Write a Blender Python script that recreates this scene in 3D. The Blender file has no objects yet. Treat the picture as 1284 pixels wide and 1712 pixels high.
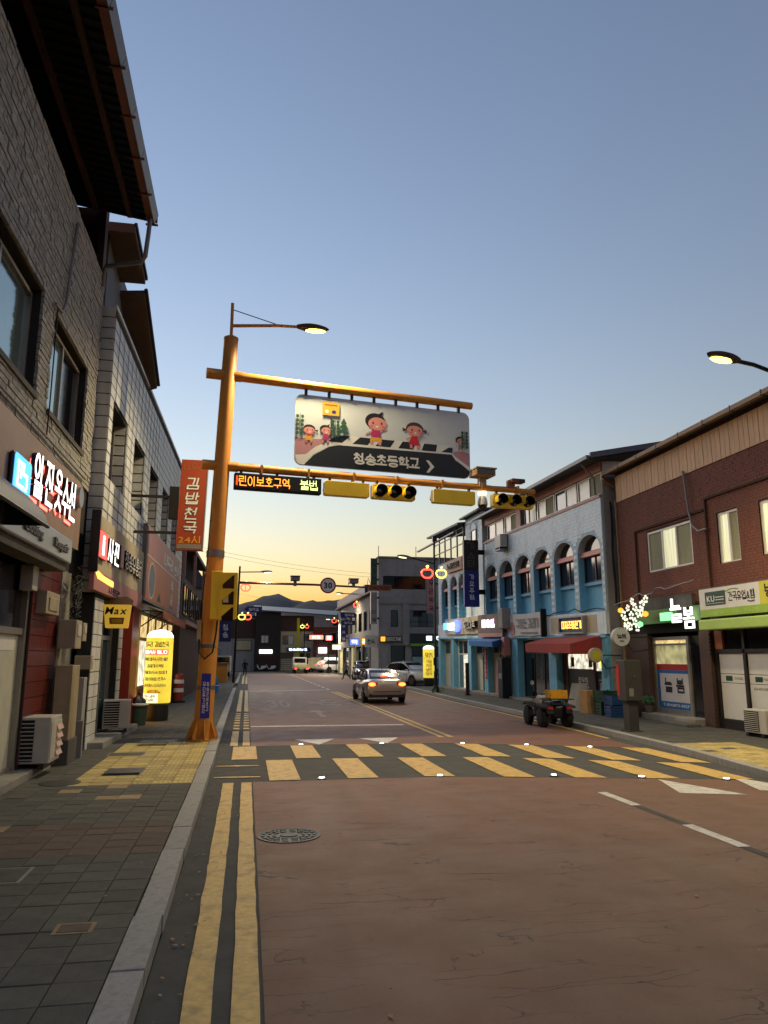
import bpy, bmesh, math, random
from mathutils import Vector, Matrix
RAD = math.radians
rnd = random.Random(11)
sc = bpy.context.scene
COL = sc.collection

# ------------------------------------------------------------------ camera, sky, sun, exposure
cam = bpy.data.cameras.new('camera')
cam.sensor_fit = 'HORIZONTAL'; cam.sensor_width = 36.0; cam.lens = 36.0*1250/1284
cam.clip_start = 0.05; cam.clip_end = 6000
camo = bpy.data.objects.new('camera', cam); COL.objects.link(camo)
camo.location = (0, 0, 2.0); camo.rotation_euler = (RAD(90+10.957), 0, -RAD(10.24))
sc.camera = camo

SUN_EL, SUN_AZ = -1.5, -24.0
world = bpy.data.worlds.new('World'); sc.world = world; world.use_nodes = True
wn = world.node_tree
sky = wn.nodes.new('ShaderNodeTexSky'); sky.sky_type = 'NISHITA'; sky.sun_disc = False
sky.sun_elevation = RAD(SUN_EL); sky.sun_rotation = RAD(SUN_AZ)
sky.air_density = 1.3; sky.dust_density = 1.8; sky.ozone_density = 1.52
wn.links.new(sky.outputs[0], wn.nodes['Background'].inputs[0])
wn.nodes['Background'].inputs[1].default_value = 2.12

sun = bpy.data.lights.new('sun', 'SUN'); sun.energy = 1.0; sun.angle = RAD(50); sun.color = (1.0, .88, .80)
suno = bpy.data.objects.new('sun', sun); COL.objects.link(suno)
suno.rotation_euler = (RAD(90-20), 0, RAD(180-SUN_AZ)); suno.location = (0, 60, 40)   # last afterglow along the street

sc.view_settings.view_transform = 'Standard'; sc.view_settings.look = 'None'
sc.view_settings.gamma = 1.0; sc.view_settings.exposure = 0.25
sc.view_settings.use_curve_mapping = False
sc.cycles.use_denoising = True
sc.cycles.use_adaptive_sampling = True; sc.cycles.adaptive_threshold = 0.015
sc.cycles.max_bounces = 5; sc.cycles.diffuse_bounces = 3; sc.cycles.glossy_bounces = 3
sc.cycles.transmission_bounces = 3; sc.cycles.transparent_max_bounces = 6
sc.cycles.caustics_reflective = False; sc.cycles.caustics_refractive = False
sc.cycles.sample_clamp_indirect = 4.0

# ------------------------------------------------------------------ helpers
def lin(v):
    v /= 255.0
    return v/12.92 if v <= .04045 else ((v+.055)/1.055)**2.4
def rgb(r, g, b): return (lin(r), lin(g), lin(b), 1.0)

MATS = {}
def M(name, col, rough=.75, metal=0.0, var=.18, scale=4.0, bump=0.0, bscale=60.0, rand=0.0, ior=1.45, dirt=0.0, coat=0.0, stretch=(1,1,1)):
    """procedural surface: base colour with two octaves of mottling, optional relief and grime"""
    m = bpy.data.materials.new(name); m.use_nodes = True
    nt = m.node_tree; N = nt.nodes; L = nt.links; b = N['Principled BSDF']
    b.inputs['Roughness'].default_value = rough; b.inputs['Metallic'].default_value = metal
    b.inputs['IOR'].default_value = ior
    if coat: b.inputs['Coat Weight'].default_value = coat
    tc = N.new('ShaderNodeTexCoord'); mp = N.new('ShaderNodeMapping'); mp.inputs['Scale'].default_value = stretch
    L.new(tc.outputs['Object'], mp.inputs[0])
    n1 = N.new('ShaderNodeTexNoise'); n1.inputs['Scale'].default_value = scale; n1.inputs['Detail'].default_value = 6
    n1.inputs['Roughness'].default_value = .65
    L.new(mp.outputs[0], n1.inputs['Vector'])
    mr = N.new('ShaderNodeMapRange'); mr.inputs[1].default_value = .3; mr.inputs[2].default_value = .7
    mr.inputs[3].default_value = 1-var; mr.inputs[4].default_value = 1+var
    L.new(n1.outputs[0], mr.inputs[0])
    val = mr.outputs[0]
    if rand:
        oi = N.new('ShaderNodeObjectInfo'); m2 = N.new('ShaderNodeMapRange')
        m2.inputs[3].default_value = 1-rand; m2.inputs[4].default_value = 1+rand
        L.new(oi.outputs['Random'], m2.inputs[0])
        mm = N.new('ShaderNodeMath'); mm.operation = 'MULTIPLY'
        L.new(val, mm.inputs[0]); L.new(m2.outputs[0], mm.inputs[1]); val = mm.outputs[0]
    vm = N.new('ShaderNodeVectorMath'); vm.operation = 'SCALE'; vm.inputs[0].default_value = col[:3]
    L.new(val, vm.inputs['Scale']); out = vm.outputs[0]
    if dirt:
        n2 = N.new('ShaderNodeTexNoise'); n2.inputs['Scale'].default_value = scale*.35; n2.inputs['Detail'].default_value = 8
        mp2 = N.new('ShaderNodeMapping'); mp2.inputs['Scale'].default_value = (1, 1, .25); L.new(tc.outputs['Object'], mp2.inputs[0])
        L.new(mp2.outputs[0], n2.inputs['Vector'])
        m3 = N.new('ShaderNodeMapRange'); m3.inputs[1].default_value = .48; m3.inputs[2].default_value = .72; m3.inputs[4].default_value = dirt
        L.new(n2.outputs[0], m3.inputs[0])
        mx = N.new('ShaderNodeMix'); mx.data_type = 'RGBA'; mx.inputs[7].default_value = rgb(58, 54, 48)
        L.new(m3.outputs[0], mx.inputs[0]); L.new(out, mx.inputs[6]); out = mx.outputs[2]
    L.new(out, b.inputs['Base Color'])
    if bump:
        n3 = N.new('ShaderNodeTexNoise'); n3.inputs['Scale'].default_value = bscale; n3.inputs['Detail'].default_value = 4
        L.new(mp.outputs[0], n3.inputs['Vector'])
        bp = N.new('ShaderNodeBump'); bp.inputs['Strength'].default_value = bump; bp.inputs['Distance'].default_value = .02
        L.new(n3.outputs[0], bp.inputs['Height']); L.new(bp.outputs[0], b.inputs['Normal'])
    MATS[name] = m
    return m
def E(name, col, strength, var=0.0, stretch=(1, 1, 1), scale=3.0):
    m = bpy.data.materials.new(name); m.use_nodes = True
    b = m.node_tree.nodes['Principled BSDF']; N = m.node_tree.nodes; L = m.node_tree.links
    if var:
        tc = N.new('ShaderNodeTexCoord'); mp = N.new('ShaderNodeMapping'); mp.inputs['Scale'].default_value = stretch; L.new(tc.outputs['Object'], mp.inputs[0])
        n = N.new('ShaderNodeTexNoise'); n.inputs['Scale'].default_value = scale; n.inputs['Detail'].default_value = 3; L.new(mp.outputs[0], n.inputs['Vector'])
        mr = N.new('ShaderNodeMapRange'); mr.inputs[1].default_value = .35; mr.inputs[2].default_value = .65; mr.inputs[3].default_value = strength*(1-var); mr.inputs[4].default_value = strength*(1+var)
        L.new(n.outputs[0], mr.inputs[0]); L.new(mr.outputs[0], b.inputs['Emission Strength'])
    b.inputs['Base Color'].default_value = (col[0]*.6, col[1]*.6, col[2]*.6, 1); b.inputs['Roughness'].default_value = .4
    b.inputs['Emission Color'].default_value = col; b.inputs['Emission Strength'].default_value = strength
    MATS[name] = m
    return m

CUBE_F = [(0,3,2,1),(4,5,6,7),(0,1,5,4),(1,2,6,5),(2,3,7,6),(3,0,4,7)]
class MB:
    """collects shapes, optionally through a frame map T, and links them as ONE mesh object"""
    def __init__(s, T=None): s.v = []; s.f = []; s.T = T; s.mi = []; s.cur = 0
    def add(s, vs, fs):
        b = len(s.v)
        s.v += [s.T(*p) if s.T else tuple(p) for p in vs]
        s.f += [tuple(b+i for i in f) for f in fs]; s.mi += [s.cur]*len(fs)
        return s
    def box(s, x0, x1, y0, y1, z0, z1):
        return s.add([(x0,y0,z0),(x1,y0,z0),(x1,y1,z0),(x0,y1,z0),(x0,y0,z1),(x1,y0,z1),(x1,y1,z1),(x0,y1,z1)], CUBE_F)
    def hexa(s, p): return s.add(p, CUBE_F)
    def prism(s, poly, d0, d1, ax=1):
        """polygon in the two axes other than ax, extruded along ax from d0 to d1"""
        n = len(poly); vs = []
        for d in (d0, d1):
            for a, b in poly:
                vs.append((d,a,b) if ax == 0 else (a,d,b) if ax == 1 else (a,b,d))
        fs = [tuple(range(n)), tuple(range(2*n-1, n-1, -1))]
        fs += [(i, (i+1) % n, n+(i+1) % n, n+i) for i in range(n)]
        return s.add(vs, fs)
    def tube(s, pts, r, n=8, caps=True, closed=False):
        pts = [Vector(p) for p in pts]; k = len(pts); vs = []; fs = []
        rs = r if isinstance(r, (list, tuple)) else [r]*k
        ref = None
        for i, p in enumerate(pts):
            if closed: t = pts[(i+1) % k]-pts[i-1]
            else: t = pts[min(i+1, k-1)]-pts[max(i-1, 0)]
            t.normalize()
            if ref is None:
                ref = Vector((0, 0, 1)) if abs(t.z) < .9 else Vector((1, 0, 0))
            a = t.cross(ref).normalized(); b = a.cross(t).normalized(); ref = b
            for j in range(n):
                q = 2*math.pi*j/n
                vs.append(tuple(p+(a*math.cos(q)+b*math.sin(q))*rs[i]))
        m = k if closed else k-1
        for i in range(m):
            for j in range(n):
                fs.append((i*n+j, i*n+(j+1) % n, ((i+1) % k)*n+(j+1) % n, ((i+1) % k)*n+j))
        if caps and not closed: fs += [tuple(range(n-1, -1, -1)), tuple(range((k-1)*n, k*n))]
        return s.add(vs, fs)
    def lathe(s, prof, c=(0,0,0), n=16, ax='z'):
        vs = []; fs = []; k = len(prof)
        for r, h in prof:
            for j in range(n):
                q = 2*math.pi*j/n; a, b = r*math.cos(q), r*math.sin(q)
                p = (a, b, h) if ax == 'z' else (h, a, b) if ax == 'x' else (a, h, b)
                vs.append((c[0]+p[0], c[1]+p[1], c[2]+p[2]))
        for i in range(k-1):
            for j in range(n): fs.append((i*n+j, i*n+(j+1) % n, (i+1)*n+(j+1) % n, (i+1)*n+j))
        fs += [tuple(range(n-1, -1, -1)), tuple(range((k-1)*n, k*n))]
        return s.add(vs, fs)
    def mesh(s, name, mats, smooth=False, off=(0,0,0)):
        me = bpy.data.meshes.new(name)
        me.from_pydata([(v[0]-off[0], v[1]-off[1], v[2]-off[2]) for v in s.v], [], s.f)
        for m in (mats if isinstance(mats, (list, tuple)) else [mats]): me.materials.append(MATS[m] if isinstance(m, str) else m)
        if any(s.mi): me.polygons.foreach_set('material_index', s.mi)
        bm = bmesh.new(); bm.from_mesh(me); bmesh.ops.recalc_face_normals(bm, faces=bm.faces); bm.to_mesh(me); bm.free()
        if smooth:
            me.shade_smooth(); me.set_sharp_from_angle(angle=RAD(smooth if smooth is not True else 40))
        return me
    def obj(s, name, mats, parent=None, smooth=False, bevel=0, **props):
        off = parent['_o'] if parent is not None and '_o' in parent else (0, 0, 0)
        return link(name, s.mesh(name, mats, smooth, off), parent, bevel, off, **props)
def link(name, me, parent=None, bevel=0, off=(0,0,0), **props):
    o = bpy.data.objects.new(name, me); COL.objects.link(o)
    if parent is not None: o.parent = parent
    if parent is not None: o['_o'] = tuple(off)
    if bevel:
        b = o.modifiers.new('bevel', 'BEVEL'); b.width = bevel; b.segments = 2; b.limit_method = 'ANGLE'
    for k, v in props.items(): o[k] = v
    return o
def thing(name, label, cat, loc=(0,0,0), rotz=0.0, group=None, local=False):
    """an Empty at the thing's base; its parts are given in world metres unless local"""
    o = bpy.data.objects.new(name, None); COL.objects.link(o); o.empty_display_size = .2
    o.location = loc; o.rotation_euler = (0, 0, rotz)
    o['label'] = label; o['category'] = cat
    if group: o['group'] = group
    o['_o'] = (0, 0, 0) if local else tuple(loc)
    return o
def tag(o, label, cat, group=None):
    o['label'] = label; o['category'] = cat
    if group: o['group'] = group
    return o
def copy_tree(o, parent=None):
    c = o.copy(); COL.objects.link(c); c.parent = parent
    for ch in list(o.children): copy_tree(ch, c)
    return c

def TL(X0, slope=0.0, u0=0.0):       # left-hand facade: u runs up the street, d out of the wall
    return lambda u, d, z: (X0+slope*(u-u0)+d, u, z)
def TR(X0, shear=0.0, u0=0.0):       # right-hand facade
    return lambda u, d, z: (X0-d, u, z+shear*(u-u0))
def TF(Y0):                          # facade facing back down the street
    return lambda u, d, z: (u, Y0-d, z)

_fc = {}
_TC = bpy.data.curves.new('text', 'FONT'); _TC.resolution_u = 3
_TO = bpy.data.objects.new('text', _TC); COL.objects.link(_TO)
_O = [(.5+.5*math.sin(2*math.pi*k/14), .5+.5*math.cos(2*math.pi*k/14)) for k in range(15)]
def _sub(st, x0, x1, y0, y1): return [[(x0+(x1-x0)*x, y0+(y1-y0)*y) for x, y in p] for p in st]
CONS = {'ㄱ': [[(0,1),(1,1),(.92,0)]], 'ㄴ': [[(0,1),(0,0),(1,0)]], 'ㄷ': [[(1,1),(0,1),(0,0),(1,0)]], 'ㄹ': [[(0,1),(1,1),(1,.5),(0,.5),(0,0),(1,0)]],
        'ㅁ': [[(0,0),(0,1),(1,1),(1,0),(0,0)]], 'ㅂ': [[(0,1),(0,0),(1,0),(1,1)], [(0,.5),(1,.5)]], 'ㅅ': [[(.5,1),(.42,.55),(0,0)], [(.48,.62),(1,0)]], 'ㅇ': [_O],
        'ㅈ': [[(0,1),(1,1)], [(.55,1),(.42,.5),(0,0)], [(.5,.6),(1,0)]], 'ㅊ': [[(.35,1),(.65,1)], [(0,.76),(1,.76)], [(.52,.76),(.42,.4),(0,0)], [(.5,.45),(1,0)]],
        'ㅋ': [[(0,1),(1,1),(.92,0)], [(0,.52),(.95,.52)]], 'ㅌ': [[(1,1),(0,1),(0,0),(1,0)], [(0,.5),(1,.5)]], 'ㅍ': [[(0,1),(1,1)], [(.28,1),(.28,0)], [(.72,1),(.72,0)], [(0,0),(1,0)]],
        'ㅎ': [[(.35,1),(.65,1)], [(0,.78),(1,.78)], _sub([_O], .15, .85, 0, .6)[0]]}
for d_, s_ in (('ㄲ', 'ㄱ'), ('ㄸ', 'ㄷ'), ('ㅃ', 'ㅂ'), ('ㅆ', 'ㅅ'), ('ㅉ', 'ㅈ')): CONS[d_] = _sub(CONS[s_], 0, .42, 0, 1)+_sub(CONS[s_], .58, 1, 0, 1)
LEAD = 'ㄱㄲㄴㄷㄸㄹㅁㅂㅃㅅㅆㅇㅈㅉㅊㅋㅌㅍㅎ'
TAIL = [None]+['ㄱ','ㄲ','ㄱㅅ','ㄴ','ㄴㅈ','ㄴㅎ','ㄷ','ㄹ','ㄹㄱ','ㄹㅁ','ㄹㅂ','ㄹㅅ','ㄹㅌ','ㄹㅍ','ㄹㅎ','ㅁ','ㅂ','ㅂㅅ','ㅅ','ㅆ','ㅇ','ㅈ','ㅊ','ㅋ','ㅌ','ㅍ','ㅎ']
# vowel: (strokes right of the lead), (strokes under the lead)
VR = {0: 'a', 1: 'ae', 2: 'ya', 3: 'yae', 4: 'eo', 5: 'e', 6: 'yeo', 7: 'ye', 9: 'a', 10: 'ae', 11: 'i', 14: 'eo', 15: 'e', 16: 'i', 19: 'i', 20: 'i'}
VU = {8: 'o', 9: 'o', 10: 'o', 11: 'o', 12: 'yo', 13: 'u', 14: 'u', 15: 'u', 16: 'u', 17: 'yu', 18: 'eu', 19: 'eu'}
def _vr(k, top, bot):
    m = (top+bot)/2; q = (top-bot)*.16; x = .84 if k not in ('ae', 'e', 'yae', 'ye') else .94; S = [[(x, top), (x, bot)]]
    if k in ('ae', 'yae', 'e', 'ye'): S.append([(x-.2, top), (x-.2, bot)])
    ys = (m,) if k in ('a', 'ae', 'eo', 'e') else (m+q, m-q) if k != 'i' else ()
    for y in ys:
        if k in ('a', 'ya'): S.append([(x, y), (1.0, y)])
        elif k in ('ae', 'yae'): S.append([(x-.2, y), (x, y)])
        elif k in ('eo', 'yeo'): S.append([(x-.2, y), (x, y)])
        else: S.append([(x-.36, y), (x-.2, y)])
    return S
def hangul(ch):
    c = ord(ch)-0xAC00; l, v, t = c//588, (c % 588)//28, c % 28
    lo = .40 if t else 0.0
    S = []; right = v in VR; under = v in VU
    x1 = (.5 if VR.get(v) in ('ae', 'e', 'yae', 'ye', 'eo', 'yeo') else .58) if right else .86
    x0 = .04 if right else .14
    yb = lo+((1-lo)*.42 if under else .04)
    S += _sub(CONS[LEAD[l]], x0, x1, yb, .97)
    if under:
        k = VU[v]; base = lo+((1-lo)*.1 if k in ('o', 'yo') else (1-lo)*.25); xe = .64 if right else 1.0
        S.append([(0, base), (xe, base)]); xm = xe/2
        for dx in ((0,) if k in ('o', 'u') else (-.16, .16) if k in ('yo', 'yu') else ()):
            S.append([(xm+dx, base), (xm+dx, base+(1-lo)*.22)] if k in ('o', 'yo') else [(xm+dx, base), (xm+dx, lo if t else 0)])
    if right: S += _vr(VR[v], 1.0, lo+.0 if t else 0.0)
    if t:
        tl = TAIL[t]; n = len(tl)
        for i, q in enumerate(tl): S += _sub(CONS[q], .16+i*.84/n, .16+(i+1)*.84/n-(.12 if n > 1 and i == 0 else .0), 0, .29)
    return S
def glyph(ch, bold):
    key = (ch, round(bold, 4))
    if key in _fc: return _fc[key]
    if 0xAC00 <= ord(ch) <= 0xD7A3:
        sw = .055+bold*1.1; vs = []; fs = []
        for pl in hangul(ch):
            for (ax, ay), (bx, by) in zip(pl, pl[1:]):
                dx, dy = bx-ax, by-ay; L = math.hypot(dx, dy)
                if L < 1e-6: continue
                dx /= L; dy /= L; e = sw*.9 if len(pl) < 10 else sw*.3; n = len(vs)
                for px, py, sx, sy in ((ax, ay, -1, -1), (bx, by, 1, -1), (bx, by, 1, 1), (ax, ay, -1, 1)):
                    vs.append((px+dx*e*sx-dy*sw*sy, py+dy*e*sx+dx*sw*sy))
                fs.append((n, n+1, n+2, n+3))
        r = (vs, fs, 1.16)
    else:
        _TC.offset = bold; _TC.body = ch
        dg = bpy.context.evaluated_depsgraph_get(); dg.update()
        ev = _TO.evaluated_get(dg); me = ev.to_mesh()
        vs = [(v.co.x*1.25, v.co.y*1.25) for v in me.vertices]; fs = [tuple(p.vertices) for p in me.polygons]
        ev.to_mesh_clear()
        if vs:
            m0 = min(v[0] for v in vs); vs = [(v[0]-m0, v[1]) for v in vs]; r = (vs, fs, max(v[0] for v in vs)+.13)
        else: r = (vs, fs, .45)
    _fc[key] = r
    return r
def layout(body, bold):
    vs = []; fs = []; lv = []
    lines = body.split('\n'); widths = []
    for ln in lines: widths.append(sum(glyph(c, bold)[2] for c in ln))
    W = max(widths)
    for k, ln in enumerate(lines):
        x = (W-widths[k])/2; y = -1.3*k
        for c in ln:
            g, f, a = glyph(c, bold); n = len(vs)
            vs += [(p[0]+x, p[1]+y) for p in g]; fs += [tuple(n+i for i in q) for q in f]; x += a
    return vs, fs
def text(body, T, u, z, w, h, mat, parent, d=0.0, ext=.01, bold=.012, flip=False, name='lettering', slant=0.0, **props):
    """lettering centred at (u, z) of a facade frame, w x h metres, standing ext proud of d"""
    vs, fs = layout(body, bold)
    x0 = min(v[0] for v in vs); x1 = max(v[0] for v in vs); y0 = min(v[1] for v in vs); y1 = max(v[1] for v in vs)
    sg = -1 if flip else 1
    def mp(v, dd):
        a = ((v[0]-x0)/(x1-x0)-.5)*w; b = ((v[1]-y0)/(y1-y0)-.5)*h
        a += slant*b
        return T(u+sg*a, dd, z+b)
    mb = MB(); n = len(vs)
    lift = [0.0]*n
    for k, f in enumerate(fs):
        if len(f) == 4 and f[3]-f[0] == 3:
            for i in f: lift[i] = (k % 7)*min(.0004, ext*.06)
    front = [mp(v, d+ext+lift[i]) for i, v in enumerate(vs)]
    cnt = {}
    for f in fs:
        for i in range(len(f)):
            e = (f[i], f[(i+1) % len(f)]); cnt[e] = 1
    side = [e for e in cnt if (e[1], e[0]) not in cnt]
    mb.v = front+[mp(v, d) for v in vs]
    mb.f = list(fs)+[(a, b, b+n, a+n) for a, b in side]
    mb.mi = [0]*len(mb.f)
    me = bpy.data.meshes.new(name)
    off = parent['_o'] if parent is not None and '_o' in parent else (0, 0, 0)
    me.from_pydata([(v[0]-off[0], v[1]-off[1], v[2]-off[2]) for v in mb.v], [], mb.f)
    me.materials.append(MATS[mat])
    return link(name, me, parent, 0, off, **props)

def wall_holes(mb, u0, u1, z0, z1, d0, d1, holes):
    us = sorted({u0, u1, *[min(max(h[i], u0), u1) for h in holes for i in (0, 1)]})
    zs = sorted({z0, z1, *[min(max(h[i], z0), z1) for h in holes for i in (2, 3)]})
    for a, b in zip(us, us[1:]):
        col = []
        for c, e in zip(zs, zs[1:]):
            m, k = (a+b)/2, (c+e)/2
            if any(h[0] < m < h[1] and h[2] < k < h[3] for h in holes): continue
            if col and abs(col[-1][1]-c) < 1e-6: col[-1][1] = e
            else: col.append([c, e])
        for c, e in col: mb.box(a, b, d0, d1, c, e)
    return mb
def window(T, u0, u1, z0, z1, d, parent, frame='white_frame', glass='glass', n=2, fr=.05, rail=None, dep=.06, lit=None):
    """sliding window: frame part with n panes as sub-parts; d is the depth of the glass plane"""
    mb = MB(T)
    mb.box(u0, u1, d-dep/2, d+dep/2, z0, z0+fr).box(u0, u1, d-dep/2, d+dep/2, z1-fr, z1)
    mb.box(u0, u0+fr, d-dep/2, d+dep/2, z0+fr, z1-fr).box(u1-fr, u1, d-dep/2, d+dep/2, z0+fr, z1-fr)
    w = (u1-u0-2*fr)/n
    for i in range(1, n): mb.box(u0+fr+i*w-fr*.5, u0+fr+i*w+fr*.5, d-dep/2, d+dep/2, z0+fr, z1-fr)
    if rail: mb.box(u0+fr, u1-fr, d-dep*.4, d+dep*.4, rail-fr*.5, rail+fr*.5)
    wo = mb.obj('window', frame, parent)
    for i in range(n):
        g = glass[i % len(glass)] if isinstance(glass, (list, tuple)) else glass
        MB(T).box(u0+fr+i*w-.004, u0+fr+(i+1)*w+.004, d-.008-.006*(i % 2), d-.002-.006*(i % 2), z0+fr-.004, z1-fr+.004).obj('pane', g, wo)
    return wo

# ------------------------------------------------------------------ materials
M('asphalt', rgb(74, 74, 70), .85, var=.25, scale=3, bump=.5, bscale=220, dirt=.25)
M('ground_soil', rgb(80, 76, 68), .95, var=.3, scale=.5)
M('yellow_paint', rgb(204, 170, 94), .6, var=.2, scale=16, bump=.3, bscale=160, dirt=.42)
M('worn_paint', rgb(158, 138, 126), .7, var=.3, scale=9, bump=.3, bscale=160, dirt=.6)
M('white_paint', rgb(205, 203, 192), .6, var=.16, scale=18, bump=.3, bscale=160, dirt=.45)
M('paver_grey', rgb(84, 83, 75), .85, var=.22, scale=6, bump=.4, bscale=120, rand=.16, dirt=.3)
M('paver_red', rgb(94, 80, 70), .85, var=.2, scale=6, bump=.4, bscale=120, rand=.14, dirt=.3)
M('paver_cream', rgb(150, 130, 100), .85, var=.2, scale=6, bump=.4, bscale=120, rand=.1)
M('paver_yellow', rgb(178, 160, 100), .75, var=.26, scale=9, bump=.3, bscale=90, rand=.22, dirt=.65)
M('kerb_granite', rgb(150, 149, 144), .7, var=.12, scale=30, bump=.25, bscale=200, rand=.07, dirt=.25)
M('concrete', rgb(140, 137, 128), .85, var=.18, scale=3, bump=.3, bscale=50, dirt=.4)
M('concrete_dark', rgb(88, 86, 80), .85, var=.2, scale=3, bump=.3, bscale=50, dirt=.4)
M('iron_cover', rgb(74, 73, 69), .5, .6, var=.3, scale=12, bump=.3, bscale=90)
M('brick_grey', rgb(160, 157, 149), .9, var=.25, scale=9, bump=.45, bscale=30, rand=.16, dirt=.2)
M('mortar_dark', rgb(52, 49, 44), .95, var=.2, scale=8)
M('tile_pale', rgb(202, 202, 196), .45, var=.12, scale=5, bump=.1, bscale=60, rand=.1, dirt=.4)
M('joint_black', rgb(46, 45, 43), .9, var=.1)
M('brick_red', rgb(118, 71, 55), .85, var=.3, scale=11, bump=.6, bscale=60, dirt=.25)
M('mortar_brown', rgb(66, 46, 38), .95, var=.2, scale=8)
M('tile_maroon', rgb(96, 38, 34), .4, var=.15, scale=6, rand=.1)
M('blue_tile', rgb(216, 231, 235), .55, var=.12, scale=4, bump=.2, bscale=60, dirt=.22)
M('blue_wall', rgb(112, 178, 208), .65, var=.12, scale=3, bump=.2, bscale=40, dirt=.25)
M('blue_joint', rgb(176, 200, 208), .8, var=.1)
M('salmon', rgb(206, 128, 104), .6, var=.12)
M('pink_trim', rgb(178, 130, 118), .6, var=.15, dirt=.3)
M('timber_clad', rgb(208, 168, 128), .7, var=.16, scale=5, stretch=(3, 3, .4), dirt=.15)
M('dark_wood', rgb(70, 48, 38), .7, var=.25, scale=5, stretch=(4, 4, .5))
M('white_frame', rgb(210, 208, 200), .4, var=.06)
M('alu_frame', rgb(150, 146, 138), .4, .5, var=.1)
M('dark_frame', rgb(42, 38, 36), .45, .2, var=.1)
M('grey_steel', rgb(120, 120, 122), .45, .7, var=.12)
M('silver_panel', rgb(168, 176, 186), .3, .75, var=.08, scale=2)
M('sign_taupe', rgb(168, 142, 126), .55, .1, var=.08, scale=2, dirt=.2)
M('sign_beige', rgb(186, 172, 142), .6, var=.1, scale=2, dirt=.3)
M('sign_brown', rgb(92, 76, 64), .55, var=.1)
M('black_plastic', rgb(28, 28, 30), .45, var=.1)
M('black_matte', rgb(14, 14, 15), .8, var=.1)
M('rubber', rgb(26, 25, 24), .85, var=.2, scale=20, bump=.3, bscale=60)
M('signal_ochre', rgb(202, 136, 52), .5, var=.1, scale=3, dirt=.25, bump=.05, bscale=30)
M('signal_yellow', rgb(236, 200, 48), .42, var=.06, scale=2, dirt=.15)
M('post_black', rgb(30, 31, 33), .4, .3, var=.1)
M('gantry_rust', rgb(116, 66, 44), .5, .2, var=.12)
M('signal_lens', rgb(20, 18, 16), .12, ior=1.6, var=.1)
M('glass', rgb(40, 52, 56), .06, var=.05, ior=2.0)
M('glass_teal', rgb(150, 172, 170), .08, .7, var=.06, scale=1, ior=2.0)
M('glass_dark', rgb(16, 18, 22), .08, var=.1, ior=1.7)
M('glass_blue', rgb(28, 40, 60), .07, var=.1, ior=1.9)
M('glass_pale', rgb(205, 204, 184), .25, var=.08, ior=1.5)
M('curtain', rgb(150, 148, 118), .9, var=.15, stretch=(6, 6, .5))
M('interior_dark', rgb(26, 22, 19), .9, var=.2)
M('roof_metal', rgb(40, 46, 52), .5, .4, var=.15)
M('roof_grey', rgb(92, 96, 100), .5, .3, var=.12)
M('roof_slate', rgb(66, 70, 76), .6, .1, var=.15)
M('gutter_brown', rgb(122, 76, 54), .45, var=.12, rand=.06)
M('gutter_grey', rgb(128, 126, 124), .45, .2, var=.12, rand=.06)
M('pipe_grey', rgb(128, 124, 122), .5, var=.12)
M('soffit_beige', rgb(150, 124, 96), .7, var=.12)
M('soffit_dark', rgb(94, 82, 68), .8, var=.12)
M('fascia_dark', rgb(104, 64, 40), .7, var=.14)
M('fascia_orange', rgb(146, 82, 44), .6, var=.14)
M('stucco_blue', rgb(126, 132, 142), .85, var=.1, scale=6, bump=.3, bscale=90)
M('stucco_grey', rgb(150, 148, 144), .85, var=.12, scale=3, bump=.2, bscale=60, dirt=.3)
M('stucco_cream', rgb(190, 178, 142), .85, var=.12, scale=3, dirt=.3)
M('ac_white', rgb(188, 184, 174), .5, var=.08, scale=3, dirt=.3)
M('ac_pink', rgb(206, 176, 162), .5, var=.06)
M('board_white', rgb(206, 206, 202), .5, var=.05, dirt=.08)
M('board_dark', rgb(38, 46, 44), .5, var=.08)
M('red_fabric', rgb(156, 60, 54), .85, var=.14, scale=5, dirt=.2)
M('blue_fabric', rgb(40, 104, 164), .8, var=.14, scale=5)
M('green_dark', rgb(44, 62, 52), .6, var=.15)
M('brown_canvas', rgb(150, 92, 70), .8, var=.14)
M('orange_board', rgb(150, 60, 26), .55, var=.08, scale=2, dirt=.15)
M('pinkish_board', rgb(186, 112, 84), .5, var=.1, scale=1.5, dirt=.15)
M('pink_board', rgb(176, 116, 112), .5, var=.1, scale=2)
M('red_column', rgb(134, 38, 26), .5, var=.12, dirt=.2)
M('beer_gold', rgb(206, 156, 34), .4, var=.08)
M('lime', rgb(140, 176, 54), .5, var=.08, scale=2, dirt=.1)
M('lime_yellow', rgb(196, 190, 40), .5, var=.08)
M('lime_pale', rgb(158, 188, 92), .5, var=.08, dirt=.1)
M('green_sign', rgb(70, 112, 44), .5, var=.1)
M('green_deep', rgb(28, 62, 44), .5, var=.1)
M('banner_white', rgb(206, 202, 198), .8, var=.06)
M('ink_dark', rgb(34, 32, 34), .7, var=.05)
M('ink_red', rgb(178, 36, 34), .7, var=.05)
M('ink_white', rgb(222, 220, 212), .6, var=.05)
M('ink_grey', rgb(120, 118, 114), .6, var=.05)
M('ink_navy', rgb(30, 40, 72), .6, var=.05)
M('ink_gold', rgb(214, 150, 40), .6, var=.05)
M('road_blue', rgb(34, 48, 122), .5, var=.08)
M('navy_sign', rgb(30, 38, 84), .5, var=.08)
M('plaque_blue', rgb(36, 40, 150), .45, var=.06)
M('car_silver', rgb(178, 168, 160), .3, .6, var=.04, coat=.6)
M('car_white', rgb(218, 216, 212), .3, .0, var=.03, coat=.8)
M('car_black', rgb(30, 30, 34), .25, .3, var=.05, coat=.8)
M('truck_white', rgb(190, 188, 176), .45, var=.06, dirt=.15)
M('rim_metal', rgb(126, 124, 122), .35, .8, var=.1)
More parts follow.
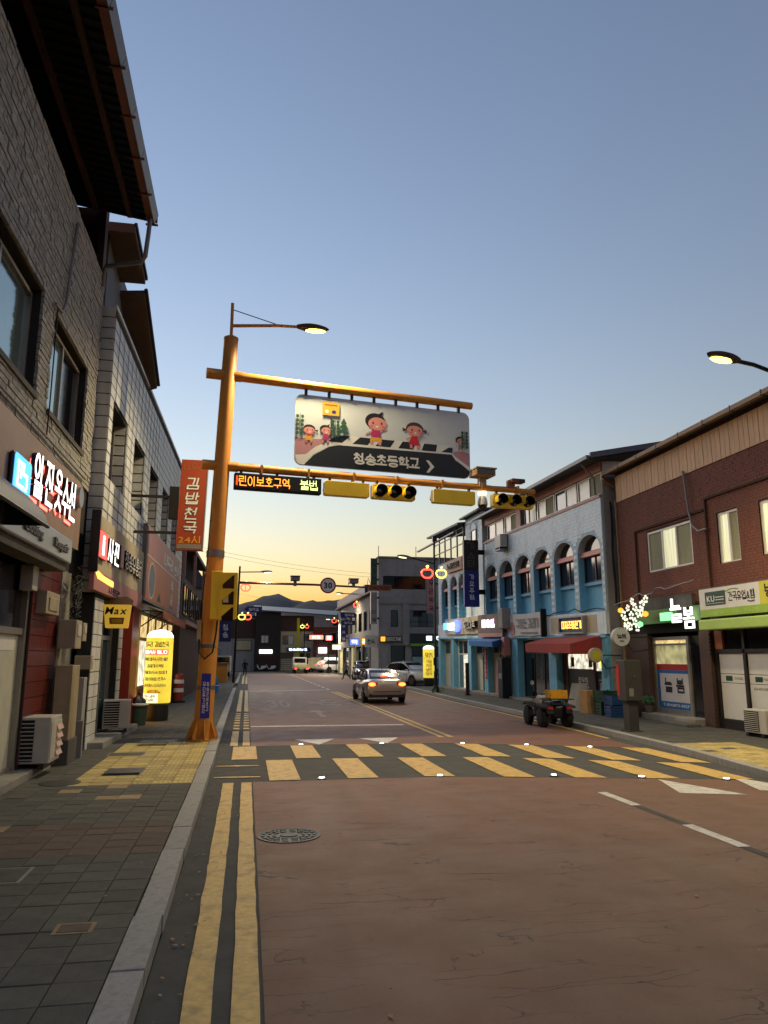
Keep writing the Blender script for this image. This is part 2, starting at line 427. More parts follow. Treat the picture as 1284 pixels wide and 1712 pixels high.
M('plate_white', rgb(178, 172, 162), .5, var=.05)
M('crate_yellow', rgb(218, 160, 30), .5, var=.08)
M('crate_green', rgb(28, 62, 46), .5, var=.12)
M('crate_blue', rgb(26, 66, 116), .5, var=.12)
M('cardboard', rgb(156, 122, 82), .85, var=.14)
M('meter_beige', rgb(168, 156, 132), .6, var=.1, dirt=.3)
M('post_beige', rgb(160, 146, 116), .6, var=.14, dirt=.45)
M('ebox_grey', rgb(62, 60, 58), .55, .2, var=.1)
M('skin', rgb(206, 158, 130), .6, var=.05)
M('cloth_black', rgb(24, 24, 28), .9, var=.15)
M('cloth_grey', rgb(150, 146, 140), .9, var=.12)
M('hair_black', rgb(18, 16, 16), .6, var=.1)
M('leaf_green', rgb(50, 96, 60), .7, var=.15)
M('plant_pale', rgb(150, 176, 120), .7, var=.2)
M('cable_black', rgb(20, 20, 20), .7, var=.1)
M('mountain_far', rgb(60, 64, 72), .95, var=.2, scale=.004)
M('forest_far', rgb(58, 56, 54), .95, var=.35, scale=.02, bump=1, bscale=.05)
E('lit_white', (1, .97, .9, 1), 1.7)
E('lit_cool', (.8, .93, 1, 1), 2.2)
E('lit_blue', (.08, .45, .95, 1), 1.5)
E('lit_bluedeep', (.1, .16, .95, 1), 2.0)
E('lit_red', (1, .05, .04, 1), 2.6)
E('lit_redglow', (1, .1, .07, 1), 5)
E('lit_magenta', (1, .62, .98, 1), 2.4)
E('lit_yellow', (.95, .72, .07, 1), .72, .2, (1, 1, 1), 1.5)
E('lit_yellowpale', (1, .93, .62, 1), 1.1)
E('lit_orange', (1, .36, .03, 1), 1.6)
E('lit_green', (.25, .95, .35, 1), 1.3)
E('lit_amber', (1, .55, .08, 1), 2.0)
E('lit_blossom', (.95, .97, .72, 1), .95)
E('lit_window', (.93, .9, .55, 1), .5, .35, (1, 5, .35), 2.5)
E('lit_shop', (1, .93, .72, 1), .7, .6, (2, 2, 2), 2.2)
E('lit_dim', (.9, .82, .4, 1), .26, .5, (2, 2, 2), 2)
E('beer_lit', (.8, .48, .05, 1), .4)
E('lit_warm', (1, .72, .3, 1), .7, .5, (2, 2, 2), 2)
E('led_red', (1, .08, .01, 1), 1.2)
E('led_amber', (1, .42, .03, 1), 1.7)
E('led_green', (.85, 1, .35, 1), 1.5)
E('neon_red', (1, .07, .04, 1), 3.0)
E('neon_yellow', (.95, .85, .1, 1), 2.6)
E('lamp_lens', (1, .86, .12, 1), 5)
E('lamp_lens_white', (1, .93, .6, 1), 3)
E('tail_red', (1, .06, .02, 1), 3.5)
E('tail_amber', (1, .2, .03, 1), 4)
E('stud_white', (1, 1, 1, 1), 6)

def red_surface():
    m = bpy.data.materials.new('red_surface'); m.use_nodes = True
    nt = m.node_tree; N = nt.nodes; L = nt.links; b = N['Principled BSDF']
    tc = N.new('ShaderNodeTexCoord')
    def noise(s, d=6, st=(1,1,1), r=.6):
        mp = N.new('ShaderNodeMapping'); mp.inputs['Scale'].default_value = st; L.new(tc.outputs['Object'], mp.inputs[0])
        n = N.new('ShaderNodeTexNoise'); n.inputs['Scale'].default_value = s; n.inputs['Detail'].default_value = d; n.inputs['Roughness'].default_value = r
        L.new(mp.outputs[0], n.inputs['Vector']); return n.outputs[0]
    def rng(v, a, c, lo, hi):
        r = N.new('ShaderNodeMapRange'); r.inputs[1].default_value = a; r.inputs[2].default_value = c
        r.inputs[3].default_value = lo; r.inputs[4].default_value = hi; L.new(v, r.inputs[0]); return r.outputs[0]
    def mixc(f, a, c):
        x = N.new('ShaderNodeMix'); x.data_type = 'RGBA'; L.new(f, x.inputs[0])
        for s, k in ((6, a), (7, c)):
            if isinstance(k, tuple): x.inputs[s].default_value = k
            else: L.new(k, x.inputs[s])
        return x.outputs[2]
    base = mixc(rng(noise(.6, 5), .35, .65, 0, 1), rgb(119, 82, 62), rgb(112, 77, 58))
    base = mixc(rng(noise(1.0, 8, (.25, 6, 1)), .42, .78, 0, .4), base, rgb(98, 78, 57))     # tyre-swept grime across the lane
    base = mixc(rng(noise(1.0, 5, (1.6, .12, 1)), .45, .7, 0, .45), base, rgb(92, 72, 53))                       # wheel paths along the lane
    base = mixc(rng(noise(2.2, 8, (1, 1, 1), .75), .6, .72, 0, .5), base, rgb(88, 78, 64))                       # coating worn through to grey
    base = mixc(rng(noise(260, 2), .5, .75, 0, .5), base, rgb(162, 122, 88))                        # grit
    # cracks: warped voronoi edges broken up by noise
    wv = N.new('ShaderNodeTexNoise'); wv.inputs['Scale'].default_value = 3; wv.inputs['Detail'].default_value = 5
    L.new(tc.outputs['Object'], wv.inputs['Vector'])
    ws = N.new('ShaderNodeVectorMath'); ws.operation = 'MULTIPLY_ADD'; ws.inputs[1].default_value = (.5, .5, 0)
    L.new(wv.outputs['Color'], ws.inputs[0])
    mp = N.new('ShaderNodeMapping'); mp.inputs['Scale'].default_value = (.5, 2.6, 1); L.new(tc.outputs['Object'], mp.inputs[0])
    L.new(mp.outputs[0], ws.inputs[2])
    vo = N.new('ShaderNodeTexVoronoi'); vo.feature = 'DISTANCE_TO_EDGE'; vo.inputs['Scale'].default_value = 1.6
    L.new(ws.outputs[0], vo.inputs['Vector'])
    crack = rng(vo.outputs['Distance'], .003, .013, 1, 0)
    msk = rng(noise(1.3, 4), .44, .56, 0, 1)
    mu = N.new('ShaderNodeMath'); mu.operation = 'MULTIPLY'; L.new(crack, mu.inputs[0]); L.new(msk, mu.inputs[1])
    ch = N.new('ShaderNodeMath'); ch.operation = 'MULTIPLY'; ch.inputs[1].default_value = .9; L.new(mu.outputs[0], ch.inputs[0])
    base = mixc(ch.outputs[0], base, rgb(44, 34, 30))
    L.new(base, b.inputs['Base Color'])
    L.new(rng(noise(1.5, 4), .35, .7, .58, .74), b.inputs['Roughness'])
    h = N.new('ShaderNodeMath'); h.operation = 'SUBTRACT'; L.new(noise(190, 3), h.inputs[0]); L.new(mu.outputs[0], h.inputs[1])
    bp = N.new('ShaderNodeBump'); bp.inputs['Strength'].default_value = .55; bp.inputs['Distance'].default_value = .012
    L.new(h.outputs[0], bp.inputs['Height']); L.new(bp.outputs[0], b.inputs['Normal'])
    MATS['red_surface'] = m
red_surface()

# ------------------------------------------------------------------ ground, road, markings, pavements
MB().box(-900, 900, -60, 3200, -.6, -.03).obj('ground', 'ground_soil', kind='structure')
rk = [(3, 8.2), (10, 8.4), (11.7, 8.62), (15, 9.09), (20.2, 9.37), (34.5, 9.57), (46, 10.1), (70, 10.6), (95, 11.0)]
def kerbx(y):
    for (a, xa), (b, xb) in zip(rk, rk[1:]):
        if a <= y <= b: return xa+(xb-xa)*(y-a)/(b-a)
    return rk[0][1] if y < 3 else rk[-1][1]
mb = MB()
mb.prism([(-.54, -8), (8.2, -8)]+[(x, y) for y, x in rk]+[(60, 95), (60, 108), (-50, 108), (-50, 95), (-.54, 95)], -.3, 0, ax=2)
road = mb.obj('road', 'asphalt', kind='structure')
def sheet(name, poly, z, mat, parent=road): return MB().prism(poly, z-.003, z, ax=2).obj(name, mat, parent)
def edge_near(x): return 12.95 if x < 3.2 else 12.95-.25*(x-3.2)
def edge_mid(x): return 15.58 if x < 2.5 else 15.58-.14*(x-2.5) if x < 5 else 15.23-.45*(x-5)
def edge_far(x): return 17.88 if x < 3 else 17.88-.13*(x-3) if x < 5 else 17.62-.42*(x-5)
xs = [.17, 3.2, 5, 8.1]
sheet('lane_surface', [(.17, -8)]+[(8.0, -8), (8.15, 9)]+[(8.3, edge_near(8.3)), (5, edge_near(5)), (3.2, 12.9), (.17, 12.92)], .005, 'red_surface')
sheet('lane_surface', [(.17, 17.95), (3, 17.95), (5, 17.7), (8.75, edge_far(8.75)+.05)]+[(kerbx(y)-.42, y) for y in (20, 34.5, 46, 70, 92)]+[(.17, 92)], .005, 'red_surface')
def stripe(name, x0, x1, y0, y1, mat='yellow_paint', z=.010):
    """painted bar with slightly ragged edges"""
    n = max(2, int(abs(y1-y0)/.35)); L_, R_ = [], []
    for i in range(n+1):
        y = y0+(y1-y0)*i/n
        L_.append((x0+rnd.uniform(-.006, .006), y)); R_.append((x1+rnd.uniform(-.006, .006), y))
    vs = [(x, y, z) for x, y in L_]+[(x, y, z) for x, y in R_]
    return MB().add(vs, [(i, n+1+i, n+2+i, i+1) for i in range(n)]).obj(name, mat, road)
for y0, y1 in ((-2, 8), (8, 12.85), (18.0, 21.5)):
    stripe('edge_line', -.30, -.13, y0, y1); stripe('edge_line', -.015, .145, y0, y1)
for i in range(7):
    for a, b in ((-.3, -.13), (-.015, .145)): stripe('edge_dash', a, b, 22.0+i*.95, 22.5+i*.95)
stripe('edge_line', -.30, -.13, 29, 47); stripe('edge_line', -.015, .145, 29, 47)
stripe('edge_line', -.30, -.13, 58, 90); stripe('edge_line', -.015, .145, 58, 90)
for k in range(7):                                   # near row of the crossing
    a = .44+k*1.305-(.15*max(0, k-3)); b = a+.51
    MB().prism([(a, edge_near(a)+.03), (b, edge_near(b)+.03), (b, edge_mid(b)-.12), (a, edge_mid(a)-.1)], .008, .011, ax=2).obj('crossing_stripe', 'yellow_paint', road)
for k in range(8):                                   # far row, staggered
    a = -.22+k*1.27-(.12*max(0, k-4)); b = a+.5
    MB().prism([(a, edge_mid(a)+.08), (b, edge_mid(b)+.08), (b, edge_far(b)-.02), (a, edge_far(a)-.02)], .008, .011, ax=2).obj('crossing_stripe', 'yellow_paint', road)
for y in (13.42, 14.76):
    MB().prism([(-.47, y), (-.1, y-.05), (.3, y-.04), (.3, y+.03), (-.1, y+.1), (-.47, y+.06)], .008, .011, ax=2).obj('crossing_stripe', 'yellow_paint', road)
sheet('stop_line', [(.2, 22.7), (4.7, 22.55), (4.7, 22.85), (.2, 23.0)], .010, 'white_paint')
for x in (1.22, 2.82): sheet('approach_triangle', [(x, 19.15), (x+1.0, 19.15), (x+.5, 17.98)], .010, 'white_paint')
for x in (6.42, 7.75): sheet('approach_triangle', [(x, 10.75), (x+.9, 10.45), (x+.36, 11.98)], .010, 'white_paint')
for y0, y1 in ((10.0, 11.03), (7.7, 8.78), (4.8, 6.2)): stripe('centre_dash', 5.23, 5.38, y0, y1, 'white_paint')
for y0, y1 in ((8.78, 10.0), (6.2, 7.7)): stripe('centre_gap', 5.25, 5.36, y0, y1, 'asphalt')
stripe('centre_line', 4.86, 4.99, 19.05, 44.5); stripe('centre_line', 5.11, 5.24, 19.05, 44.5)
for i in range(14): stripe('centre_dash', 4.98, 5.14, 47+i*3, 48.6+i*3, 'white_paint')
mb = MB()
for y in range(18, 46): mb.add([(kerbx(y)-.40, y, .009), (kerbx(y)-.27, y, .009), (kerbx(y+1)-.27, y+1, .009), (kerbx(y+1)-.40, y+1, .009)], [(0,1,2,3)])
mb.obj('edge_line', 'yellow_paint', road)
sheet('stop_line', [(.2, 45.6), (4.8, 46.6), (4.8, 47.0), (.2, 46.0)], .010, 'white_paint')
TG = lambda u, d, z: (u, z, .008+d)
text('30', TG, 1.45, 33.6, .9, 5.0, 'worn_paint', road, 0, .002, .02, name='road_lettering')
text('속도', TG, 3.3, 34.0, 1.5, 4.2, 'worn_paint', road, 0, .002, .02, name='road_lettering')
sheet('lane_arrow', [(2.55, 26.0), (2.75, 26.0), (2.75, 28.2), (3.1, 28.0), (2.65, 29.6), (2.2, 28.0), (2.55, 28.2)], .010, 'worn_paint')
for i, (x, y) in enumerate([(1.30, 13.02), (3.30, 12.92), (5.22, 12.62), (6.6, 12.2), (7.87, 11.75), (1.3, 17.9), (3.16, 17.78), (5.02, 17.5), (6.38, 16.95), (7.62, 16.3)]):
    s = MB().lathe([(.075, .0), (.075, .012), (.05, .022)], (x, y, .006), 12).obj('crossing_light', 'rim_metal', road)
    MB().lathe([(.05, .0), (.045, .012), (.01, .017)], (x, y, .024), 10).obj('lens', 'stud_white', s)
# manhole in the carriageway
mh = MB().lathe([(.36, 0), (.36, .012), (.33, .014), (.32, .008)], (.54, 9.08, .003), 32).obj('manhole_cover', 'iron_cover', road, 30)
mb = MB()
for r, k in ((.29, 18), (.23, 14), (.17, 10)):
    for j in range(k):
        q = 2*math.pi*j/k; w = 2.0/k
        pts = [(.54+rr*math.cos(q+s*w), 9.08+rr*math.sin(q+s*w)) for rr, s in ((r-.018, -1), (r+.018, -1), (r+.018, 1), (r-.018, 1))]
        mb.prism(pts, .010, .019, ax=2)
mb.lathe([(.1, 0), (.1, .01), (.08, .012)], (.54, 9.08, .010), 20)
mb.obj('relief', 'ebox_grey', mh)

# left pavement
mb = MB(); mb.prism([(-.75, -6), (-.75, 95), (-14, 95), (-14, -6)], -.3, .095, ax=2)
pav = mb.obj('pavement', 'mortar_dark', kind='structure')
def tile_mesh(name, w, l, h, mat, bars=0):
    mb = MB(); c = .004
    mb.add([(0,0,0),(w,0,0),(w,l,0),(0,l,0),(0,0,h-c),(w,0,h-c),(w,l,h-c),(0,l,h-c),(c,c,h),(w-c,c,h),(w-c,l-c,h),(c,l-c,h)],
           [(0,1,5,4),(1,2,6,5),(2,3,7,6),(3,0,4,7),(4,5,9,8),(5,6,10,9),(6,7,11,10),(7,4,8,11),(8,9,10,11)])
    for k in range(bars):
        x = w*(k+.5)/bars; mb.add([(x-.022,.02,h),(x+.022,.02,h),(x+.022,l-.02,h),(x-.022,l-.02,h),(x-.014,.03,h+.007),(x+.014,.03,h+.007),(x+.014,l-.03,h+.007),(x-.014,l-.03,h+.007)],
                                 [(0,1,5,4),(1,2,6,5),(2,3,7,6),(3,0,4,7),(4,5,6,7)])
    return mb.mesh(name, mat)
P = .3
tm = {m: tile_mesh('paving_stone', P-.007, P-.007, .03, m) for m in ('paver_grey', 'paver_red', 'paver_cream', 'paver_yellow')}
tb = tile_mesh('tactile_stone', P-.006, P-.006, .03, 'paver_yellow', 4)
cream = {(3, 27), (2, 24), (3, 24), (5, 26), (7, 4), (6, 18)}
count = 0
rest = MB()
for j in range(0, 190):
    y = 3.9+j*P
    for i in range(0, 9):
        x = -.757-(i+1)*P
        z = .088+rnd.uniform(-.003, .003)
        near = j < 48
        if 12.3 <= y < 17.9 and i < 6:
            if (i, j) in ((3, 31), (4, 31), (3, 32), (4, 32), (4, 40), (3, 45), (4, 45)): continue
            me = tb if i < 3 else tm['paver_yellow']; nm = 'tactile_stone' if i < 3 else 'paving_stone'
        else:
            red = (8.0 <= y < 9.5) or (20.5 <= y < 22) or (33 <= y < 35)
            me = tm['paver_cream'] if (i, j) in cream or (near and rnd.random() < .008) else tm['paver_red'] if red else tm['paver_grey']; nm = 'paving_stone'
        if j < 34 and count < 292 or (12.3 <= y < 17.9 and i < 6):
            o = bpy.data.objects.new(nm, me); COL.objects.link(o); o.parent = pav; o.location = (x, y, z); count += 1
            o.rotation_euler = (rnd.uniform(-.004, .004), rnd.uniform(-.004, .004), 0)
        else:
            rest.box(x, x+P-.008, y, y+P-.008, .06, z+.03)
rest.obj('paving_field', 'paver_grey', pav, kind='stuff')
kl = tile_mesh('kerb_stone', .205, .992, .13, 'kerb_granite')
y = 3.2
while y < 92:
    if not (47.5 < y < 56):
        o = bpy.data.objects.new('kerb_stone', kl); COL.objects.link(o); o.parent = pav; o.location = (-.75+rnd.uniform(-.005, .005), y, -.005+rnd.uniform(-.006, .005)); o.rotation_euler = (rnd.uniform(-.004, .004), 0, rnd.uniform(-.006, .006))
    y += 1.0
# covers let into the left pavement
def cover(name, x, y, w, l, fr, inner, rot=0):
    t = MB().box(x-w/2, x+w/2, y-l/2, y+l/2, .10, .1215).obj(name, fr, pav)
    MB().box(x-w/2+.03, x+w/2-.03, y-l/2+.03, y+l/2-.03, .11, .1245).obj('cover_plate', inner, t)
cover('drain_cover', -1.13, 6.03, .27, .22, 'paver_cream', 'paver_red')
cover('drain_cover', -2.08, 7.5, .5, .5, 'concrete', 'iron_cover')
cover('drain_cover', -1.93, 13.75, .62, .62, 'concrete_dark', 'iron_cover')
cover('drain_cover', -2.25, 16.0, .7, .5, 'concrete', 'concrete_dark')
cover('drain_cover', -1.9, 18.3, .8, .6, 'iron_cover', 'concrete')
o = MB().lathe([(.3, 0), (.3, .012), (.27, .016)], (-2.72, 12.6, .112), 28).obj('manhole_cover', 'iron_cover', pav)
# right pavement
mb = MB(); mb.prism([(kerbx(y)+.18, y) for y in (3, 10, 11.7, 15, 20.2, 34.5, 46)]+[(kerbx(48)+.3, 48.5), (26, 48.5), (26, 3)], -.3, .095, ax=2)
pavr = mb.obj('pavement', 'mortar_dark', kind='structure')
rest = MB(); ye = MB()
for j in range(0, 130):
    y = 9.5+j*P
    for i in range(0, 13):
        x = kerbx(y)+.21+i*P
        if x > 13.0: continue
        z = .118+rnd.uniform(-.003, .003)
        if 11.0 <= y < 15.6 and i < 5:
            if rnd.random() < .04: rest.box(x, x+P-.008, y, y+P-.008, .06, z)
            else:
                o = bpy.data.objects.new('tactile_stone', tb if i < 3 else tm['paver_yellow']); COL.objects.link(o); o.parent = pavr; o.location = (x, y, z-.03)
        else: rest.box(x, x+P-.008, y, y+P-.008, .06, z)
rest.obj('paving_field', 'paver_grey', pavr, kind='stuff')
y = 9.5
while y < 48:
    x0, x1 = kerbx(y), kerbx(y+.99)
    MB().hexa([(x0,y,-.02),(x0+.2,y,-.02),(x1+.2,y+.99,-.02),(x1,y+.99,-.02),(x0,y,.122),(x0+.2,y,.122),(x1+.2,y+.99,.122),(x1,y+.99,.122)]).obj('kerb_stone', 'kerb_granite', pavr)
    y += 1.0
mb = MB(); mb.prism([(10.9, 56.5), (30, 56.5), (30, 94), (11.1, 94)], -.3, .11, ax=2); mb.obj('pavement', 'concrete_dark', kind='structure')
MB().prism([(10.2, 48.5), (40, 48.5), (40, 56.5), (10.4, 56.5)], -.3, .004, ax=2).obj('side_road', 'asphalt', kind='structure')

# ------------------------------------------------------------------ mountains behind the town
def ridge(name, Y, pts, mat, depth, seed, jag):
    r = random.Random(seed); n = 160; vs = []; fs = []
    x0, x1 = pts[0][0], pts[-1][0]
    def prof(x):
        for (a, za), (b, zb) in zip(pts, pts[1:]):
            if a <= x <= b:
                t = (x-a)/(b-a); t = t*t*(3-2*t); return za+(zb-za)*t
        return pts[-1][1]
    rows = 7
    jit = [[r.uniform(-1, 1) for _ in range(n+1)] for _ in range(rows)]
    for k in range(rows):
        f = k/(rows-1)
        for i in range(n+1):
            x = x0+(x1-x0)*i/n; z = prof(x)
            h = (z+jit[k][i]*jag)*math.sin(f*math.pi/2)**.8 if k else -1.0
            vs.append((x+jit[k][i]*jag, Y+depth*f, h))
    for k in range(rows-1):
        for i in range(n): fs.append((k*(n+1)+i, k*(n+1)+i+1, (k+1)*(n+1)+i+1, (k+1)*(n+1)+i))
    return MB().add(vs, fs).obj(name, mat, smooth=True, kind='structure')
ridge('mountain', 1400, [(-1400, 60), (-500, 70), (-120, 112), (-30, 126), (10, 137), (38, 148), (62, 153), (85, 149), (110, 140), (140, 134), (185, 136), (230, 130), (330, 118), (600, 90), (1500, 80)], 'mountain_far', 500, 3, 3.0)
ridge('wooded_hill', 640, [(-700, 20), (0, 35), (45, 58), (70, 65), (95, 68), (125, 69), (155, 64), (190, 65), (230, 72), (300, 76), (420, 60), (900, 40)], 'forest_far', 260, 5, 2.4)

# ------------------------------------------------------------------ left: grey brick shop house
B1 = thing('brick_shop_house', 'dark grey rough-brick shop house with sheet-metal canopy roof, nearest on the left', 'building', (-3.5, 12, .1))
T1 = TL(-3.5)
w1 = (9.0, 12.25, 6.12, 7.92); w2 = (13.0, 15.8, 6.12, 7.95)
mb = MB(T1); wall_holes(mb, 2.0, 16.75, 3.6, 10.55, -.35, -.03, [w1, w2]); mb.box(2, 16.75, -6, -5.8, 0, 10.5); mb.box(16.6, 16.75, -5.8, -.35, 0, 10.55)
mb.box(2.0, 16.75, -5.8, -.35, 10.3, 10.5); mb.box(2.0, 16.75, -5.8, -.35, 3.6, 3.75)
mb.obj('wall', 'mortar_dark', B1)
# bricks laid course by course; those nearest the camera are single pieces
bricks = []
CH, BL = .102, .42
nz = int((10.55-5.5)/CH)
for k in range(nz):
    z = 5.5+k*CH; u = 5.2+(0 if k % 2 else -BL/2)+rnd.uniform(-.03, .03)
    while u < 16.7:
        l = BL*rnd.choice((1, 1, 1, .55, 1.35)); a, b = u, min(u+l, 16.74)
        u += l
        if b-a < .05: continue
        segs = [(a+.006, b-.006)]
        for (h0, h1, g0, g1) in (w1, w2):
            if z+CH > g0+.02 and z < g1-.02:
                n2 = []
                for p, q in segs:
                    if q <= h0 or p >= h1: n2.append((p, q))
                    else:
                        if p < h0-.04: n2.append((p, h0))
                        if q > h1+.04: n2.append((h1, q))
                segs = n2
        for p, q in segs: bricks.append((p, q, z))
vis = [b for b in bricks if b[0] > 9.2]
vis.sort(key=lambda b: (b[0]**2+(b[2]-2)**2))
single = set(vis[:295])
cache = {}
field = MB(T1)
def brick_shape(mb, a, b, z, d, r):
    j = lambda: r.uniform(-.003, .003)
    mb.hexa([(a, -.04, z), (b, -.04, z), (b, d+j(), z+.004+j()*.4), (a, d+j(), z+.004+j()*.4), (a, -.04, z+CH-.012), (b, -.04, z+CH-.012), (b, d+j(), z+CH-.014+j()*.5), (a, d+j(), z+CH-.014+j()*.5)])
for b in bricks:
    d = rnd.uniform(.006, .024)
    if b in single:
        key = (round((b[1]-b[0])/.04), rnd.randrange(3))
        if key not in cache:
            m_ = MB(lambda u, dd, z: (dd, u, z)); brick_shape(m_, 0, key[0]*.04-.004, 0, .014, rnd); cache[key] = m_.mesh('brick', 'brick_grey')
        o = bpy.data.objects.new('brick', cache[key]); COL.objects.link(o); o.parent = B1
        o.location = (d-.014, b[0]-12, b[2]-.1)
    else: brick_shape(field, b[0], b[1], b[2], d, rnd)
field.obj('brick_field', 'brick_grey', B1, kind='stuff')
for k, (h0, h1, g0, g1) in enumerate((w1, w2)):
    window(T1, h0+.03, h1-.03, g0+.04, g1-.06, -.2, B1, 'alu_frame', ('glass_dark', 'glass_teal') if k == 0 else ('glass_teal', 'glass_dark'), 2, .06, dep=.09)
    MB(T1).box(h0-.02, h1+.02, -.3, .05, g0-.06, g0+.03).obj('sill', 'concrete_dark', B1)
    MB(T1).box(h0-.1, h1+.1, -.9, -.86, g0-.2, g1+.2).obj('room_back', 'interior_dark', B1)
# canopy over the roof terrace
YE = 16.25
roof = MB()
n = 56
for i in range(n):
    y0 = 3.0+(YE-3.0)*i/n; y1 = 3.0+(YE-3.0)*(i+1)/n; m_ = (y0+y1)/2
    zz = .05
    roof.add([(-2.42, y0, 11.86), (-2.42, m_-.04, 11.86), (-2.42, m_-.02, 11.86+zz), (-2.42, y1-.02, 11.86+zz), (-2.42, y1, 11.86),
              (-8.5, y0, 12.75), (-8.5, m_-.04, 12.75), (-8.5, m_-.02, 12.75+zz), (-8.5, y1-.02, 12.75+zz), (-8.5, y1, 12.75)],
             [(0,1,6,5),(1,2,7,6),(2,3,8,7),(3,4,9,8)])
roof.add([(-2.42, 3, 11.96), (-2.42, YE, 11.96), (-8.5, YE, 12.85), (-8.5, 3, 12.85)], [(0,1,2,3)])
ro = roof.obj('canopy_roof', 'roof_metal', B1)
for x in (-2.95, -3.7, -4.5, -5.4):
    z = 11.86+(-2.42-x)*.146
    MB().box(x-.05, x+.05, 3.0, YE-.03, z-.13, z-.005).obj('purlin', 'dark_wood', ro)
MB().prism([(-2.35, 11.78), (-2.35, 12.02), (-8.5, 12.93), (-8.5, 12.69)], YE, YE+.05, ax=1).obj('verge_board', 'dark_wood', ro)
for i in range(11):
    y0 = 3.2+i*1.19; y1 = min(y0+1.17, YE)
    if y1 <= y0: break
    g = MB().prism([(-2.56, 11.72), (-2.40, 11.72), (-2.40, 11.725), (-2.555, 11.725)], y0, y1, ax=1).obj('gutter_trough', 'gutter_brown', B1)
    MB().prism([(-2.40, 11.70), (-2.33, 11.96), (-2.345, 11.975), (-2.42, 11.71)], y0, y1, ax=1).obj('gutter_lip', 'gutter_grey', g)
    MB().box(-2.6, -2.33, y1-.015, y1+.02, 11.69, 11.73).obj('gutter_clip', 'gutter_brown', g)
MB().tube([(-2.47, 16.0, 11.74), (-2.47, 15.9, 11.3), (-2.48, 15.72, 10.62), (-2.56, 15.78, 10.5), (-3.4, 16.32, 10.62), (-3.46, 16.4, 10.5), (-3.47, 16.45, 10.2)], .05, 10).obj('downpipe', 'pipe_grey', B1, True)
MB().box(-4.6, -3.47, 16.45, 16.6, 10.5, 12.1).box(-3.62, -3.47, 16.3, 16.45, 10.5, 12.1).obj('terrace_post', 'dark_wood', B1)
MB().box(-4.35, -4.3, 3, 16.4, 10.5, 12.1).obj('terrace_shade_sheet', 'interior_dark', B1)  # dark sheet added to stand in for the black shade under the canopy
MB().tube([(-3.43, 13.75, 10.1), (-3.43, 13.6, 9.3), (-3.43, 13.46, 8.6), (-3.43, 13.42, 8.3), (-3.43, 13.2, 8.02), (-3.43, 12.75, 7.96)], .028, 8).obj('conduit', 'pipe_grey', B1, True)
mb = MB()
for k in range(26): mb.lathe([(.034, 0), (.034, .012)], (-3.43, 13.74-.011*k, 10.05-.062*k), 8)
mb.obj('conduit_rings', 'pipe_grey', B1, kind='stuff')
MB().tube([(-3.42, 5, 5.62), (-3.42, 16.0, 5.62)], .018, 6).obj('wall_rail', 'alu_frame', B1)
MB().tube([(-3.44, 12.95, 8.0), (-3.43, 12.93, 6.2), (-3.43, 12.9, 5.6)], .012, 6).obj('wall_cable', 'cable_black', B1)
# ground floor of the brick house
mb = MB(T1); mb.box(15.0, 15.75, -.4, .02, .1, 3.62); mb.box(15.75, 16.75, -.5, -.1, .1, 3.62)
mb.obj('pilaster', 'concrete', B1)
pier = MB(T1).box(13.2, 14.98, -.4, -.02, .1, 3.62).obj('tile_pier', 'joint_black', B1)
for k in range(13):
    for a, b in ((13.21, 14.4), (14.41, 14.97)):
        MB(T1).box(a, b, -.03, .0, .32+k*.255, .32+k*.255+.243).obj('tile', 'tile_maroon', pier)
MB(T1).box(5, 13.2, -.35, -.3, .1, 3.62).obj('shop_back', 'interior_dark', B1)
so = MB(T1).box(11.2, 11.3, -.2, -.08, .15, 3.6).box(13.1, 13.2, -.2, -.05, .15, 3.6).box(11.3, 13.1, -.2, -.08, 2.35, 2.45).box(11.3, 13.1, -.2, -.08, .15, .3).obj('shopfront_frame', 'alu_frame', B1)
MB(T1).box(11.3, 13.1, -.16, -.14, .3, 2.35).obj('pane', 'glass_pale', so)
MB(T1).box(11.3, 13.1, -.16, -.14, 2.45, 3.6).obj('pane', 'glass_dark', so)
MB(T1).box(5.0, 11.2, -.16, -.14, .3, 3.6).obj('pane', 'glass_dark', so)
mb = MB(T1); mb.prism([(12.0+.42*math.cos(q)*(1 if i % 2 else .93), 1.15+.62*math.sin(q)*(1 if i % 2 else .95)) for i, q in enumerate([2*math.pi*k/20 for k in range(20)])], -.138, -.132, ax=1)
mb.obj('window_sticker', 'blue_fabric', so)
MB(T1).box(11.35, 12.9, -.138, -.134, 2.1, 2.3).obj('window_sticker', 'ink_white', so)
MB(T1).box(13.45, 14.35, -.01, .16, 2.72, 3.1).box(13.6, 14.2, .16, .18, 2.78, 3.0).obj('wall_cabinet', 'meter_beige', B1, bevel=.01)
MB(T1).box(12.75, 13.05, -.1, .1, 3.05, 3.45).obj('wall_cabinet', 'ac_white', B1, bevel=.01)
MB(T1).box(3, 14.4, -.4, .22, .08, .24).obj('door_step', 'concrete', B1, bevel=.02)

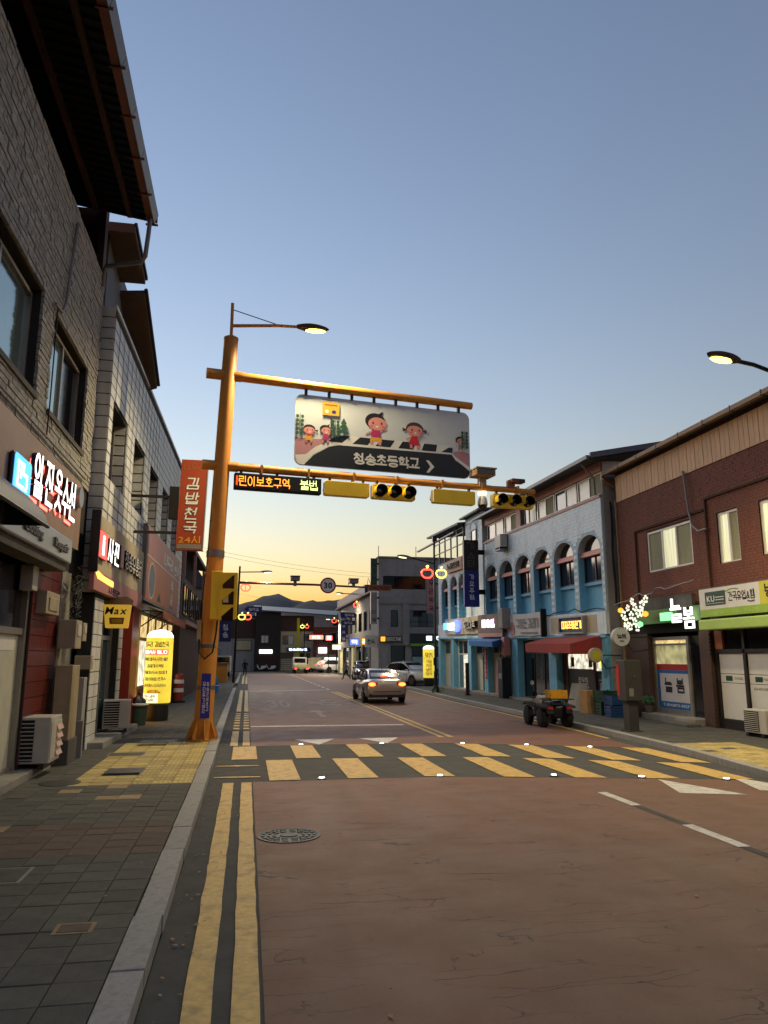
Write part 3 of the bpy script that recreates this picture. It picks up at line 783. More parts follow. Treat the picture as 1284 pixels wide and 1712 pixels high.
# fascia sign of the alteration shop
S1 = thing('shop_sign', 'lit sign with blue sewing-machine icon and white letters on the grey brick house', 'shop sign', (-3.4, 13, 4.3))
TS = TL(-3.47)
MB(TS).box(5, 15.5, -.0, .12, 4.06, 5.36).obj('panel', 'sign_taupe', S1)
ic = MB(TS); ic.box(10.82, 11.64, .125, .2, 4.28, 4.84); ic.obj('icon_box', 'black_plastic', S1, bevel=.04)
f = MB(TS).prism([(10.88, 4.29), (11.6, 4.29), (11.64, 4.33), (11.64, 4.78), (11.6, 4.82), (10.88, 4.82), (10.84, 4.78), (10.84, 4.33)], .2, .212, ax=1).obj('icon_face', 'lit_blue', S1)
mb = MB(TS)   # outline of a sewing machine
for a, b, c, e in ((11.72, 12.2, 4.52, 4.57), (11.72, 11.77, 4.57, 4.9), (11.72, 11.98, 4.85, 4.9), (11.98, 12.03, 4.72, 4.9), (12.03, 12.22, 4.72, 4.77), (12.17, 12.22, 4.57, 4.72), (11.86, 11.91, 4.66, 4.85)): mb.box(a-.75, b-.75, .212, .22, c-.16, e-.16)
mb.obj('icon_mark', 'lit_white', f)
for i, (ch, u, z, h) in enumerate((('일', 12.85, 4.92, .84), ('진', 13.55, 4.93, .86), ('옷', 14.18, 4.97, .84), ('수', 14.75, 4.97, .8), ('선', 15.3, 4.98, .86))):
    u *= .94; z = 2+(z-2)*.94; h *= .84; z += .02
    text(ch, TS, u, z, .48, h, 'black_plastic', S1, .125, .07, .004, name='letter_case')
    text(ch, TS, u, z, .48, h, 'lit_white', S1, .196, .008, .0, name='letter')
    text(ch, TS, u, z-.05, .52, h, 'lit_redglow', S1, .122, .006, .012, name='letter_glow')
mb = MB(TS); mb.lathe([(.2, .12), (.2, .2)], (0, 0, 0), 20, 'y'); mb2 = MB(TS); 
mb2.v = [TS(15.1+v[0], v[1], 5.05+v[2]) for v in [(a[1], a[0]+3.47, a[2]) for a in mb.v]]; mb2.f = mb.f; mb2.mi = mb.mi
mb2.obj('badge', 'silver_panel', S1)
S2 = thing('canopy_fascia', 'brushed silver fascia strip with small raised letters above the dark shopfront', 'fascia', (-3.4, 12, 3.8))
mb = MB(TS); mb.box(5, 13.95, 0, .36, 3.6, 4.03); mb.obj('fascia_strip', 'silver_panel', S2, bevel=.03)
text('Clothing', TS, 11.45, 3.8, .95, .2, 'ink_grey', S2, .36, .03, .01)
text('Repair', TS, 13.15, 3.8, .95, .2, 'ink_grey', S2, .36, .03, .01)
MB(TS).box(5, 13.85, -.02, .3, 3.46, 3.597).obj('soffit_board', 'concrete_dark', S2)
AW = thing('curved_awning', 'dark curved door awning cutting into the left picture edge below the lit sign', 'awning', (-3.4, 9, 3.9))
mb = MB(); prof = [(x_, z_-.2) for x_, z_ in [(-3.34, 4.42), (-3.1, 4.38), (-2.85, 4.24), (-2.66, 4.04), (-2.58, 3.86), (-2.6, 3.85), (-2.7, 4.02), (-2.88, 4.2), (-3.1, 4.33), (-3.34, 4.37)]]
mb.prism(prof, 6.5, 10.2, ax=1); mb.obj('awning_shell', 'roof_metal', AW, 30)
MB().prism([(-3.34, 4.1), (-3.1, 4.1), (-2.88, 3.97), (-2.7, 3.78), (-2.62, 3.66), (-3.34, 3.66)], 10.12, 10.16, ax=1).obj('awning_end', 'green_dark', AW)
MB().tube([(-2.6, 6.5, 3.66), (-2.6, 10.22, 3.66)], .025, 6).obj('awning_rim', 'dark_frame', AW)

# ------------------------------------------------------------------ left: pale tiled building
B2 = thing('tiled_shop_building', 'pale stone-tiled two-storey shop building with black joints and deep window slots', 'building', (-3.2, 24, .1))
T2 = TL(-3.2, .017, 16.8)
wins = [(17.25+i*2.98, 19.1+i*2.98, 5.92, 7.72) for i in range(6)]
wins = [w for w in wins if w[1] < 33.4]
mb = MB(T2); wall_holes(mb, 16.8, 33.5, 3.3, 9.85, -.4, -.03, wins); mb.box(16.8, 33.5, -7, -6.8, 0, 9.8); mb.box(16.8, 17.0, -6.8, -.4, 0, 9.8); mb.box(33.3, 33.5, -6.8, -.4, 0, 9.8)
mb.box(17, 33.3, -6.8, -.4, 9.4, 9.6); mb.box(17, 33.3, -6.8, -.4, 3.3, 3.5)
mb.obj('wall', 'joint_black', B2)
TH, TWD = .262, .6
fieldt = MB(T2); n1 = 0; tcache = {}
for r_ in range(25):
    z = 3.34+r_*TH
    if z+TH > 9.87: break
    c = 0; u = 16.8
    while u < 33.45:
        a, b = u, min(u+TWD, 33.5); u += TWD
        segs = [(a, b)]
        for (h0, h1, g0, g1) in wins:
            if z+TH*.5 > g0 and z+TH*.5 < g1:
                n2 = []
                for p, q in segs:
                    if q <= h0 or p >= h1: n2.append((p, q))
                    else:
                        if p < h0-.05: n2.append((p, h0))
                        if q > h1+.05: n2.append((h1, q))
                segs = n2
        for p, q in segs:
            p += .008; q -= .008
            if n1 < 296 and p < 25 and z > 4.5:
                ln = round(q-p, 2)
                if ln not in tcache: tcache[ln] = tile_mesh('tile', .045, ln, TH-.024, 'tile_pale')
                o = bpy.data.objects.new('tile', tcache[ln]); COL.objects.link(o); o.parent = B2; n1 += 1
                wx = T2((p+q)/2, -.045+rnd.uniform(0, .004), z+.012)
                o.location = (wx[0]+3.2, p-24, wx[2]-.1)
            else: fieldt.box(p, q, -.05, rnd.uniform(-.002, .003), z+.012, z+TH-.012)
for (h0, h1, g0, g1) in wins:       # tiled reveals
    k = 0
    while g0+k*TH < g1-.05:
        z = g0+k*TH; e = min(z+TH-.024, g1)
        for uu in (h0, h1): fieldt.box(uu-.012, uu+.012, -.36, -.05, z+.012, e)
        k += 1
for k in range(25): fieldt.box(16.79, 16.805, -.3, -.02, 3.34+k*TH+.012, 3.34+(k+1)*TH-.012)
fieldt.obj('tile_field', 'tile_pale', B2, kind='stuff')
for i, (h0, h1, g0, g1) in enumerate(wins):
    window(T2, h0+.02, h1-.02, g0+.02, g1-.02, -.33, B2, 'alu_frame', ('glass_teal', 'glass_dark') if i % 2 == 0 else ('glass', 'glass_teal'), 2, .05)
MB(T2).box(16.8, 33.5, -.05, .012, 9.86, 9.95).obj('coping', 'tile_pale', B2)
# set-back upper rooms on its roof
PH = thing('rooftop_annexe', 'blue-grey rendered rooftop annexe with brown eaves above the tiled building', 'annexe', (-3.6, 18, 9.9))
MB().box(-7.5, -3.62, 17.45, 21.3, 9.6, 12.05).obj('wall', 'stucco_blue', PH)
MB().box(-3.95, -3.6, 17.3, 17.45, 9.6, 12.0).obj('corner_post', 'interior_dark', PH)
e1 = MB().hexa([(-7.5, 17.2, 12.02), (-2.98, 17.2, 12.02), (-2.98, 19.2, 11.72), (-7.5, 19.2, 11.72), (-7.5, 17.2, 12.16), (-2.98, 17.2, 12.16), (-2.98, 19.2, 11.86), (-7.5, 19.2, 11.86)]).obj('eave', 'soffit_dark', PH)
MB().box(-7.5, -2.97, 17.14, 17.2, 11.98, 12.22).obj('fascia', 'fascia_dark', e1)
MB().hexa([(-3.0, 17.14, 12.16), (-2.93, 17.14, 12.16), (-2.93, 19.25, 11.86), (-3.0, 19.25, 11.86), (-3.0, 17.14, 12.25), (-2.93, 17.14, 12.25), (-2.93, 19.25, 11.95), (-3.0, 19.25, 11.95)]).obj('gutter', 'dark_frame', e1)
e2 = MB().hexa([(-7.5, 19.3, 11.0), (-3.0, 19.3, 11.45), (-2.92, 22.2, 9.9), (-3.5, 22.2, 9.7), (-7.5, 19.3, 11.14), (-2.99, 19.3, 11.6), (-2.90, 22.2, 10.04), (-3.5, 22.2, 9.84)]).obj('eave', 'soffit_dark', PH)
MB().tube([(-2.96, 19.25, 11.6), (-2.88, 22.25, 10.02)], .05, 6).obj('gutter', 'dark_frame', e2)
# ground floor of the tiled building
mb = MB(T2); mb.box(16.8, 17.7, -.3, -.02, .1, 3.34); mb.obj('pier', 'joint_black', B2); MB(T2).box(20.0, 20.5, -.3, -.05, .1, 3.34).obj('pier', 'joint_black', B2)
pt = MB(T2)
for k in range(12):
    pt.box(16.81, 17.24, -.03, .0, .12+k*TH, .12+k*TH+TH-.02).box(17.26, 17.69, -.03, .0, .12+k*TH, .12+k*TH+TH-.02)
    pt.box(20.01, 20.49, -.06, -.03, .12+k*TH, .12+k*TH+TH-.02)
pt.obj('pier_tiles', 'tile_pale', B2, kind='stuff')
MB(T2).box(17.7, 20.0, -.6, -.55, .1, 3.34).box(20.5, 21.6, -.6, -.55, .1, 3.34).obj('shop_back', 'interior_dark', B2)
d_ = MB(T2).box(17.7, 17.8, -.3, -.2, .2, 3.3).box(19.9, 20, -.3, -.2, .2, 3.3).box(17.8, 19.9, -.3, -.2, 2.4, 2.5).box(18.8, 18.88, -.3, -.2, .2, 2.4).obj('shopfront_frame', 'alu_frame', B2)
MB(T2).box(17.8, 19.9, -.26, -.24, .2, 2.4).obj('pane', 'glass_teal', d_)
MB(T2).box(17.8, 19.9, -.26, -.24, 2.5, 3.3).obj('pane', 'glass_dark', d_)
MB(T2).box(17.0, 21.5, -.3, .32, .09, .25).obj('door_step', 'concrete', B2, bevel=.02)
rc = MB(T2).box(21.6, 22.7, -.5, .02, .1, 3.5).obj('red_pier', 'red_column', B2)
# lit snack-bar interior
MB(T2).box(22.7, 33.3, -3.0, -2.9, .1, 3.3).obj('room_back', 'lit_warm', B2)
fr = MB(T2)
for u in (22.7, 24.4, 26.2, 28.0, 29.8, 31.6, 33.2): fr.box(u, u+.09, -.3, -.2, .1, 3.3)
fr.box(22.7, 33.3, -.3, -.2, 1.0, 1.1).box(22.7, 33.3, -.3, -.2, 2.5, 2.6)
fo = fr.obj('shopfront_frame', 'soffit_beige', B2)
for i, u in enumerate((22.79, 24.49, 26.29, 28.09, 29.89, 31.69)):
    MB(T2).box(u, u+1.6, -.26, -.24, 1.1, 2.5).obj('pane', 'lit_shop', fo)
    MB(T2).box(u, u+1.6, -.26, -.24, .1, 1.0).obj('pane', 'lit_orange' if i < 1 else 'fascia_orange', fo)
    MB(T2).box(u, u+1.6, -.26, -.24, 2.6, 3.3).obj('pane', 'lit_warm', fo)

# black-letter sign with red tile on the tiled building
S3 = thing('shop_sign', 'beige sign board with lit red tile and black block letters on the tiled building', 'shop sign', (-3.1, 19, 4))
TS3 = TL(-3.19, .017, 16.8)
MB(TS3).box(16.0, 22.4, .0, .07, 3.76, 4.95).obj('board', 'sign_beige', S3)
MB(TS3).box(15.93, 16.0, -.02, .16, 3.7, 4.98).obj('end_cap', 'black_plastic', S3)
MB(TS3).box(16.02, 16.85, .072, .14, 4.02, 4.6).obj('tile_case', 'black_plastic', S3)
ti = MB(TS3).box(16.05, 16.83, .14, .15, 4.04, 4.58).obj('tile_face', 'lit_red', S3)
text('i', TS3, 16.45, 4.31, .22, .42, 'lit_white', ti, .15, .006, .03, name='mark')
for ch, u in (('사', 17.3), ('진', 18.02)):
    text(ch, TS3, u, 4.32, .55, .52, 'black_plastic', S3, .072, .06, .012, name='letter_case'); text(ch, TS3, u, 4.32, .55, .52, 'lit_white', S3, .134, .008, .0)
MB(TS3).box(18.5, 18.95, .072, .13, 4.08, 4.62).obj('tile_case', 'black_plastic', S3)
MB(TS3).box(18.53, 18.92, .132, .14, 4.1, 4.6).obj('pale_tile', 'pink_board', S3)
text('청송유통물', TS3, 20.4, 4.36, 2.6, .46, 'black_plastic', S3, .072, .07, .03, name='letter_case')
text('청송유통물', TS3, 20.4, 4.36, 2.6, .46, 'ink_white', S3, .145, .006, -.012)
S4 = thing('lower_fascia', 'pinkish lower fascia board with a glowing yellow patch under the black-letter sign', 'fascia', (-3.1, 19, 3.4))
MB(TS3).box(16.0, 22.4, 0, .1, 3.35, 3.74).obj('board', 'pink_board', S4)
MB(TS3).prism([(16.05, 3.74), (16.3, 3.6), (17.6, 3.56), (18.0, 3.56), (18.0, 3.68), (16.9, 3.7), (16.2, 3.76)], .102, .11, ax=1).obj('glow_patch', 'lit_amber', S4)
text('사진관', TS3, 18.2, 3.46, 1.4, .14, 'ink_dark', S4, .1, .006, .01)

# large pink-orange snack-bar board
S5 = thing('snack_bar_board', 'large faded orange-pink board with an oval and pale lettering above the brown awning', 'shop sign', (-3.0, 26, 3.6))
TS5 = TL(-3.18, .017, 16.8)
MB(TS5).box(22.55, 31.6, -.15, .1, 3.62, 5.86).obj('cabinet', 'gutter_grey', S5)
MB(TS5).box(22.65, 31.5, .103, .11, 3.68, 5.8).obj('face', 'pinkish_board', S5)
MB(TS5).box(22.65, 31.5, .111, .114, 4.98, 5.8).obj('upper_field', 'pink_board', S5)
MB(TS5).box(22.7, 31.45, .114, .118, 4.95, 4.99).obj('rule', 'ink_white', S5)
mb = MB(TS5); mb.prism([(23.9+.72*math.cos(2*math.pi*k/28), 4.3+.56*math.sin(2*math.pi*k/28)) for k in range(28)], .113, .117, ax=1); mb.obj('oval_rim', 'banner_white', S5)
mb = MB(TS5); mb.prism([(23.9+.62*math.cos(2*math.pi*k/28), 4.3+.5*math.sin(2*math.pi*k/28)) for k in range(28)], .118, .121, ax=1); mb.obj('oval', 'stucco_blue', S5)
MB(TS5).prism([(25.3, 3.78), (26.2, 3.78), (25.75, 4.05)], .113, .117, ax=1).obj('leaf_mark', 'leaf_green', S5)
text('나드리', TS5, 27.9, 5.34, 2.6, .42, 'ink_white', S5, .114, .006, .03); text('김밥천국', TS5, 29.3, 5.3, 2.6, .34, 'ink_white', S5, .114, .004, .03) if False else None
text('분식', TS5, 30.4, 5.3, 1.5, .42, 'ink_white', S5, .114, .006, .03)
text('식\n사', TS5, 29.2, 4.35, .8, .95, 'ink_white', S5, .113, .006, .03)
MB(TS5).box(28.7, 29.9, .113, .116, 3.75, 3.86).obj('rule', 'stucco_blue', S5)

# brown awning on lattice brackets
A2 = thing('shop_awning', 'brown sloping canvas awning with ragged hem over the lit snack bar', 'awning', (-2.9, 26, 3.2))
mb = MB(); mb.add([(-3.1, 22.3, 3.55), (-2.38, 22.3, 3.3), (-2.38, 30.2, 3.3), (-3.0, 30.2, 3.55), (-3.1, 22.3, 3.58), (-2.37, 22.3, 3.33), (-2.37, 30.2, 3.33), (-3.0, 30.2, 3.58)], CUBE_F)
mb.obj('canvas', 'roof_slate', A2)
mb = MB()
for i in range(26):
    y = 22.3+i*.304; mb.prism([(y, 3.31), (y+.15, 3.31), (y+.304, 3.31), (y+.29, 3.13), (y+.15, 3.06), (y+.02, 3.13)], -2.385, -2.37, ax=0)
mb.obj('hem', 'brown_canvas', A2)
for y in (22.5, 26.3, 30.0): MB().tube([(-3.0, y, 2.85), (-2.42, y, 3.27)], .02, 6).tube([(-3.0, y, 3.3), (-2.42, y, 3.28)], .02, 6).tube([(-2.75, y, 3.02), (-2.75, y, 3.3)], .015, 6).obj('bracket', 'dark_wood', A2)

# projecting vertical sign
V1 = thing('vertical_sign', 'tall orange-red projecting sign with white brush letters behind the yellow pole', 'projecting sign', (-1.6, 20.9, 4.9))
TV = TF(20.85)
# tilted a little, as it hangs
def TVt(u, d, z): return (u+(z-6.1)*.022, 20.85-d, z)
MB(TVt).box(-1.98, -1.27, -.26, 0, 4.86, 7.4).obj('cabinet', 'orange_board', V1)
MB(TVt).box(-1.272, -1.255, -.27, .01, 4.85, 7.41).obj('edge_trim', 'alu_frame', V1)
for i, (ch, z) in enumerate((('김', 6.72), ('밥', 6.3), ('천', 5.87), ('국', 5.48))): text(ch, TVt, -1.63, z, .38, .36, 'ink_dark', V1, .0, .006, .035, slant=.18, name='letter_shadow'); text(ch, TVt, -1.63, z, .36, .34, 'ink_white', V1, .008, .006, .008, slant=.18, name='letter')
text('나드리', TVt, -1.63, 7.2, .55, .2, 'fascia_orange', V1, 0, .006, .01)
text('24시', TVt, -1.63, 5.15, .58, .2, 'ink_gold', V1, 0, .006, .01)
MB(TVt).box(-1.95, -1.3, .0, .006, 4.9, 5.02).obj('lower_strip', 'ink_grey', V1)
MB().box(-2.24, -2.0, 20.86, 21.05, 5.72, 6.62).obj('bracket_box', 'black_matte', V1)
for z in (5.3, 6.3): MB().box(-3.3, -1.99, 20.9, 20.97, z, z+.07).obj('bracket', 'dark_frame', V1)
# beer-mug projecting sign
V2 = thing('beer_mug_sign', 'gold beer-mug projecting sign with black Max lettering and white foam top', 'projecting sign', (-3.0, 18.5, 2.6))
def TM(u, d, z): return (u, 18.5-d, z)
MB(TM).prism([(-3.27, 2.66), (-2.77, 2.66), (-2.72, 3.24), (-3.34, 3.24)], -.2, 0, ax=1).obj('mug', 'beer_lit', V2, bevel=.02)
MB(TM).prism([(-3.35, 3.2), (-2.71, 3.2), (-2.69, 3.32), (-2.82, 3.4), (-3.05, 3.37), (-3.22, 3.41), (-3.36, 3.33)], -.21, .01, ax=1).obj('foam', 'soffit_beige', V2, bevel=.02)
text('Max', TM, -3.04, 3.06, .48, .17, 'ink_dark', V2, 0, .006, .02, slant=.2)
MB(TM).prism([(-3.17, 2.75), (-2.87, 2.75), (-2.85, 2.9), (-3.19, 2.9)], 0, .006, ax=1).obj('crest', 'fascia_orange', V2)
MB(TM).prism([(-3.13, 2.78), (-2.91, 2.78), (-2.9, 2.87), (-3.14, 2.87)], .006, .009, ax=1).obj('crest_mark', 'beer_gold', V2)
MB().tube([(-3.3, 18.6, 3.3), (-2.9, 18.6, 3.3)], .02, 6).obj('bracket', 'dark_frame', V2)

# lit pillar sign in front of the snack bar
def pillar_sign(name, label, x, y, r, h, lines, group=None):
    t = thing(name, label, 'sign pillar', (x, y, .12))
    MB().lathe([(r*.86, .12), (r*.9, .2), (r*.9, .6), (r*.8, .64)], (x, y, 0), 24).obj('base', 'black_plastic', t, True)
    MB().lathe([(r*.97, .64), (r, .68), (r, h-.28), (r*.97, h-.25)], (x, y, 0), 28).obj('tube', 'lit_yellow', t, True)
    MB().lathe([(r*.99, h-.25), (r*.97, h-.18), (r*.8, h-.08), (r*.4, h-.02), (.02, h)], (x, y, 0), 28).obj('dome', 'lit_white', t, True)
    def TC(u, d, z):
        a = u/r-.24; return (x+(r+.002+d)*math.sin(a), y-(r+.002+d)*math.cos(a), z)
    for body, z, w, hh, mat in lines:
        text(body, TC, 0.02, z, w, hh, mat, t, .002, .004, .012)
    return t, TC
t, TC = pillar_sign('pillar_sign', 'glowing yellow round pillar sign with menu lettering on the left pavement', -2.62, 24.1, .4, 2.82,
    [('나드리 김밥천국', 2.37, .8, .16, 'ink_dark'), ('떡볶이/칼국수/라면/쫄면', 1.93, .78, .1, 'ink_navy'), ('김치찌개/어묵탕', 1.73, .52, .1, 'ink_navy'),
     ('된장찌개/순두부/참치찌개', 1.54, .76, .1, 'ink_navy'), ('김밥/비빔밥/돈까스', 1.35, .7, .1, 'leaf_green'), ('치즈돈까스/오므라이스', 1.16, .74, .1, 'ink_navy'), ('세트메뉴', .98, .42, .1, 'ink_red')])
mb = MB(TC)
for i in range(10):
    a, b = -.42+i*.084, -.42+(i+1)*.084; mb.box(a, b, .0, .004, 2.06, 2.22)
ban = mb.obj('red_band', 'lit_red', t)
text('아침식사 됩니다', TC, 0, 2.14, .76, .11, 'lit_white', ban, .005, .003, .01)
mb = MB(TC)
for i in range(8): mb.box(-.4+i*.07, -.4+(i+1)*.07, 0, .004, .66, .92)
wp = mb.obj('paper_notice', 'lit_yellowpale', t)
text('돈까스세트\n쫄면세트', TC, -.13, .79, .44, .2, 'ink_dark', wp, .005, .003, .01)

# air-conditioner outdoor units
def ac_unit(label, loc, rotz, w=.85, d=.32, h=.62, louvres=True, group=None):
    t = thing('air_conditioner_unit', label, 'air conditioner', loc, rotz, group, local=True)
    MB().box(-w/2, w/2, -d/2, d/2, .08, h+.08).obj('casing', 'ac_white', t, bevel=.015)
    for x in (-w*.35, w*.35): MB().box(x-.04, x+.04, -d/2-.02, d/2+.02, 0, .08).obj('foot', 'black_plastic', t)
    g = MB().box(-w/2+.03, w/2-.25, -d/2-.012, -d/2+.0, .12, h+.04).obj('grille_recess', 'black_matte', t)
    for k in range(11): MB().box(-w/2+.03, w/2-.25, -d/2-.022, -d/2-.012, .14+k*(h-.1)/10, .155+k*(h-.1)/10).obj('grille_bar', 'ac_white', g)
    if louvres:
        s = MB().box(w/2, w/2+.012, -d/2+.02, d/2-.02, .14, h).obj('side_panel', 'ac_white', t)
        for k in range(4): MB().hexa([(w/2+.012, -.02, .17+k*.135), (w/2+.05, -.02, .17+k*.135), (w/2+.05, d/2-.02, .17+k*.135), (w/2+.012, d/2-.02, .17+k*.135), (w/2+.012, -.02, .25+k*.135), (w/2+.02, -.02, .25+k*.135), (w/2+.02, d/2-.02, .25+k*.135), (w/2+.012, d/2-.02, .25+k*.135)]).obj('louvre', 'ac_pink', s)
    return t
a1 = ac_unit('white outdoor air-conditioner with pink side louvres on the step of the grey brick house', (-3.42, 13.6, .24), RAD(0), .72, .72, .72)
a2 = ac_unit('grey-white outdoor air-conditioner with slatted front under the beer-mug sign', (-3.02, 19.4, .25), RAD(8), .62, .5, .66, False)

# cupboards, posts and cables at the joint of the two buildings
c = thing('utility_post', 'tall beige utility cupboard standing at the corner of the grey brick house', 'utility post', (-3.15, 15.1, .1))
MB().box(-3.38, -3.08, 14.6, 15.2, .1, 1.85).obj('cupboard', 'post_beige', c, bevel=.01)
MB().box(-3.4, -3.05, 14.55, 15.25, .1, .55).obj('plinth', 'concrete_dark', c, bevel=.01)
c = thing('utility_post', 'narrow grey-beige cupboard beside the pale tiled pier', 'utility post', (-3.15, 15.8, .1))
MB().box(-3.36, -3.1, 15.75, 16.05, .1, 1.6).obj('cupboard', 'stucco_grey', c, bevel=.01); MB().box(-3.2, -3.02, 15.5, 15.6, .1, .8).obj('riser', 'pipe_grey', c)
for lab, y, z, s, x in (('large beige electricity meter box above the utility cupboard', 15.05, 2.15, .5, -3.22), ('small meter box right of the large beige one', 15.75, 2.3, .34, -3.25), ('lowest small meter box on the pale tiled pier', 16.4, 1.75, .26, -3.2)):
    t = thing('meter_box', lab, 'meter box', (x, y, z)); MB().box(x-.22, x+.1, y-s/2, y+s/2, z, z+s*1.05).obj('case', 'meter_beige', t, bevel=.012); MB().box(x-.02, x+.115, y-s*.3, y+s*.3, z+s*.45, z+s*.9).obj('cover', 'ac_white', t, bevel=.01)
t = thing('cable_bundle', 'tangled black cable coil hanging on the corner above the meter boxes', 'cables', (-3.3, 15.4, 2.6))
for k in range(9):
    r2 = random.Random(k); pts = []
    for i in range(14):
        q = i/13; pts.append((-3.3+r2.uniform(-.06, .06)+.05, 15.3+.28*math.sin(q*6.3*2+k)+r2.uniform(-.03, .03), 3.65-q*1.0+.1*math.cos(q*9+k)))
    MB().tube(pts, .012, 5).obj('cable', 'cable_black', t, True)

# bins and cone by the snack bar
def bin_(label, loc, r, h, mat):
    t = thing('rubbish_bin', label, 'bin', loc); x, y, z = loc
    MB().lathe([(r*.85, 0), (r*.95, h*.5), (r, h-.06), (r*1.08, h-.05), (r*1.08, h)], loc, 20).obj('tub', mat, t, True)
    MB().lathe([(r*1.1, h), (r*1.1, h+.03), (r*.8, h+.05)], loc, 20).obj('rim', 'banner_white', t, True)
    b = MB(); rr = random.Random(4); vs = []
    for k in range(5):
        for j in range(10): q = 2*math.pi*j/10; f = math.cos(k/4*1.5); vs.append((x+r*.9*f*math.cos(q)*rr.uniform(.8, 1.1), y+r*.9*f*math.sin(q)*rr.uniform(.8, 1.1), z+h+.03+k*.07*rr.uniform(.8, 1.2)))
    b.add(vs, [(k*10+j, k*10+(j+1) % 10, (k+1)*10+(j+1) % 10, (k+1)*10+j) for k in range(4) for j in range(10)]+[tuple(range(40, 50))]); b.obj('rubbish_bag', 'black_plastic', t, True)
bin_('dark green tub with a black bag on top beside the yellow pillar sign', (-2.95, 22.6, .12), .26, .55, 'green_dark')
t = thing('traffic_drum', 'red and white banded traffic post behind the yellow pillar sign', 'traffic post', (-2.75, 33.2, .12))
x, y = -2.75, 33.2
MB().lathe([(.3, .12), (.3, .2), (.22, .22)], (x, y, 0), 16).obj('foot', 'rubber', t); MB().lathe([(.2, .22), (.17, 1.25), (.1, 1.3)], (x, y, 0), 16).obj('body', 'red_column', t, True)
for z in (.55, .9): MB().lathe([(.205, 0), (.2, .16)], (x, y, z), 16).obj('reflective_band', 'banner_white', t)

# ------------------------------------------------------------------ left: houses further along
B3 = thing('timber_clad_house', 'dark brown plank-clad building beyond the tiled building on the left', 'building', (-3.1, 43, .1))
T3 = TL(-2.95, .012, 34)
MB(T3).box(34.3, 49.5, -8, 0, .05, 5.6).obj('wall', 'dark_wood', B3)
for k in range(48): MB(T3).box(34.35+k*.315, 34.35+k*.315+.29, 0, .025, .12, 3.4).obj('plank', 'dark_wood', B3)
MB(T3).box(34.3, 49.5, -.02, .3, 3.42, 3.6).obj('ledge', 'pink_trim', B3)
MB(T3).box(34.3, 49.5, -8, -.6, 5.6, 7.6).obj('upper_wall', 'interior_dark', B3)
for k in range(4): window(T3, 35.2+k*3.6, 37.6+k*3.6, 3.9, 5.3, .03, B3, 'dark_frame', 'glass_dark', 2)
MB().hexa([(-11, 34.1, 8.8), (-2.9, 34.1, 7.4), (-2.7, 49.8, 7.4), (-11, 49.8, 8.8), (-11, 34.1, 9.0), (-2.9, 34.1, 7.6), (-2.7, 49.8, 7.6), (-11, 49.8, 9.0)]).obj('roof', 'roof_slate', B3)
for y in (34.2, 41, 49): MB().box(-2.95, -2.8, y, y+.15, 5.5, 7.45).obj('post', 'pink_trim', B3)
B4 = thing('gabled_house', 'far grey gabled house behind the ochre signal pole on the left', 'building', (-4, 66, .1))
MB().box(-12, -3.3, 58, 76, 0, 7.2).obj('wall', 'stucco_grey', B4)
MB().prism([(-12.3, 7.1), (-2.9, 7.1), (-5.0, 10.2), (-12.3, 12.0)], 57.6, 76.4, ax=1).obj('roof', 'roof_slate', B4)
for k in range(3): window(TL(-3.3), 60+k*5, 62.2+k*5, 3.6, 5.4, .02, B4, 'white_frame', 'glass_dark', 2)
for k in range(2): window(TF(58), -7.6+k*2.2, -6.2+k*2.2, 3.6, 5.2, .02, B4, 'white_frame', 'glass_blue', 2)
MB(TL(-3.3)).box(59, 75, 0, .9, 2.7, 2.9).obj('canopy', 'roof_grey', B4)
B5 = thing('low_shop_row', 'low dim shop row at the far left end of the street', 'building', (-4, 86, .1))
MB().box(-12, -3.6, 77, 97, 0, 5.2).obj('wall', 'stucco_grey', B5); MB().box(-12.2, -3.3, 76.8, 97.2, 5.2, 5.5).obj('roof', 'roof_slate', B5)
for k in range(4): window(TL(-3.6), 78.5+k*4.6, 81.5+k*4.6, .5, 2.5, .02, B5, 'dark_frame', 'glass_dark', 2)

# ------------------------------------------------------------------ right: blue arcaded building
BB = thing('blue_arcade_building', 'pale blue tiled building with a row of tall arched window niches', 'building', (12.2, 34, .1))
SH = .02
TB = TR(12.2, SH, 24.5)
ARC = [25.40+i*2.262 for i in range(6)]; HW = .93
FARC = [42.0, 43.85, 45.95]; FHW = .72
def arch_bay(mb, uc, hw, spring, rise, top, d0, d1, n=12):
    for i in range(n):
        a = math.pi*(1-i/n); b = math.pi*(1-(i+1)/n)
        u0, z0 = uc+hw*math.cos(a), spring+rise*math.sin(a); u1, z1 = uc+hw*math.cos(b), spring+rise*math.sin(b)
        mb.hexa([(u0, d0, z0), (u1, d0, z1), (u1, d1, z1), (u0, d1, z0), (u0, d0, top), (u1, d0, top), (u1, d1, top), (u0, d1, top)])
mb = MB(TB)
prev = 24.22
for u in ARC:
    mb.box(prev, u-HW, -.32, 0, 3.55, 6.5); arch_bay(mb, u, HW, 5.78, .6, 6.5, -.32, 0); prev = u+HW
mb.box(prev, 37.75, -.32, 0, 3.55, 6.5); mb.box(24.22, 37.75, -.32, 0, 6.5, 7.58)
nb_ = MB(TB).box(24.22, 40.9, -.4, -.32, 3.5, 7.58)
prev = 40.9
for u in FARC:
    mb.box(prev, u-FHW, -.32, 0, 3.55, 6.5); arch_bay(mb, u, FHW, 5.9, .5, 6.5, -.32, 0); prev = u+FHW
mb.box(prev, 47.5, -.32, 0, 3.55, 6.5); mb.box(40.9, 47.5, -.4, 0, 6.5, 7.45); nb_.box(40.9, 47.5, -.4, -.32, 3.5, 6.5)
mb.box(37.75, 40.9, -.4, .06, 3.55, 9.4)
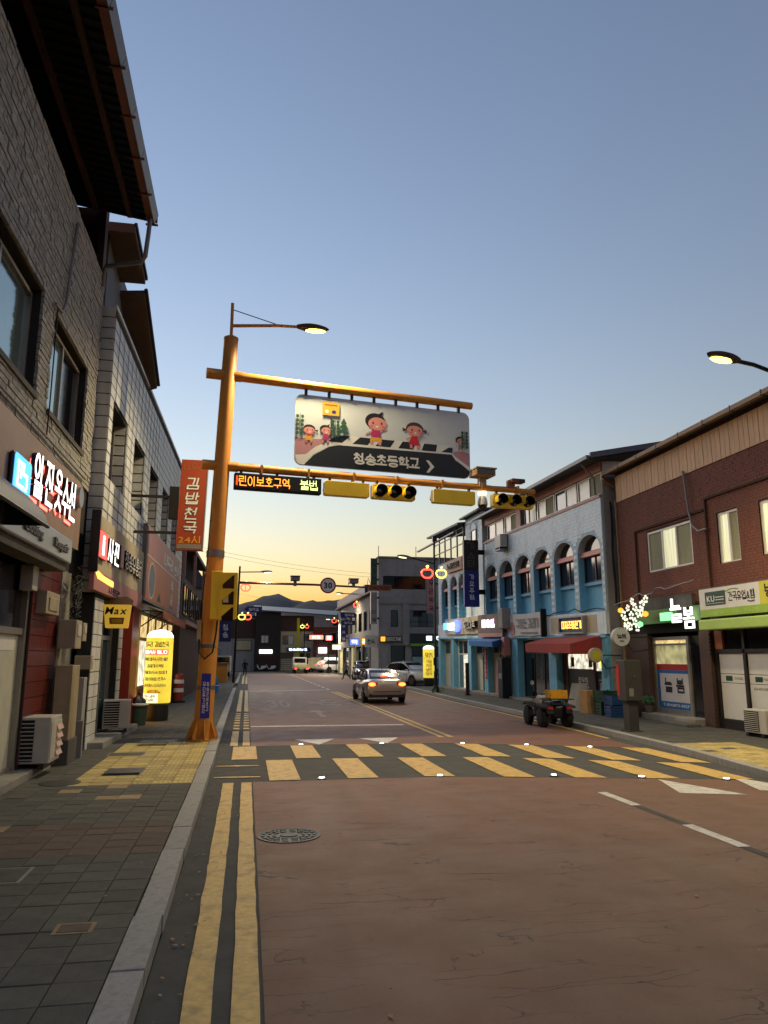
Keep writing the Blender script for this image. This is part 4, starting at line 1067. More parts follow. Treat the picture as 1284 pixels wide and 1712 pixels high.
mb.box(24.3, 47.4, -9, -8.8, 0, 7.5); mb.box(47.3, 47.5, -8.8, -.4, 0, 7.5)
mb.box(24.3, 47.3, -8.8, -.4, 7.3, 7.45); mb.box(24.3, 47.3, -8.8, -.4, 3.3, 3.5)
mb.obj('wall', 'blue_joint', BB); nb_.obj('niche_back', 'blue_wall', BB)
MB(TB).box(24.15, 24.3, -9, -.06, 0, 8.2).obj('end_wall', 'stucco_grey', BB)
# tiles of the upper wall: too small to pick apart one by one
tf = MB(TB); CT, WT = .125, .27
def in_arch(u, z):
    for c, hw, s_, r_ in [(a, HW, 5.78, .6) for a in ARC]+[(a, FHW, 5.9, .5) for a in FARC]:
        if abs(u-c) < hw+.01:
            if z < s_ or z < s_+r_*math.sqrt(max(0, 1-((u-c)/hw)**2))+.02: return True
    return False
for k in range(33):
    z = 3.6+k*CT
    u = 24.24-(WT/2 if k % 2 else 0)
    while u < 47.45:
        a, b = max(u+.006, 24.23), min(u+WT-.006, 47.48); u += WT
        dd = .006
        if 37.7 < b < 40.95: continue
        if z > 7.3 and a > 40.9: continue
        if b-a < .04 or any(in_arch(x_, z_) for x_ in (a, (a+b)/2, b) for z_ in (z, z+CT)): continue
        tf.box(a, b, -.002, rnd.uniform(.008, .014), z+.005, z+CT-.005)
for k in range(45):
    z = 3.6+k*CT; u = 37.78-(WT/2 if k % 2 else 0)
    while u < 40.85:
        a, b = max(u+.006, 37.77), min(u+WT-.006, 40.88); u += WT
        if b-a < .04 or (abs((a+b)/2-39.2) < .75 and 7.9 < z < 9.1): continue
        tf.box(a, b, .058, .068+rnd.uniform(0, .005), z+.005, z+CT-.005)
tf.obj('tile_field', 'blue_tile', BB, kind='stuff')
for i, u in enumerate(ARC+FARC):
    hw = HW if i < 6 else FHW
    for sgn in (-1, 1): MB(TB).box(*sorted((u+sgn*hw, u+sgn*(hw-.008))), -.318, -.004, 3.56, 5.8 if i < 6 else 5.9).obj('reveal', 'blue_wall', BB)
    w_ = window(TB, u-hw+.02, u+hw-.02, 4.66, 5.78, -.27, BB, 'dark_frame', ('glass_blue', 'glass_dark') if i % 2 else ('glass_dark', 'glass_blue'), 2, .055)
    MB(TB).hexa([(u-hw+.01, -.3, 5.62), (u+hw-.01, -.3, 5.62), (u+hw-.01, -.08, 5.62), (u-hw+.01, -.08, 5.62), (u-hw+.01, -.3, 5.86), (u+hw-.01, -.3, 5.86), (u+hw-.01, -.14, 5.80), (u-hw+.01, -.14, 5.80)]).obj('shutter_box', 'salmon', BB)
    MB(TB).box(u-hw+.01, u+hw-.01, -.31, -.2, 4.55, 4.66).obj('sill', 'blue_wall', BB)
    a = MB(TB); arch_bay(a, u, hw-.02, 5.80, .55, 5.80, -.29, -.27, 10); a.obj('arch_light', 'glass_dark', BB)
# upper window strip, eaves and gutter
us = [24.35, 25.2, 26.3, 27.4, 28.5, 29.55, 30.4]
mb = MB(TB).box(24.22, 37.7, -.25, .05, 7.58, 7.68); mb.obj('sill_band', 'pink_trim', BB)
for k, (a, b) in enumerate(((24.3, 26.3), (26.4, 28.45), (28.55, 30.4), (30.6, 32.3), (32.9, 34.7), (34.9, 37.4))):
    window(TB, a, b, 7.68, 8.55, -.14, BB, 'alu_frame', ('glass_pale', 'glass_dark') if k % 2 else ('curtain', 'glass_pale'), 2, .06)
MB(TB).box(24.22, 37.7, -.3, -.04, 8.55, 8.9).box(32.3, 32.9, -.3, -.03, 7.68, 8.55).obj('head_wall', 'pink_trim', BB)
MB(TB).box(24.3, 37.7, -8.8, -.3, 7.6, 7.7).obj('floor_slab', 'concrete_dark', BB)
rf = MB(TB).hexa([(23.7, .62, 8.80), (32.2, .62, 8.9), (32.2, -5, 10.0), (23.7, -5, 9.9), (23.7, .62, 8.92), (32.2, .62, 9.02), (32.2, -5, 10.12), (23.7, -5, 10.02)]).hexa([(32.25, .5, 8.78), (37.9, .5, 8.88), (37.9, -5, 9.98), (32.25, -5, 9.88), (32.25, .5, 8.88), (37.9, .5, 8.98), (37.9, -5, 10.08), (32.25, -5, 9.98)]).obj('roof', 'roof_slate', BB)
MB(TB).box(23.65, 32.2, .62, .74, 8.82, 8.95).obj('gutter', 'roof_grey', rf)
MB(TB).box(32.25, 37.9, .5, .6, 8.84, 8.94).obj('gutter', 'roof_grey', rf)
MB(TB).hexa([(23.6, .6, 8.85), (23.7, .6, 8.85), (23.7, -6, 10.15), (23.6, -6, 10.15), (23.6, .6, 9.05), (23.7, .6, 9.05), (23.7, -6, 10.35), (23.6, -6, 10.35)]).obj('verge', 'roof_grey', rf)
for u in (24.4, 31.3):
    a = TB(u, .6, 8.82); b = TB(u+.1, .08, 8.3); c_ = TB(u+.1, .07, 7.7)
    MB().tube([a, b, c_], .045, 8).obj('downpipe', 'pipe_grey', BB, True)
MB(TB).box(24.16, 24.22, -1.5, -.1, 7.6, 8.9).obj('gable_infill', 'alu_frame', BB)
# little tower window and far terrace with its steel frame
window(TB, 38.75, 39.65, 7.95, 8.6, .09, BB, 'dark_frame', 'glass_blue', 1, .05)
a = MB(TB); arch_bay(a, 39.2, .45, 8.6, .38, 8.6, .07, .1, 10); a.obj('arch_light', 'blue_tile', BB)
MB(TB).hexa([(37.6, .35, 9.42), (41.2, .35, 9.42), (41.2, -4, 9.9), (37.6, -4, 9.9), (37.6, .35, 9.52), (41.2, .35, 9.52), (41.2, -4, 10.0), (37.6, -4, 10.0)]).obj('tower_roof', 'roof_slate', BB)
tr_ = MB(TB).hexa([(41.0, .5, 9.15), (48.6, .5, 9.3), (48.6, -4, 9.8), (41.0, -4, 9.7), (41.0, .5, 9.27), (48.6, .5, 9.42), (48.6, -4, 9.92), (41.0, -4, 9.82)]).obj('terrace_roof', 'roof_slate', BB)
for u in (41.3, 42.7, 44.1, 45.5, 46.9, 48.2): MB(TB).box(u, u+.08, .0, .08, 7.45 if u < 47.4 else 8.7, 9.25).obj('terrace_post', 'dark_frame', BB)
for z in (8.1, 8.75, 9.05): MB(TB).box(41.2, 48.3, .02, .07, z, z+.06).obj('terrace_rail', 'dark_frame', BB)
MB(TB).hexa([(41.5, .6, 8.75), (49.9, .9, 8.55), (49.9, .75, 8.55), (41.5, .45, 8.75), (41.5, .6, 8.83), (49.9, .9, 8.63), (49.9, .75, 8.63), (41.5, .45, 8.83)]).obj('terrace_rail', 'dark_frame', BB)
# shop floor: band, piers, shopfronts
mb = MB(TB).box(24.2, 47.5, -.4, .06, 2.72, 3.56); mb.obj('fascia_band', 'blue_tile', BB)
MB(TB).box(24.2, 47.5, .06, .12, 2.66, 2.74).obj('cornice', 'blue_wall', BB)
for a, b in ((24.2, 24.75), (28.65, 29.4), (33.0, 33.75), (37.4, 38.0), (40.3, 40.9), (43.9, 44.4), (47.0, 47.5)):
    MB(TR(12.2)).box(a, b, -.45, .06, .08, 2.72+SH*(a-24.5)+.05).obj('shop_pier', 'blue_wall', BB)
T0 = TR(12.2)
def shopfront(a, b, z1, frame, glass, n, back, lower=None):
    MB(T0).box(a, b, -2.2, -2.1, .1, z1).obj('room_back', back, BB)
    f = MB(T0).box(a, a+.08, -.32, -.24, .1, z1).box(b-.08, b, -.32, -.24, .1, z1).box(a+.08, b-.08, -.32, -.24, z1-.1, z1).box(a+.08, b-.08, -.32, -.24, .1, .25)
    w = (b-a-.16)/n
    for i in range(1, n): f.box(a+.08+i*w-.03, a+.08+i*w+.03, -.32, -.24, .25, z1-.1)
    f.box(a+.08, b-.08, -.31, -.25, 2.12, 2.2)
    fo = f.obj('shopfront_frame', frame, BB)
    for i in range(n):
        g = glass[i % len(glass)]
        MB(T0).box(a+.08+i*w+.03, a+.08+(i+1)*w-.03, -.29, -.27, .25, 2.12).obj('pane', g, fo)
        MB(T0).box(a+.08+i*w+.03, a+.08+(i+1)*w-.03, -.29, -.27, 2.2, z1-.1).obj('pane', 'glass_dark', fo)
    return fo
MB(T0).box(24.75, 28.65, -2.2, -2.1, .1, 2.72).obj('room_back', 'lit_shop', BB)
f = MB(T0).box(24.75, 24.83, -.32, -.22, .1, 2.7).box(28.2, 28.65, -.32, -.22, .1, 2.7).box(25.78, 25.93, -.32, -.2, .1, 2.7).box(24.83, 28.2, -.32, -.22, 2.1, 2.7).obj('shopfront_frame', 'dark_wood', BB)
MB(T0).box(25.93, 28.2, -.28, -.26, 1.55, 2.1).obj('pane', 'lit_shop', f); MB(T0).box(24.83, 25.78, -.28, -.26, 1.5, 2.1).obj('pane', 'lit_shop', f)
for u_, w_, m_ in ((27.8, .3, 'glass_dark'), (26.25, .28, 'ink_navy'), (25.3, .4, 'lit_amber')): MB(T0).box(u_-w_/2, u_+w_/2, -.255, -.25, 1.62, 1.98).obj('window_notice', m_, f)
pn = MB(T0).box(25.93, 28.2, -.27, -.25, .5, 1.55).obj('panel', 'board_dark', f); pn2 = MB(T0).box(24.83, 25.78, -.27, -.25, .3, 1.5).obj('panel', 'navy_sign', f)
text('전우회\n정육점', T0, 26.9, 1.05, .85, .4, 'ink_white', pn, -.25, .006, .02, True)
text('민속\n주점', T0, 25.3, .95, .5, .26, 'ink_white', pn2, -.25, .006, .02, True); MB(T0).box(25.05, 25.6, -.249, -.244, 1.15, 1.2).obj('rule', 'lime_yellow', pn2)
MB(T0).box(24.83, 28.2, -.26, -.24, .1, .5).obj('stall_riser', 'concrete_dark', f)
f = shopfront(29.4, 33.0, 2.72, 'dark_frame', ['glass_dark', 'glass', 'glass_dark'], 3, 'interior_dark')
text('영업중', T0, 31.0, 1.3, .12, .5, 'ink_grey', f, -.266, .004, .01, True)
shopfront(33.75, 37.4, 2.85, 'sign_beige', ['glass_dark', 'glass', 'glass_dark', 'glass_pale'], 4, 'interior_dark')
shopfront(38.0, 40.3, 2.9, 'alu_frame', ['glass', 'glass_pale'], 2, 'interior_dark')
shopfront(40.9, 43.9, 3.0, 'white_frame', ['glass_pale', 'lit_shop', 'glass_teal'], 3, 'lit_shop')
shopfront(44.4, 47.0, 3.05, 'sign_beige', ['curtain', 'glass_pale'], 2, 'lit_warm')
MB(T0).box(24.2, 47.5, -.2, .25, .08, .22).obj('threshold', 'concrete', BB)

# things fixed to the blue building
def board(name, label, T, u0, u1, z0, z1, d, mat, cat='shop sign', th=.1):
    t = thing(name, label, cat, T((u0+u1)/2, d, z0)); MB(T).box(u0, u1, d, d+th, z0, z1).obj('board', mat, t); return t
t = board('shop_sign', 'navy sign with yellow letters in a silver frame above the red awning', TB, 25.76, 27.85, 2.86, 3.4, .08, 'navy_sign')
mb = MB(TB).box(25.7, 27.9, .08, .24, 2.8, 2.86).box(25.7, 27.9, .08, .24, 3.4, 3.46).box(25.7, 25.76, .08, .24, 2.86, 3.4).box(27.85, 27.9, .08, .24, 2.86, 3.4); mb.obj('frame', 'silver_panel', t)
text('미자조명전기', TB, 26.8, 3.13, 1.75, .3, 'lit_amber', t, .182, .008, .02, True)
board('render_patch', 'bare beige patch of wall around the navy sign', TB, 24.9, 29.0, 2.84, 3.46, .061, 'sign_beige', 'wall patch', .012)
t = thing('cloth_banner', 'white cloth banner with grey brush lettering between brown sign and navy sign', 'banner', TB(31.5, .2, 2.8))
mb = MB(TB); n = 14; vs = []
for i in range(n+1):
    u = 29.55+i*4.1/n
    for z0 in (0, 1):
        zz = 2.76+.02*math.sin(i*.9) if z0 == 0 else 3.72+.05*((i-7)/7)**2-.02*(i < 2)
        vs.append((u, .16+.02*math.sin(i*1.7+z0), zz))
mb.add(vs, [(2*i, 2*i+2, 2*i+3, 2*i+1) for i in range(n)]); bn = mb.obj('cloth', 'banner_white', t, True)
text('구름든 감레기', TB, 31.4, 3.3, 2.7, .42, 'ink_grey', bn, .19, .004, .016, True, slant=-.1); MB(TB).box(30.2, 32.2, .19, .194, 2.86, 2.92).obj('small_print', 'ink_grey', bn)
MB(TB).prism([(33.0, 2.8), (33.45, 2.8), (33.55, 3.1), (33.4, 3.35), (33.2, 3.4), (33.0, 3.2)], .19, .194, ax=1).obj('painted_figure', 'pink_board', bn)
MB(TB).box(29.45, 29.55, .06, .3, 2.7, 3.85).obj('end_post', 'black_matte', t)
t = board('shop_sign', 'brown sign with glowing pink-white letters above the blue awning', TB, 34.3, 38.15, 2.92, 3.86, .08, 'sign_brown', th=.22)
text('미용실', TB, 36.4, 3.4, 2.0, .42, 'lit_magenta', t, .31, .02, .035, True); text('미용실', TB, 36.4, 3.4, 2.0, .42, 'black_plastic', t, .3, .01, .04, True, name='letter_case')
MB(TB).box(34.3, 38.15, .3, .31, 2.74, 2.92).obj('lower_strip', 'pink_board', t)
t = board('shop_sign', 'beige sign with black block letters left of the brown sign', TB, 38.2, 41.15, 2.92, 3.84, .08, 'sign_beige')
text('우리마트', TB, 39.6, 3.4, 2.2, .4, 'black_plastic', t, .18, .18, .02, True, name='letter_case'); text('우리마트', TB, 39.6, 3.4, 2.2, .4, 'ink_white', t, .365, .008, .0, True)
t = board('shop_sign', 'beige sign with glowing blue disc at the far end of the blue building', TB, 41.25, 45.3, 2.92, 3.84, .08, 'sign_beige')
mb = MB(TB); mb.prism([(42.4+.75*math.cos(q*.2618), 3.4+.36*math.sin(q*.2618)) for q in range(24)], .19, .3, ax=1); mb.obj('disc', 'lit_bluedeep', t)
text('부동산', TB, 43.5, 3.38, 1.6, .42, 'lit_cool', t, .19, .15, .03, True); MB(TB).box(44.5, 45.2, .19, .32, 3.2, 3.62).obj('icon', 'lit_blue', t)
t = board('hall_sign', 'orange-framed upper sign with black letters over the far arches', TB, 41.4, 44.9, 6.65, 7.35, .08, 'salmon')
MB(TB).box(41.55, 44.75, .18, .2, 6.78, 7.25).obj('face', 'sign_beige', t); text('노래연습장', TB, 43.1, 7.0, 2.6, .34, 'ink_dark', t, .2, .05, .02, True)
# projecting karaoke sign
t = thing('vertical_sign', 'tall dark and blue projecting karaoke sign on the blue building tower', 'projecting sign', (11.6, 37.7, 4.6))
def TK(u, d, z): return (u, 37.6-d, z)
MB(TK).box(11.05, 11.85, -.25, 0, 6.45, 8.05).obj('upper_cabinet', 'black_plastic', t); MB(TK).box(11.05, 11.85, -.25, 0, 4.55, 6.44).obj('lower_cabinet', 'road_blue', t)
for ch, z in (('가', 7.75), ('스', 7.25), ('타', 6.8)): text(ch, TK, 11.45, z, .42, .36, 'sign_brown', t, 0, .006, .02)
for ch, z in (('가', 6.1), ('요', 5.75), ('주', 5.4), ('점', 5.05)): text(ch, TK, 11.45, z, .28, .26, 'ink_white', t, 0, .006, .02)
for z in (5.2, 7.3): MB(TK).box(11.85, 12.2, -.18, -.08, z, z+.25).obj('bracket', 'black_matte', t)
ac = ac_unit('outdoor air-conditioner bracketed under the upper windows of the blue building', TB(34.3, .25, 6.9), RAD(90), .85, .34, .62, False)
MB().box(-.4, .4, -.2, .2, -.06, 0).obj('bracket', 'grey_steel', ac)
t = thing('shop_awning', 'large red fabric awning over the lit shop at the near end of the blue building', 'awning', (11.6, 26.8, 2.3))
z0 = 2.72
MB().add([(12.1, 24.6, z0), (12.1, 29.25, z0+.06), (10.95, 28.85, 2.52), (10.95, 24.6, 2.44), (10.95, 28.85, 2.18), (10.95, 24.6, 2.12), (12.1, 24.6, 2.1), (12.1, 29.25, 2.2)],
         [(0, 1, 2, 3), (3, 2, 4, 5), (0, 3, 5, 6), (1, 7, 4, 2)]).obj('fabric', 'red_fabric', t)
for u in (24.7, 27, 29.1): MB().tube([(12.1, u, 2.3), (11.0, u-.1, 2.42)], .02, 6).obj('arm', 'grey_steel', t)
t = thing('shop_awning', 'blue fabric awning over the shops below the brown sign', 'awning', (11.7, 37, 2.5))
MB().add([(12.1, 34.6, 2.86), (12.1, 40.2, 2.98), (11.15, 37.4, 2.8), (11.15, 33.6, 2.68), (11.15, 37.4, 2.56), (11.15, 33.6, 2.44), (12.1, 34.6, 2.44), (12.1, 40.2, 2.6)],
         [(0, 1, 2, 3), (3, 2, 4, 5), (0, 3, 5, 6), (1, 7, 4, 2)]).obj('fabric', 'blue_fabric', t)
t = thing('door_poster', 'narrow red vertical notice on a blue shop pier under the blue awning', 'notice', (12.1, 37.7, .9)); MB(T0).box(37.5, 37.85, .062, .09, .9, 2.4).obj('sheet', 'ink_red', t)
text('안\n전\n한\n먹\n거\n리', T0, 37.67, 1.65, .2, 1.35, 'ink_white', t, .09, .004, .01, True)
t = thing('standing_poster', 'pale figure poster standing beside the dark door under the blue awning', 'poster', (12.0, 35.1, .2)); MB(T0).box(34.9, 35.9, .1, .14, .25, 1.75).obj('sheet', 'pink_board', t); MB(T0).prism([(35.1, .4), (35.7, .4), (35.6, .9), (35.75, 1.2), (35.5, 1.55), (35.25, 1.5), (35.2, 1.1)], .14, .15, ax=1).obj('picture', 'stucco_blue', t)
t = thing('vending_machine', 'dark upright machine with a white ring beside the pier', 'machine', (11.9, 34.0, .12)); MB(T0).box(33.78, 34.4, .1, .55, .12, 1.95).obj('case', 'black_plastic', t, bevel=.02); MB(T0).box(33.85, 34.3, .55, .56, 1.0, 1.25).obj('screen', 'stucco_blue', t)
t = thing('meter_box', 'weathered pink-white meter box hanging at the pier between banner and brown sign', 'meter box', (12.0, 33.9, 2.1)); MB(T0).box(33.8, 34.25, .1, .4, 2.05, 2.9).obj('case', 'pink_board', t, bevel=.02); MB(T0).box(33.7, 34.3, .06, .5, 3.3, 4.25).obj('transformer', 'stucco_grey', t, bevel=.03)
t = thing('cable_run', 'black cable sagging along the blue wall above the navy sign', 'cables', TB(27, .1, 3.6))
MB().tube([TB(24.2+i*.6, .1, 3.62+.06*math.sin(i*1.3)+(.16 if i == 4 else 0)) for i in range(10)], .022, 6).obj('cable', 'cable_black', t, True)
MB().tube([TB(24.1, -.3-.02*math.sin(i), 7.4-i*.4) for i in range(10)], .035, 6).tube([TB(24.08, -.45, 6.8-i*.4) for i in range(9)], .02, 6).obj('drop_cable', 'cable_black', t, True)

# ------------------------------------------------------------------ right: brown brick building
BR = thing('brown_brick_building', 'two-storey brown brick building with tan plank frieze, cut by the right edge', 'building', (12.6, 18, .1))
TBR = TR(12.6)
bw = [(19.52, 22.0, 4.62, 5.93), (17.4, 18.3, 4.45, 5.88), (13.2, 16.55, 4.5, 5.86)]
mb = MB(TBR); wall_holes(mb, 10, 23.85, 3.5, 7.3, -.35, -.012, bw); mb.box(10, 23.85, -.3, .0, 7.3, 8.35); mb.box(10, 23.85, -8, -7.8, 0, 8.3); mb.box(23.65, 23.85, -7.8, -.35, 0, 8.3)
mb.box(10, 23.65, -7.8, -.35, 7.9, 8.1); mb.box(10, 23.65, -7.8, -.35, 3.3, 3.5); mb.box(10, 10.2, -7.8, -.35, 0, 8.3)
mb.obj('wall', 'mortar_brown', BR)
bf = MB(TBR); ch_, bl_ = .078, .23
for k in range(int((7.3-3.55)/ch_)):
    z = 3.55+k*ch_; u = 12.0-(bl_/2 if k % 2 else 0)
    while u < 23.8:
        a, b = u+.005, min(u+bl_-.005, 23.84); u += bl_
        if b-a < .03: continue
        mz = z+ch_/2; segs = [(a, b)]
        for (h0, h1, g0, g1) in bw:
            if g0 < mz < g1:
                n2 = []
                for p, q in segs:
                    if q <= h0 or p >= h1: n2.append((p, q))
                    else:
                        if p < h0-.02: n2.append((p, h0))
                        if q > h1+.02: n2.append((h1, q))
                segs = n2
        inset = -.05 if (18.9 < (a+b)/2 < 22.6 and 3.6 < mz < 6.05) or ((a+b)/2 < 18.75 and 3.6 < mz < 6.35) else 0
        for p, q in segs: bf.box(p, q, -.06, inset*0+rnd.uniform(-.003, .006) if inset == 0 else -.012+rnd.uniform(.002, .006), z+.004, z+ch_-.004)
bf.obj('brick_field', 'brick_red', BR, kind='stuff')
MB(TBR).box(18.85, 22.7, .0, .05, 6.05, 6.1).box(22.65, 22.7, 0, .05, 3.6, 6.05).obj('brick_moulding', 'mortar_brown', BR)
MB(TBR).box(10, 18.75, .0, .05, 6.35, 6.4).box(18.7, 18.75, 0, .05, 3.6, 6.35).obj('brick_moulding', 'mortar_brown', BR)
for k in range(56): 
    u = 23.8-(k+1)*.2
    MB(TBR).box(u+.008, u+.192, 0, .03+(.004 if k % 2 else 0), 7.3, 8.22).obj('plank', 'timber_clad', BR)
ea = MB(TBR).hexa([(9.9, .3, 8.3), (24.0, .3, 8.3), (24.0, -6, 9.4), (9.9, -6, 9.4), (9.9, .3, 8.38), (24.0, .3, 8.38), (24.0, -6, 9.48), (9.9, -6, 9.48)]).obj('roof', 'roof_slate', BR)
for k in range(11):
    u = 24.05-(k+1)*1.22
    g = MB(TBR).box(u+.01, u+1.21, .28, .42, 8.3, 8.42).obj('gutter', 'soffit_beige', BR)
    MB(TBR).box(u, u+.03, .27, .43, 8.29, 8.44).obj('gutter_clip', 'dark_frame', g)
MB().tube([(12.2, 24.0, 8.32), (12.3, 24.02, 8.1), (12.55, 23.9, 7.9)], .04, 8).obj('gutter_outlet', 'fascia_orange', BR, True)
MB(TBR).box(23.84, 23.9, -.05, .05, .1, 7.4).obj('corner_trim', 'soffit_beige', BR)
MB().tube([(12.52, 19.6, 7.4), (12.52, 19.55, 7.2), (12.52, 19.45, 6.15), (12.52, 19.4, 6.0), (12.5, 19.3, 5.72), (12.48, 19.0, 5.5), (12.46, 18.6, 5.5)], .03, 8).obj('conduit', 'pipe_grey', BR, True)
MB().tube([(12.55, 18.75, 5.6), (12.55, 18.72, 3.6)], .015, 6).obj('wall_cable', 'mortar_brown', BR)
window(TBR, *bw[0], -.06, BR, 'white_frame', ('curtain', 'lit_window', 'curtain'), 3, .07)
window(TBR, *bw[1], -.08, BR, 'white_frame', ('curtain', 'lit_window'), 2, .07)
window(TBR, *bw[2], -.08, BR, 'white_frame', ('lit_window', 'curtain', 'lit_window'), 3, .07)
# ground floor
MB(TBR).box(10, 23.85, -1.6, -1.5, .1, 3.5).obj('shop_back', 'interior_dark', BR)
MB(TBR).box(18.95, 23.8, -.3, .0, 2.72, 3.5).obj('fascia_wall', 'interior_dark', BR)
MB(TBR).box(10, 18.95, -.3, .0, 2.72, 3.5).obj('fascia_wall', 'stucco_grey', BR)
for a, b in ((22.3, 23.7), (18.98, 19.5)): MB(TBR).box(a, b, -.3, .04, .1, 2.72).obj('timber_pier', 'dark_wood', BR)
mb = MB(TBR)
for k in range(24): mb.box(18.94, 18.99, .03, .1, .15+k*.105, .21+k*.105)
mb.obj('log_edge', 'dark_wood', BR, kind='stuff')
d_ = MB(TBR).box(20.3, 20.42, -.25, -.12, .3, 2.6).box(22.2, 22.3, -.25, -.12, .3, 2.6).box(20.42, 22.2, -.25, -.12, 2.5, 2.6).box(20.42, 22.2, -.25, -.12, 2.34, 2.4).box(20.42, 22.2, -.25, -.12, .3, .45).box(19.5, 19.56, -.25, -.12, .3, 2.6).obj('shopfront_frame', 'alu_frame', BR)
MB(TBR).box(20.42, 22.2, -.2, -.18, 2.4, 2.5).obj('pane', 'lit_warm', d_)
MB(TBR).box(20.42, 22.2, -.2, -.18, 1.78, 2.34).obj('pane', 'lit_dim', d_)
MB(TBR).box(20.42, 22.2, -.2, -.17, 1.6, 1.78).obj('red_band', 'ink_red', d_)
pp = MB(TBR).box(20.42, 22.2, -.2, -.17, .45, 1.6).obj('window_print', 'blue_fabric', d_)
MB(TBR).box(20.46, 22.05, -.17, -.165, .66, 1.5).obj('print_field', 'banner_white', pp)
for ch, u in (('늘', 21.6), ('봄', 20.95)): text(ch, TBR, u, 1.15, .42, .44, 'ink_dark', pp, -.165, .004, .02, True)
text('T.054)873-3027', TBR, 21.25, .55, 1.4, .1, 'ink_white', pp, -.17, .004, .012, True)
MB(TBR).box(19.56, 20.3, -.2, -.18, .3, 2.6).obj('pane', 'glass_dark', d_)
MB(TBR).box(19.5, 22.4, -.3, .35, .1, .3).obj('door_step', 'concrete', BR, bevel=.02); MB(TBR).box(19.2, 20.6, .35, .8, .1, .2).obj('door_step', 'concrete_dark', BR, bevel=.02)
# glazed sliding doors with white film
f = MB(TBR).box(18.86, 18.98, -.2, -.05, .1, 2.72).box(17.66, 17.76, -.2, -.05, .1, 2.72).box(16.6, 16.7, -.2, -.05, .1, 2.72).box(10.2, 18.86, -.2, -.05, 2.1, 2.2).box(10.2, 18.86, -.2, -.05, .1, .36)
f = f.obj('shopfront_frame', 'dark_frame', BR)
for a, b in ((17.78, 18.84), (16.72, 17.64), (15.3, 16.58), (13.6, 15.2)):
    for z0_, z1_ in ((.38, 1.31), (1.325, 1.545), (1.56, 2.09)):
        p_ = MB(TBR).box(a, b, -.14, -.11, z0_, z1_).obj('film_panel', 'board_white', f)
        if z0_ == 1.325:
            MB(TBR).box(b-.5, b-.22, -.11, -.105, 1.37, 1.5).obj('mark', 'green_deep', p_); text('건국유업', TBR, a+.3, 1.44, .35, .07, 'ink_grey', p_, -.11, .003, .01, True)
    MB(TBR).box(a, b, -.14, -.11, 2.2, 2.7).obj('pane', 'glass_dark', f)
text('054-873-3400', TBR, 17.2, 1.2, .6, .07, 'ink_grey', f, -.108, .003, .01, True)
MB(TBR).box(18.55, 18.86, -.1, -.03, 2.2, 2.7).obj('orange_panel', 'fascia_orange', BR)

# things fixed to the brick building
t = thing('shop_sign', 'white milk-shop sign with dark green plate and lime strip at the right edge', 'shop sign', (12.5, 17.6, 3.0))
TQ = TR(12.55)
MB(TQ).box(12, 18.92, 0, .25, 3.05, 3.83).obj('cabinet', 'gutter_grey', t); MB(TQ).box(16.4, 18.9, .25, .262, 3.26, 3.81).obj('face', 'board_white', t); MB(TQ).box(12, 16.4, .25, .262, 3.26, 3.81).obj('face', 'lime_yellow', t)
MB(TQ).box(12, 18.9, .25, .264, 3.06, 3.26).obj('lime_strip', 'lime', t)
pl = MB(TQ).box(17.75, 18.62, .262, .275, 3.36, 3.72).obj('plate', 'green_deep', t); text('KU', TQ, 18.37, 3.53, .34, .16, 'ink_white', pl, .275, .004, .01, True); MB(TQ).box(17.8, 18.15, .275, .279, 3.48, 3.5).box(17.8, 18.15, .275, .279, 3.55, 3.57).box(17.8, 18.58, .275, .278, 3.4, 3.41).obj('small_print', 'ink_white', pl)
text('건국유업＆햄'.replace('＆', '&'), TQ, 17.1, 3.54, 1.05, .24, 'ink_dark', t, .262, .005, .006, True)
MB(TQ).tube([(17.72-.09*i, .266, 3.68+.06*math.sin(i*.45)) for i in range(7)], .012, 5).obj('arc_mark', 'lime', t)
MB(TQ).tube([(16.85-.05*i, .268, 3.39-.03*math.sin(i*.55)) for i in range(6)], .014, 5).obj('arc_mark', 'ink_dark', t)
text('아침을 깨우는 건강 - 건국유업', TQ, 17.5, 3.15, 2.1, .11, 'lime_pale', t, .264, .004, .012, True)
text('방', TQ, 16.05, 3.58, .3, .34, 'ink_dark', t, .262, .005, .01, True); text('문판매', TQ, 15.4, 3.55, .9, .3, 'ink_dark', t, .262, .005, .01, True)
t = thing('rolled_awning', 'rolled lime-green awning strip below the milk-shop sign', 'awning', (12.4, 17, 2.7)); MB(TQ).box(12, 18.8, .05, .42, 2.7, 2.98).obj('roll', 'lime_pale', t, bevel=.03)
t = thing('shop_sign', 'dark green sign with stacked white glowing letters beside the flower lights', 'shop sign', (12.4, 20.5, 3.0))
MB(TQ).box(19.0, 22.7, 0, .2, 3.0, 3.42).obj('board', 'green_sign', t); MB(TQ).box(20.4, 21.0, .2, .26, 3.06, 3.3).obj('lit_panel', 'lit_green', t)
text('늘', TQ, 20.02, 3.32, .5, .7, 'lit_white', t, .3, .06, -.008, True, name='letter'); text('봄', TQ, 19.38, 3.08, .48, .6, 'lit_white', t, .3, .06, -.008, True, name='letter')
MB(TQ).box(19.5, 20.0, .2, .3, 3.0, 3.4).obj('letter_rail', 'black_plastic', t)
MB(TQ).box(19.6, 22.7, -.1, .05, 3.42, 3.8).obj('back_board', 'concrete_dark', t)
t = thing('flower_lights', 'cluster of glowing white blossom lights with orange and green bulbs', 'light decoration', (12.2, 22.2, 2.9))
r2 = random.Random(2)
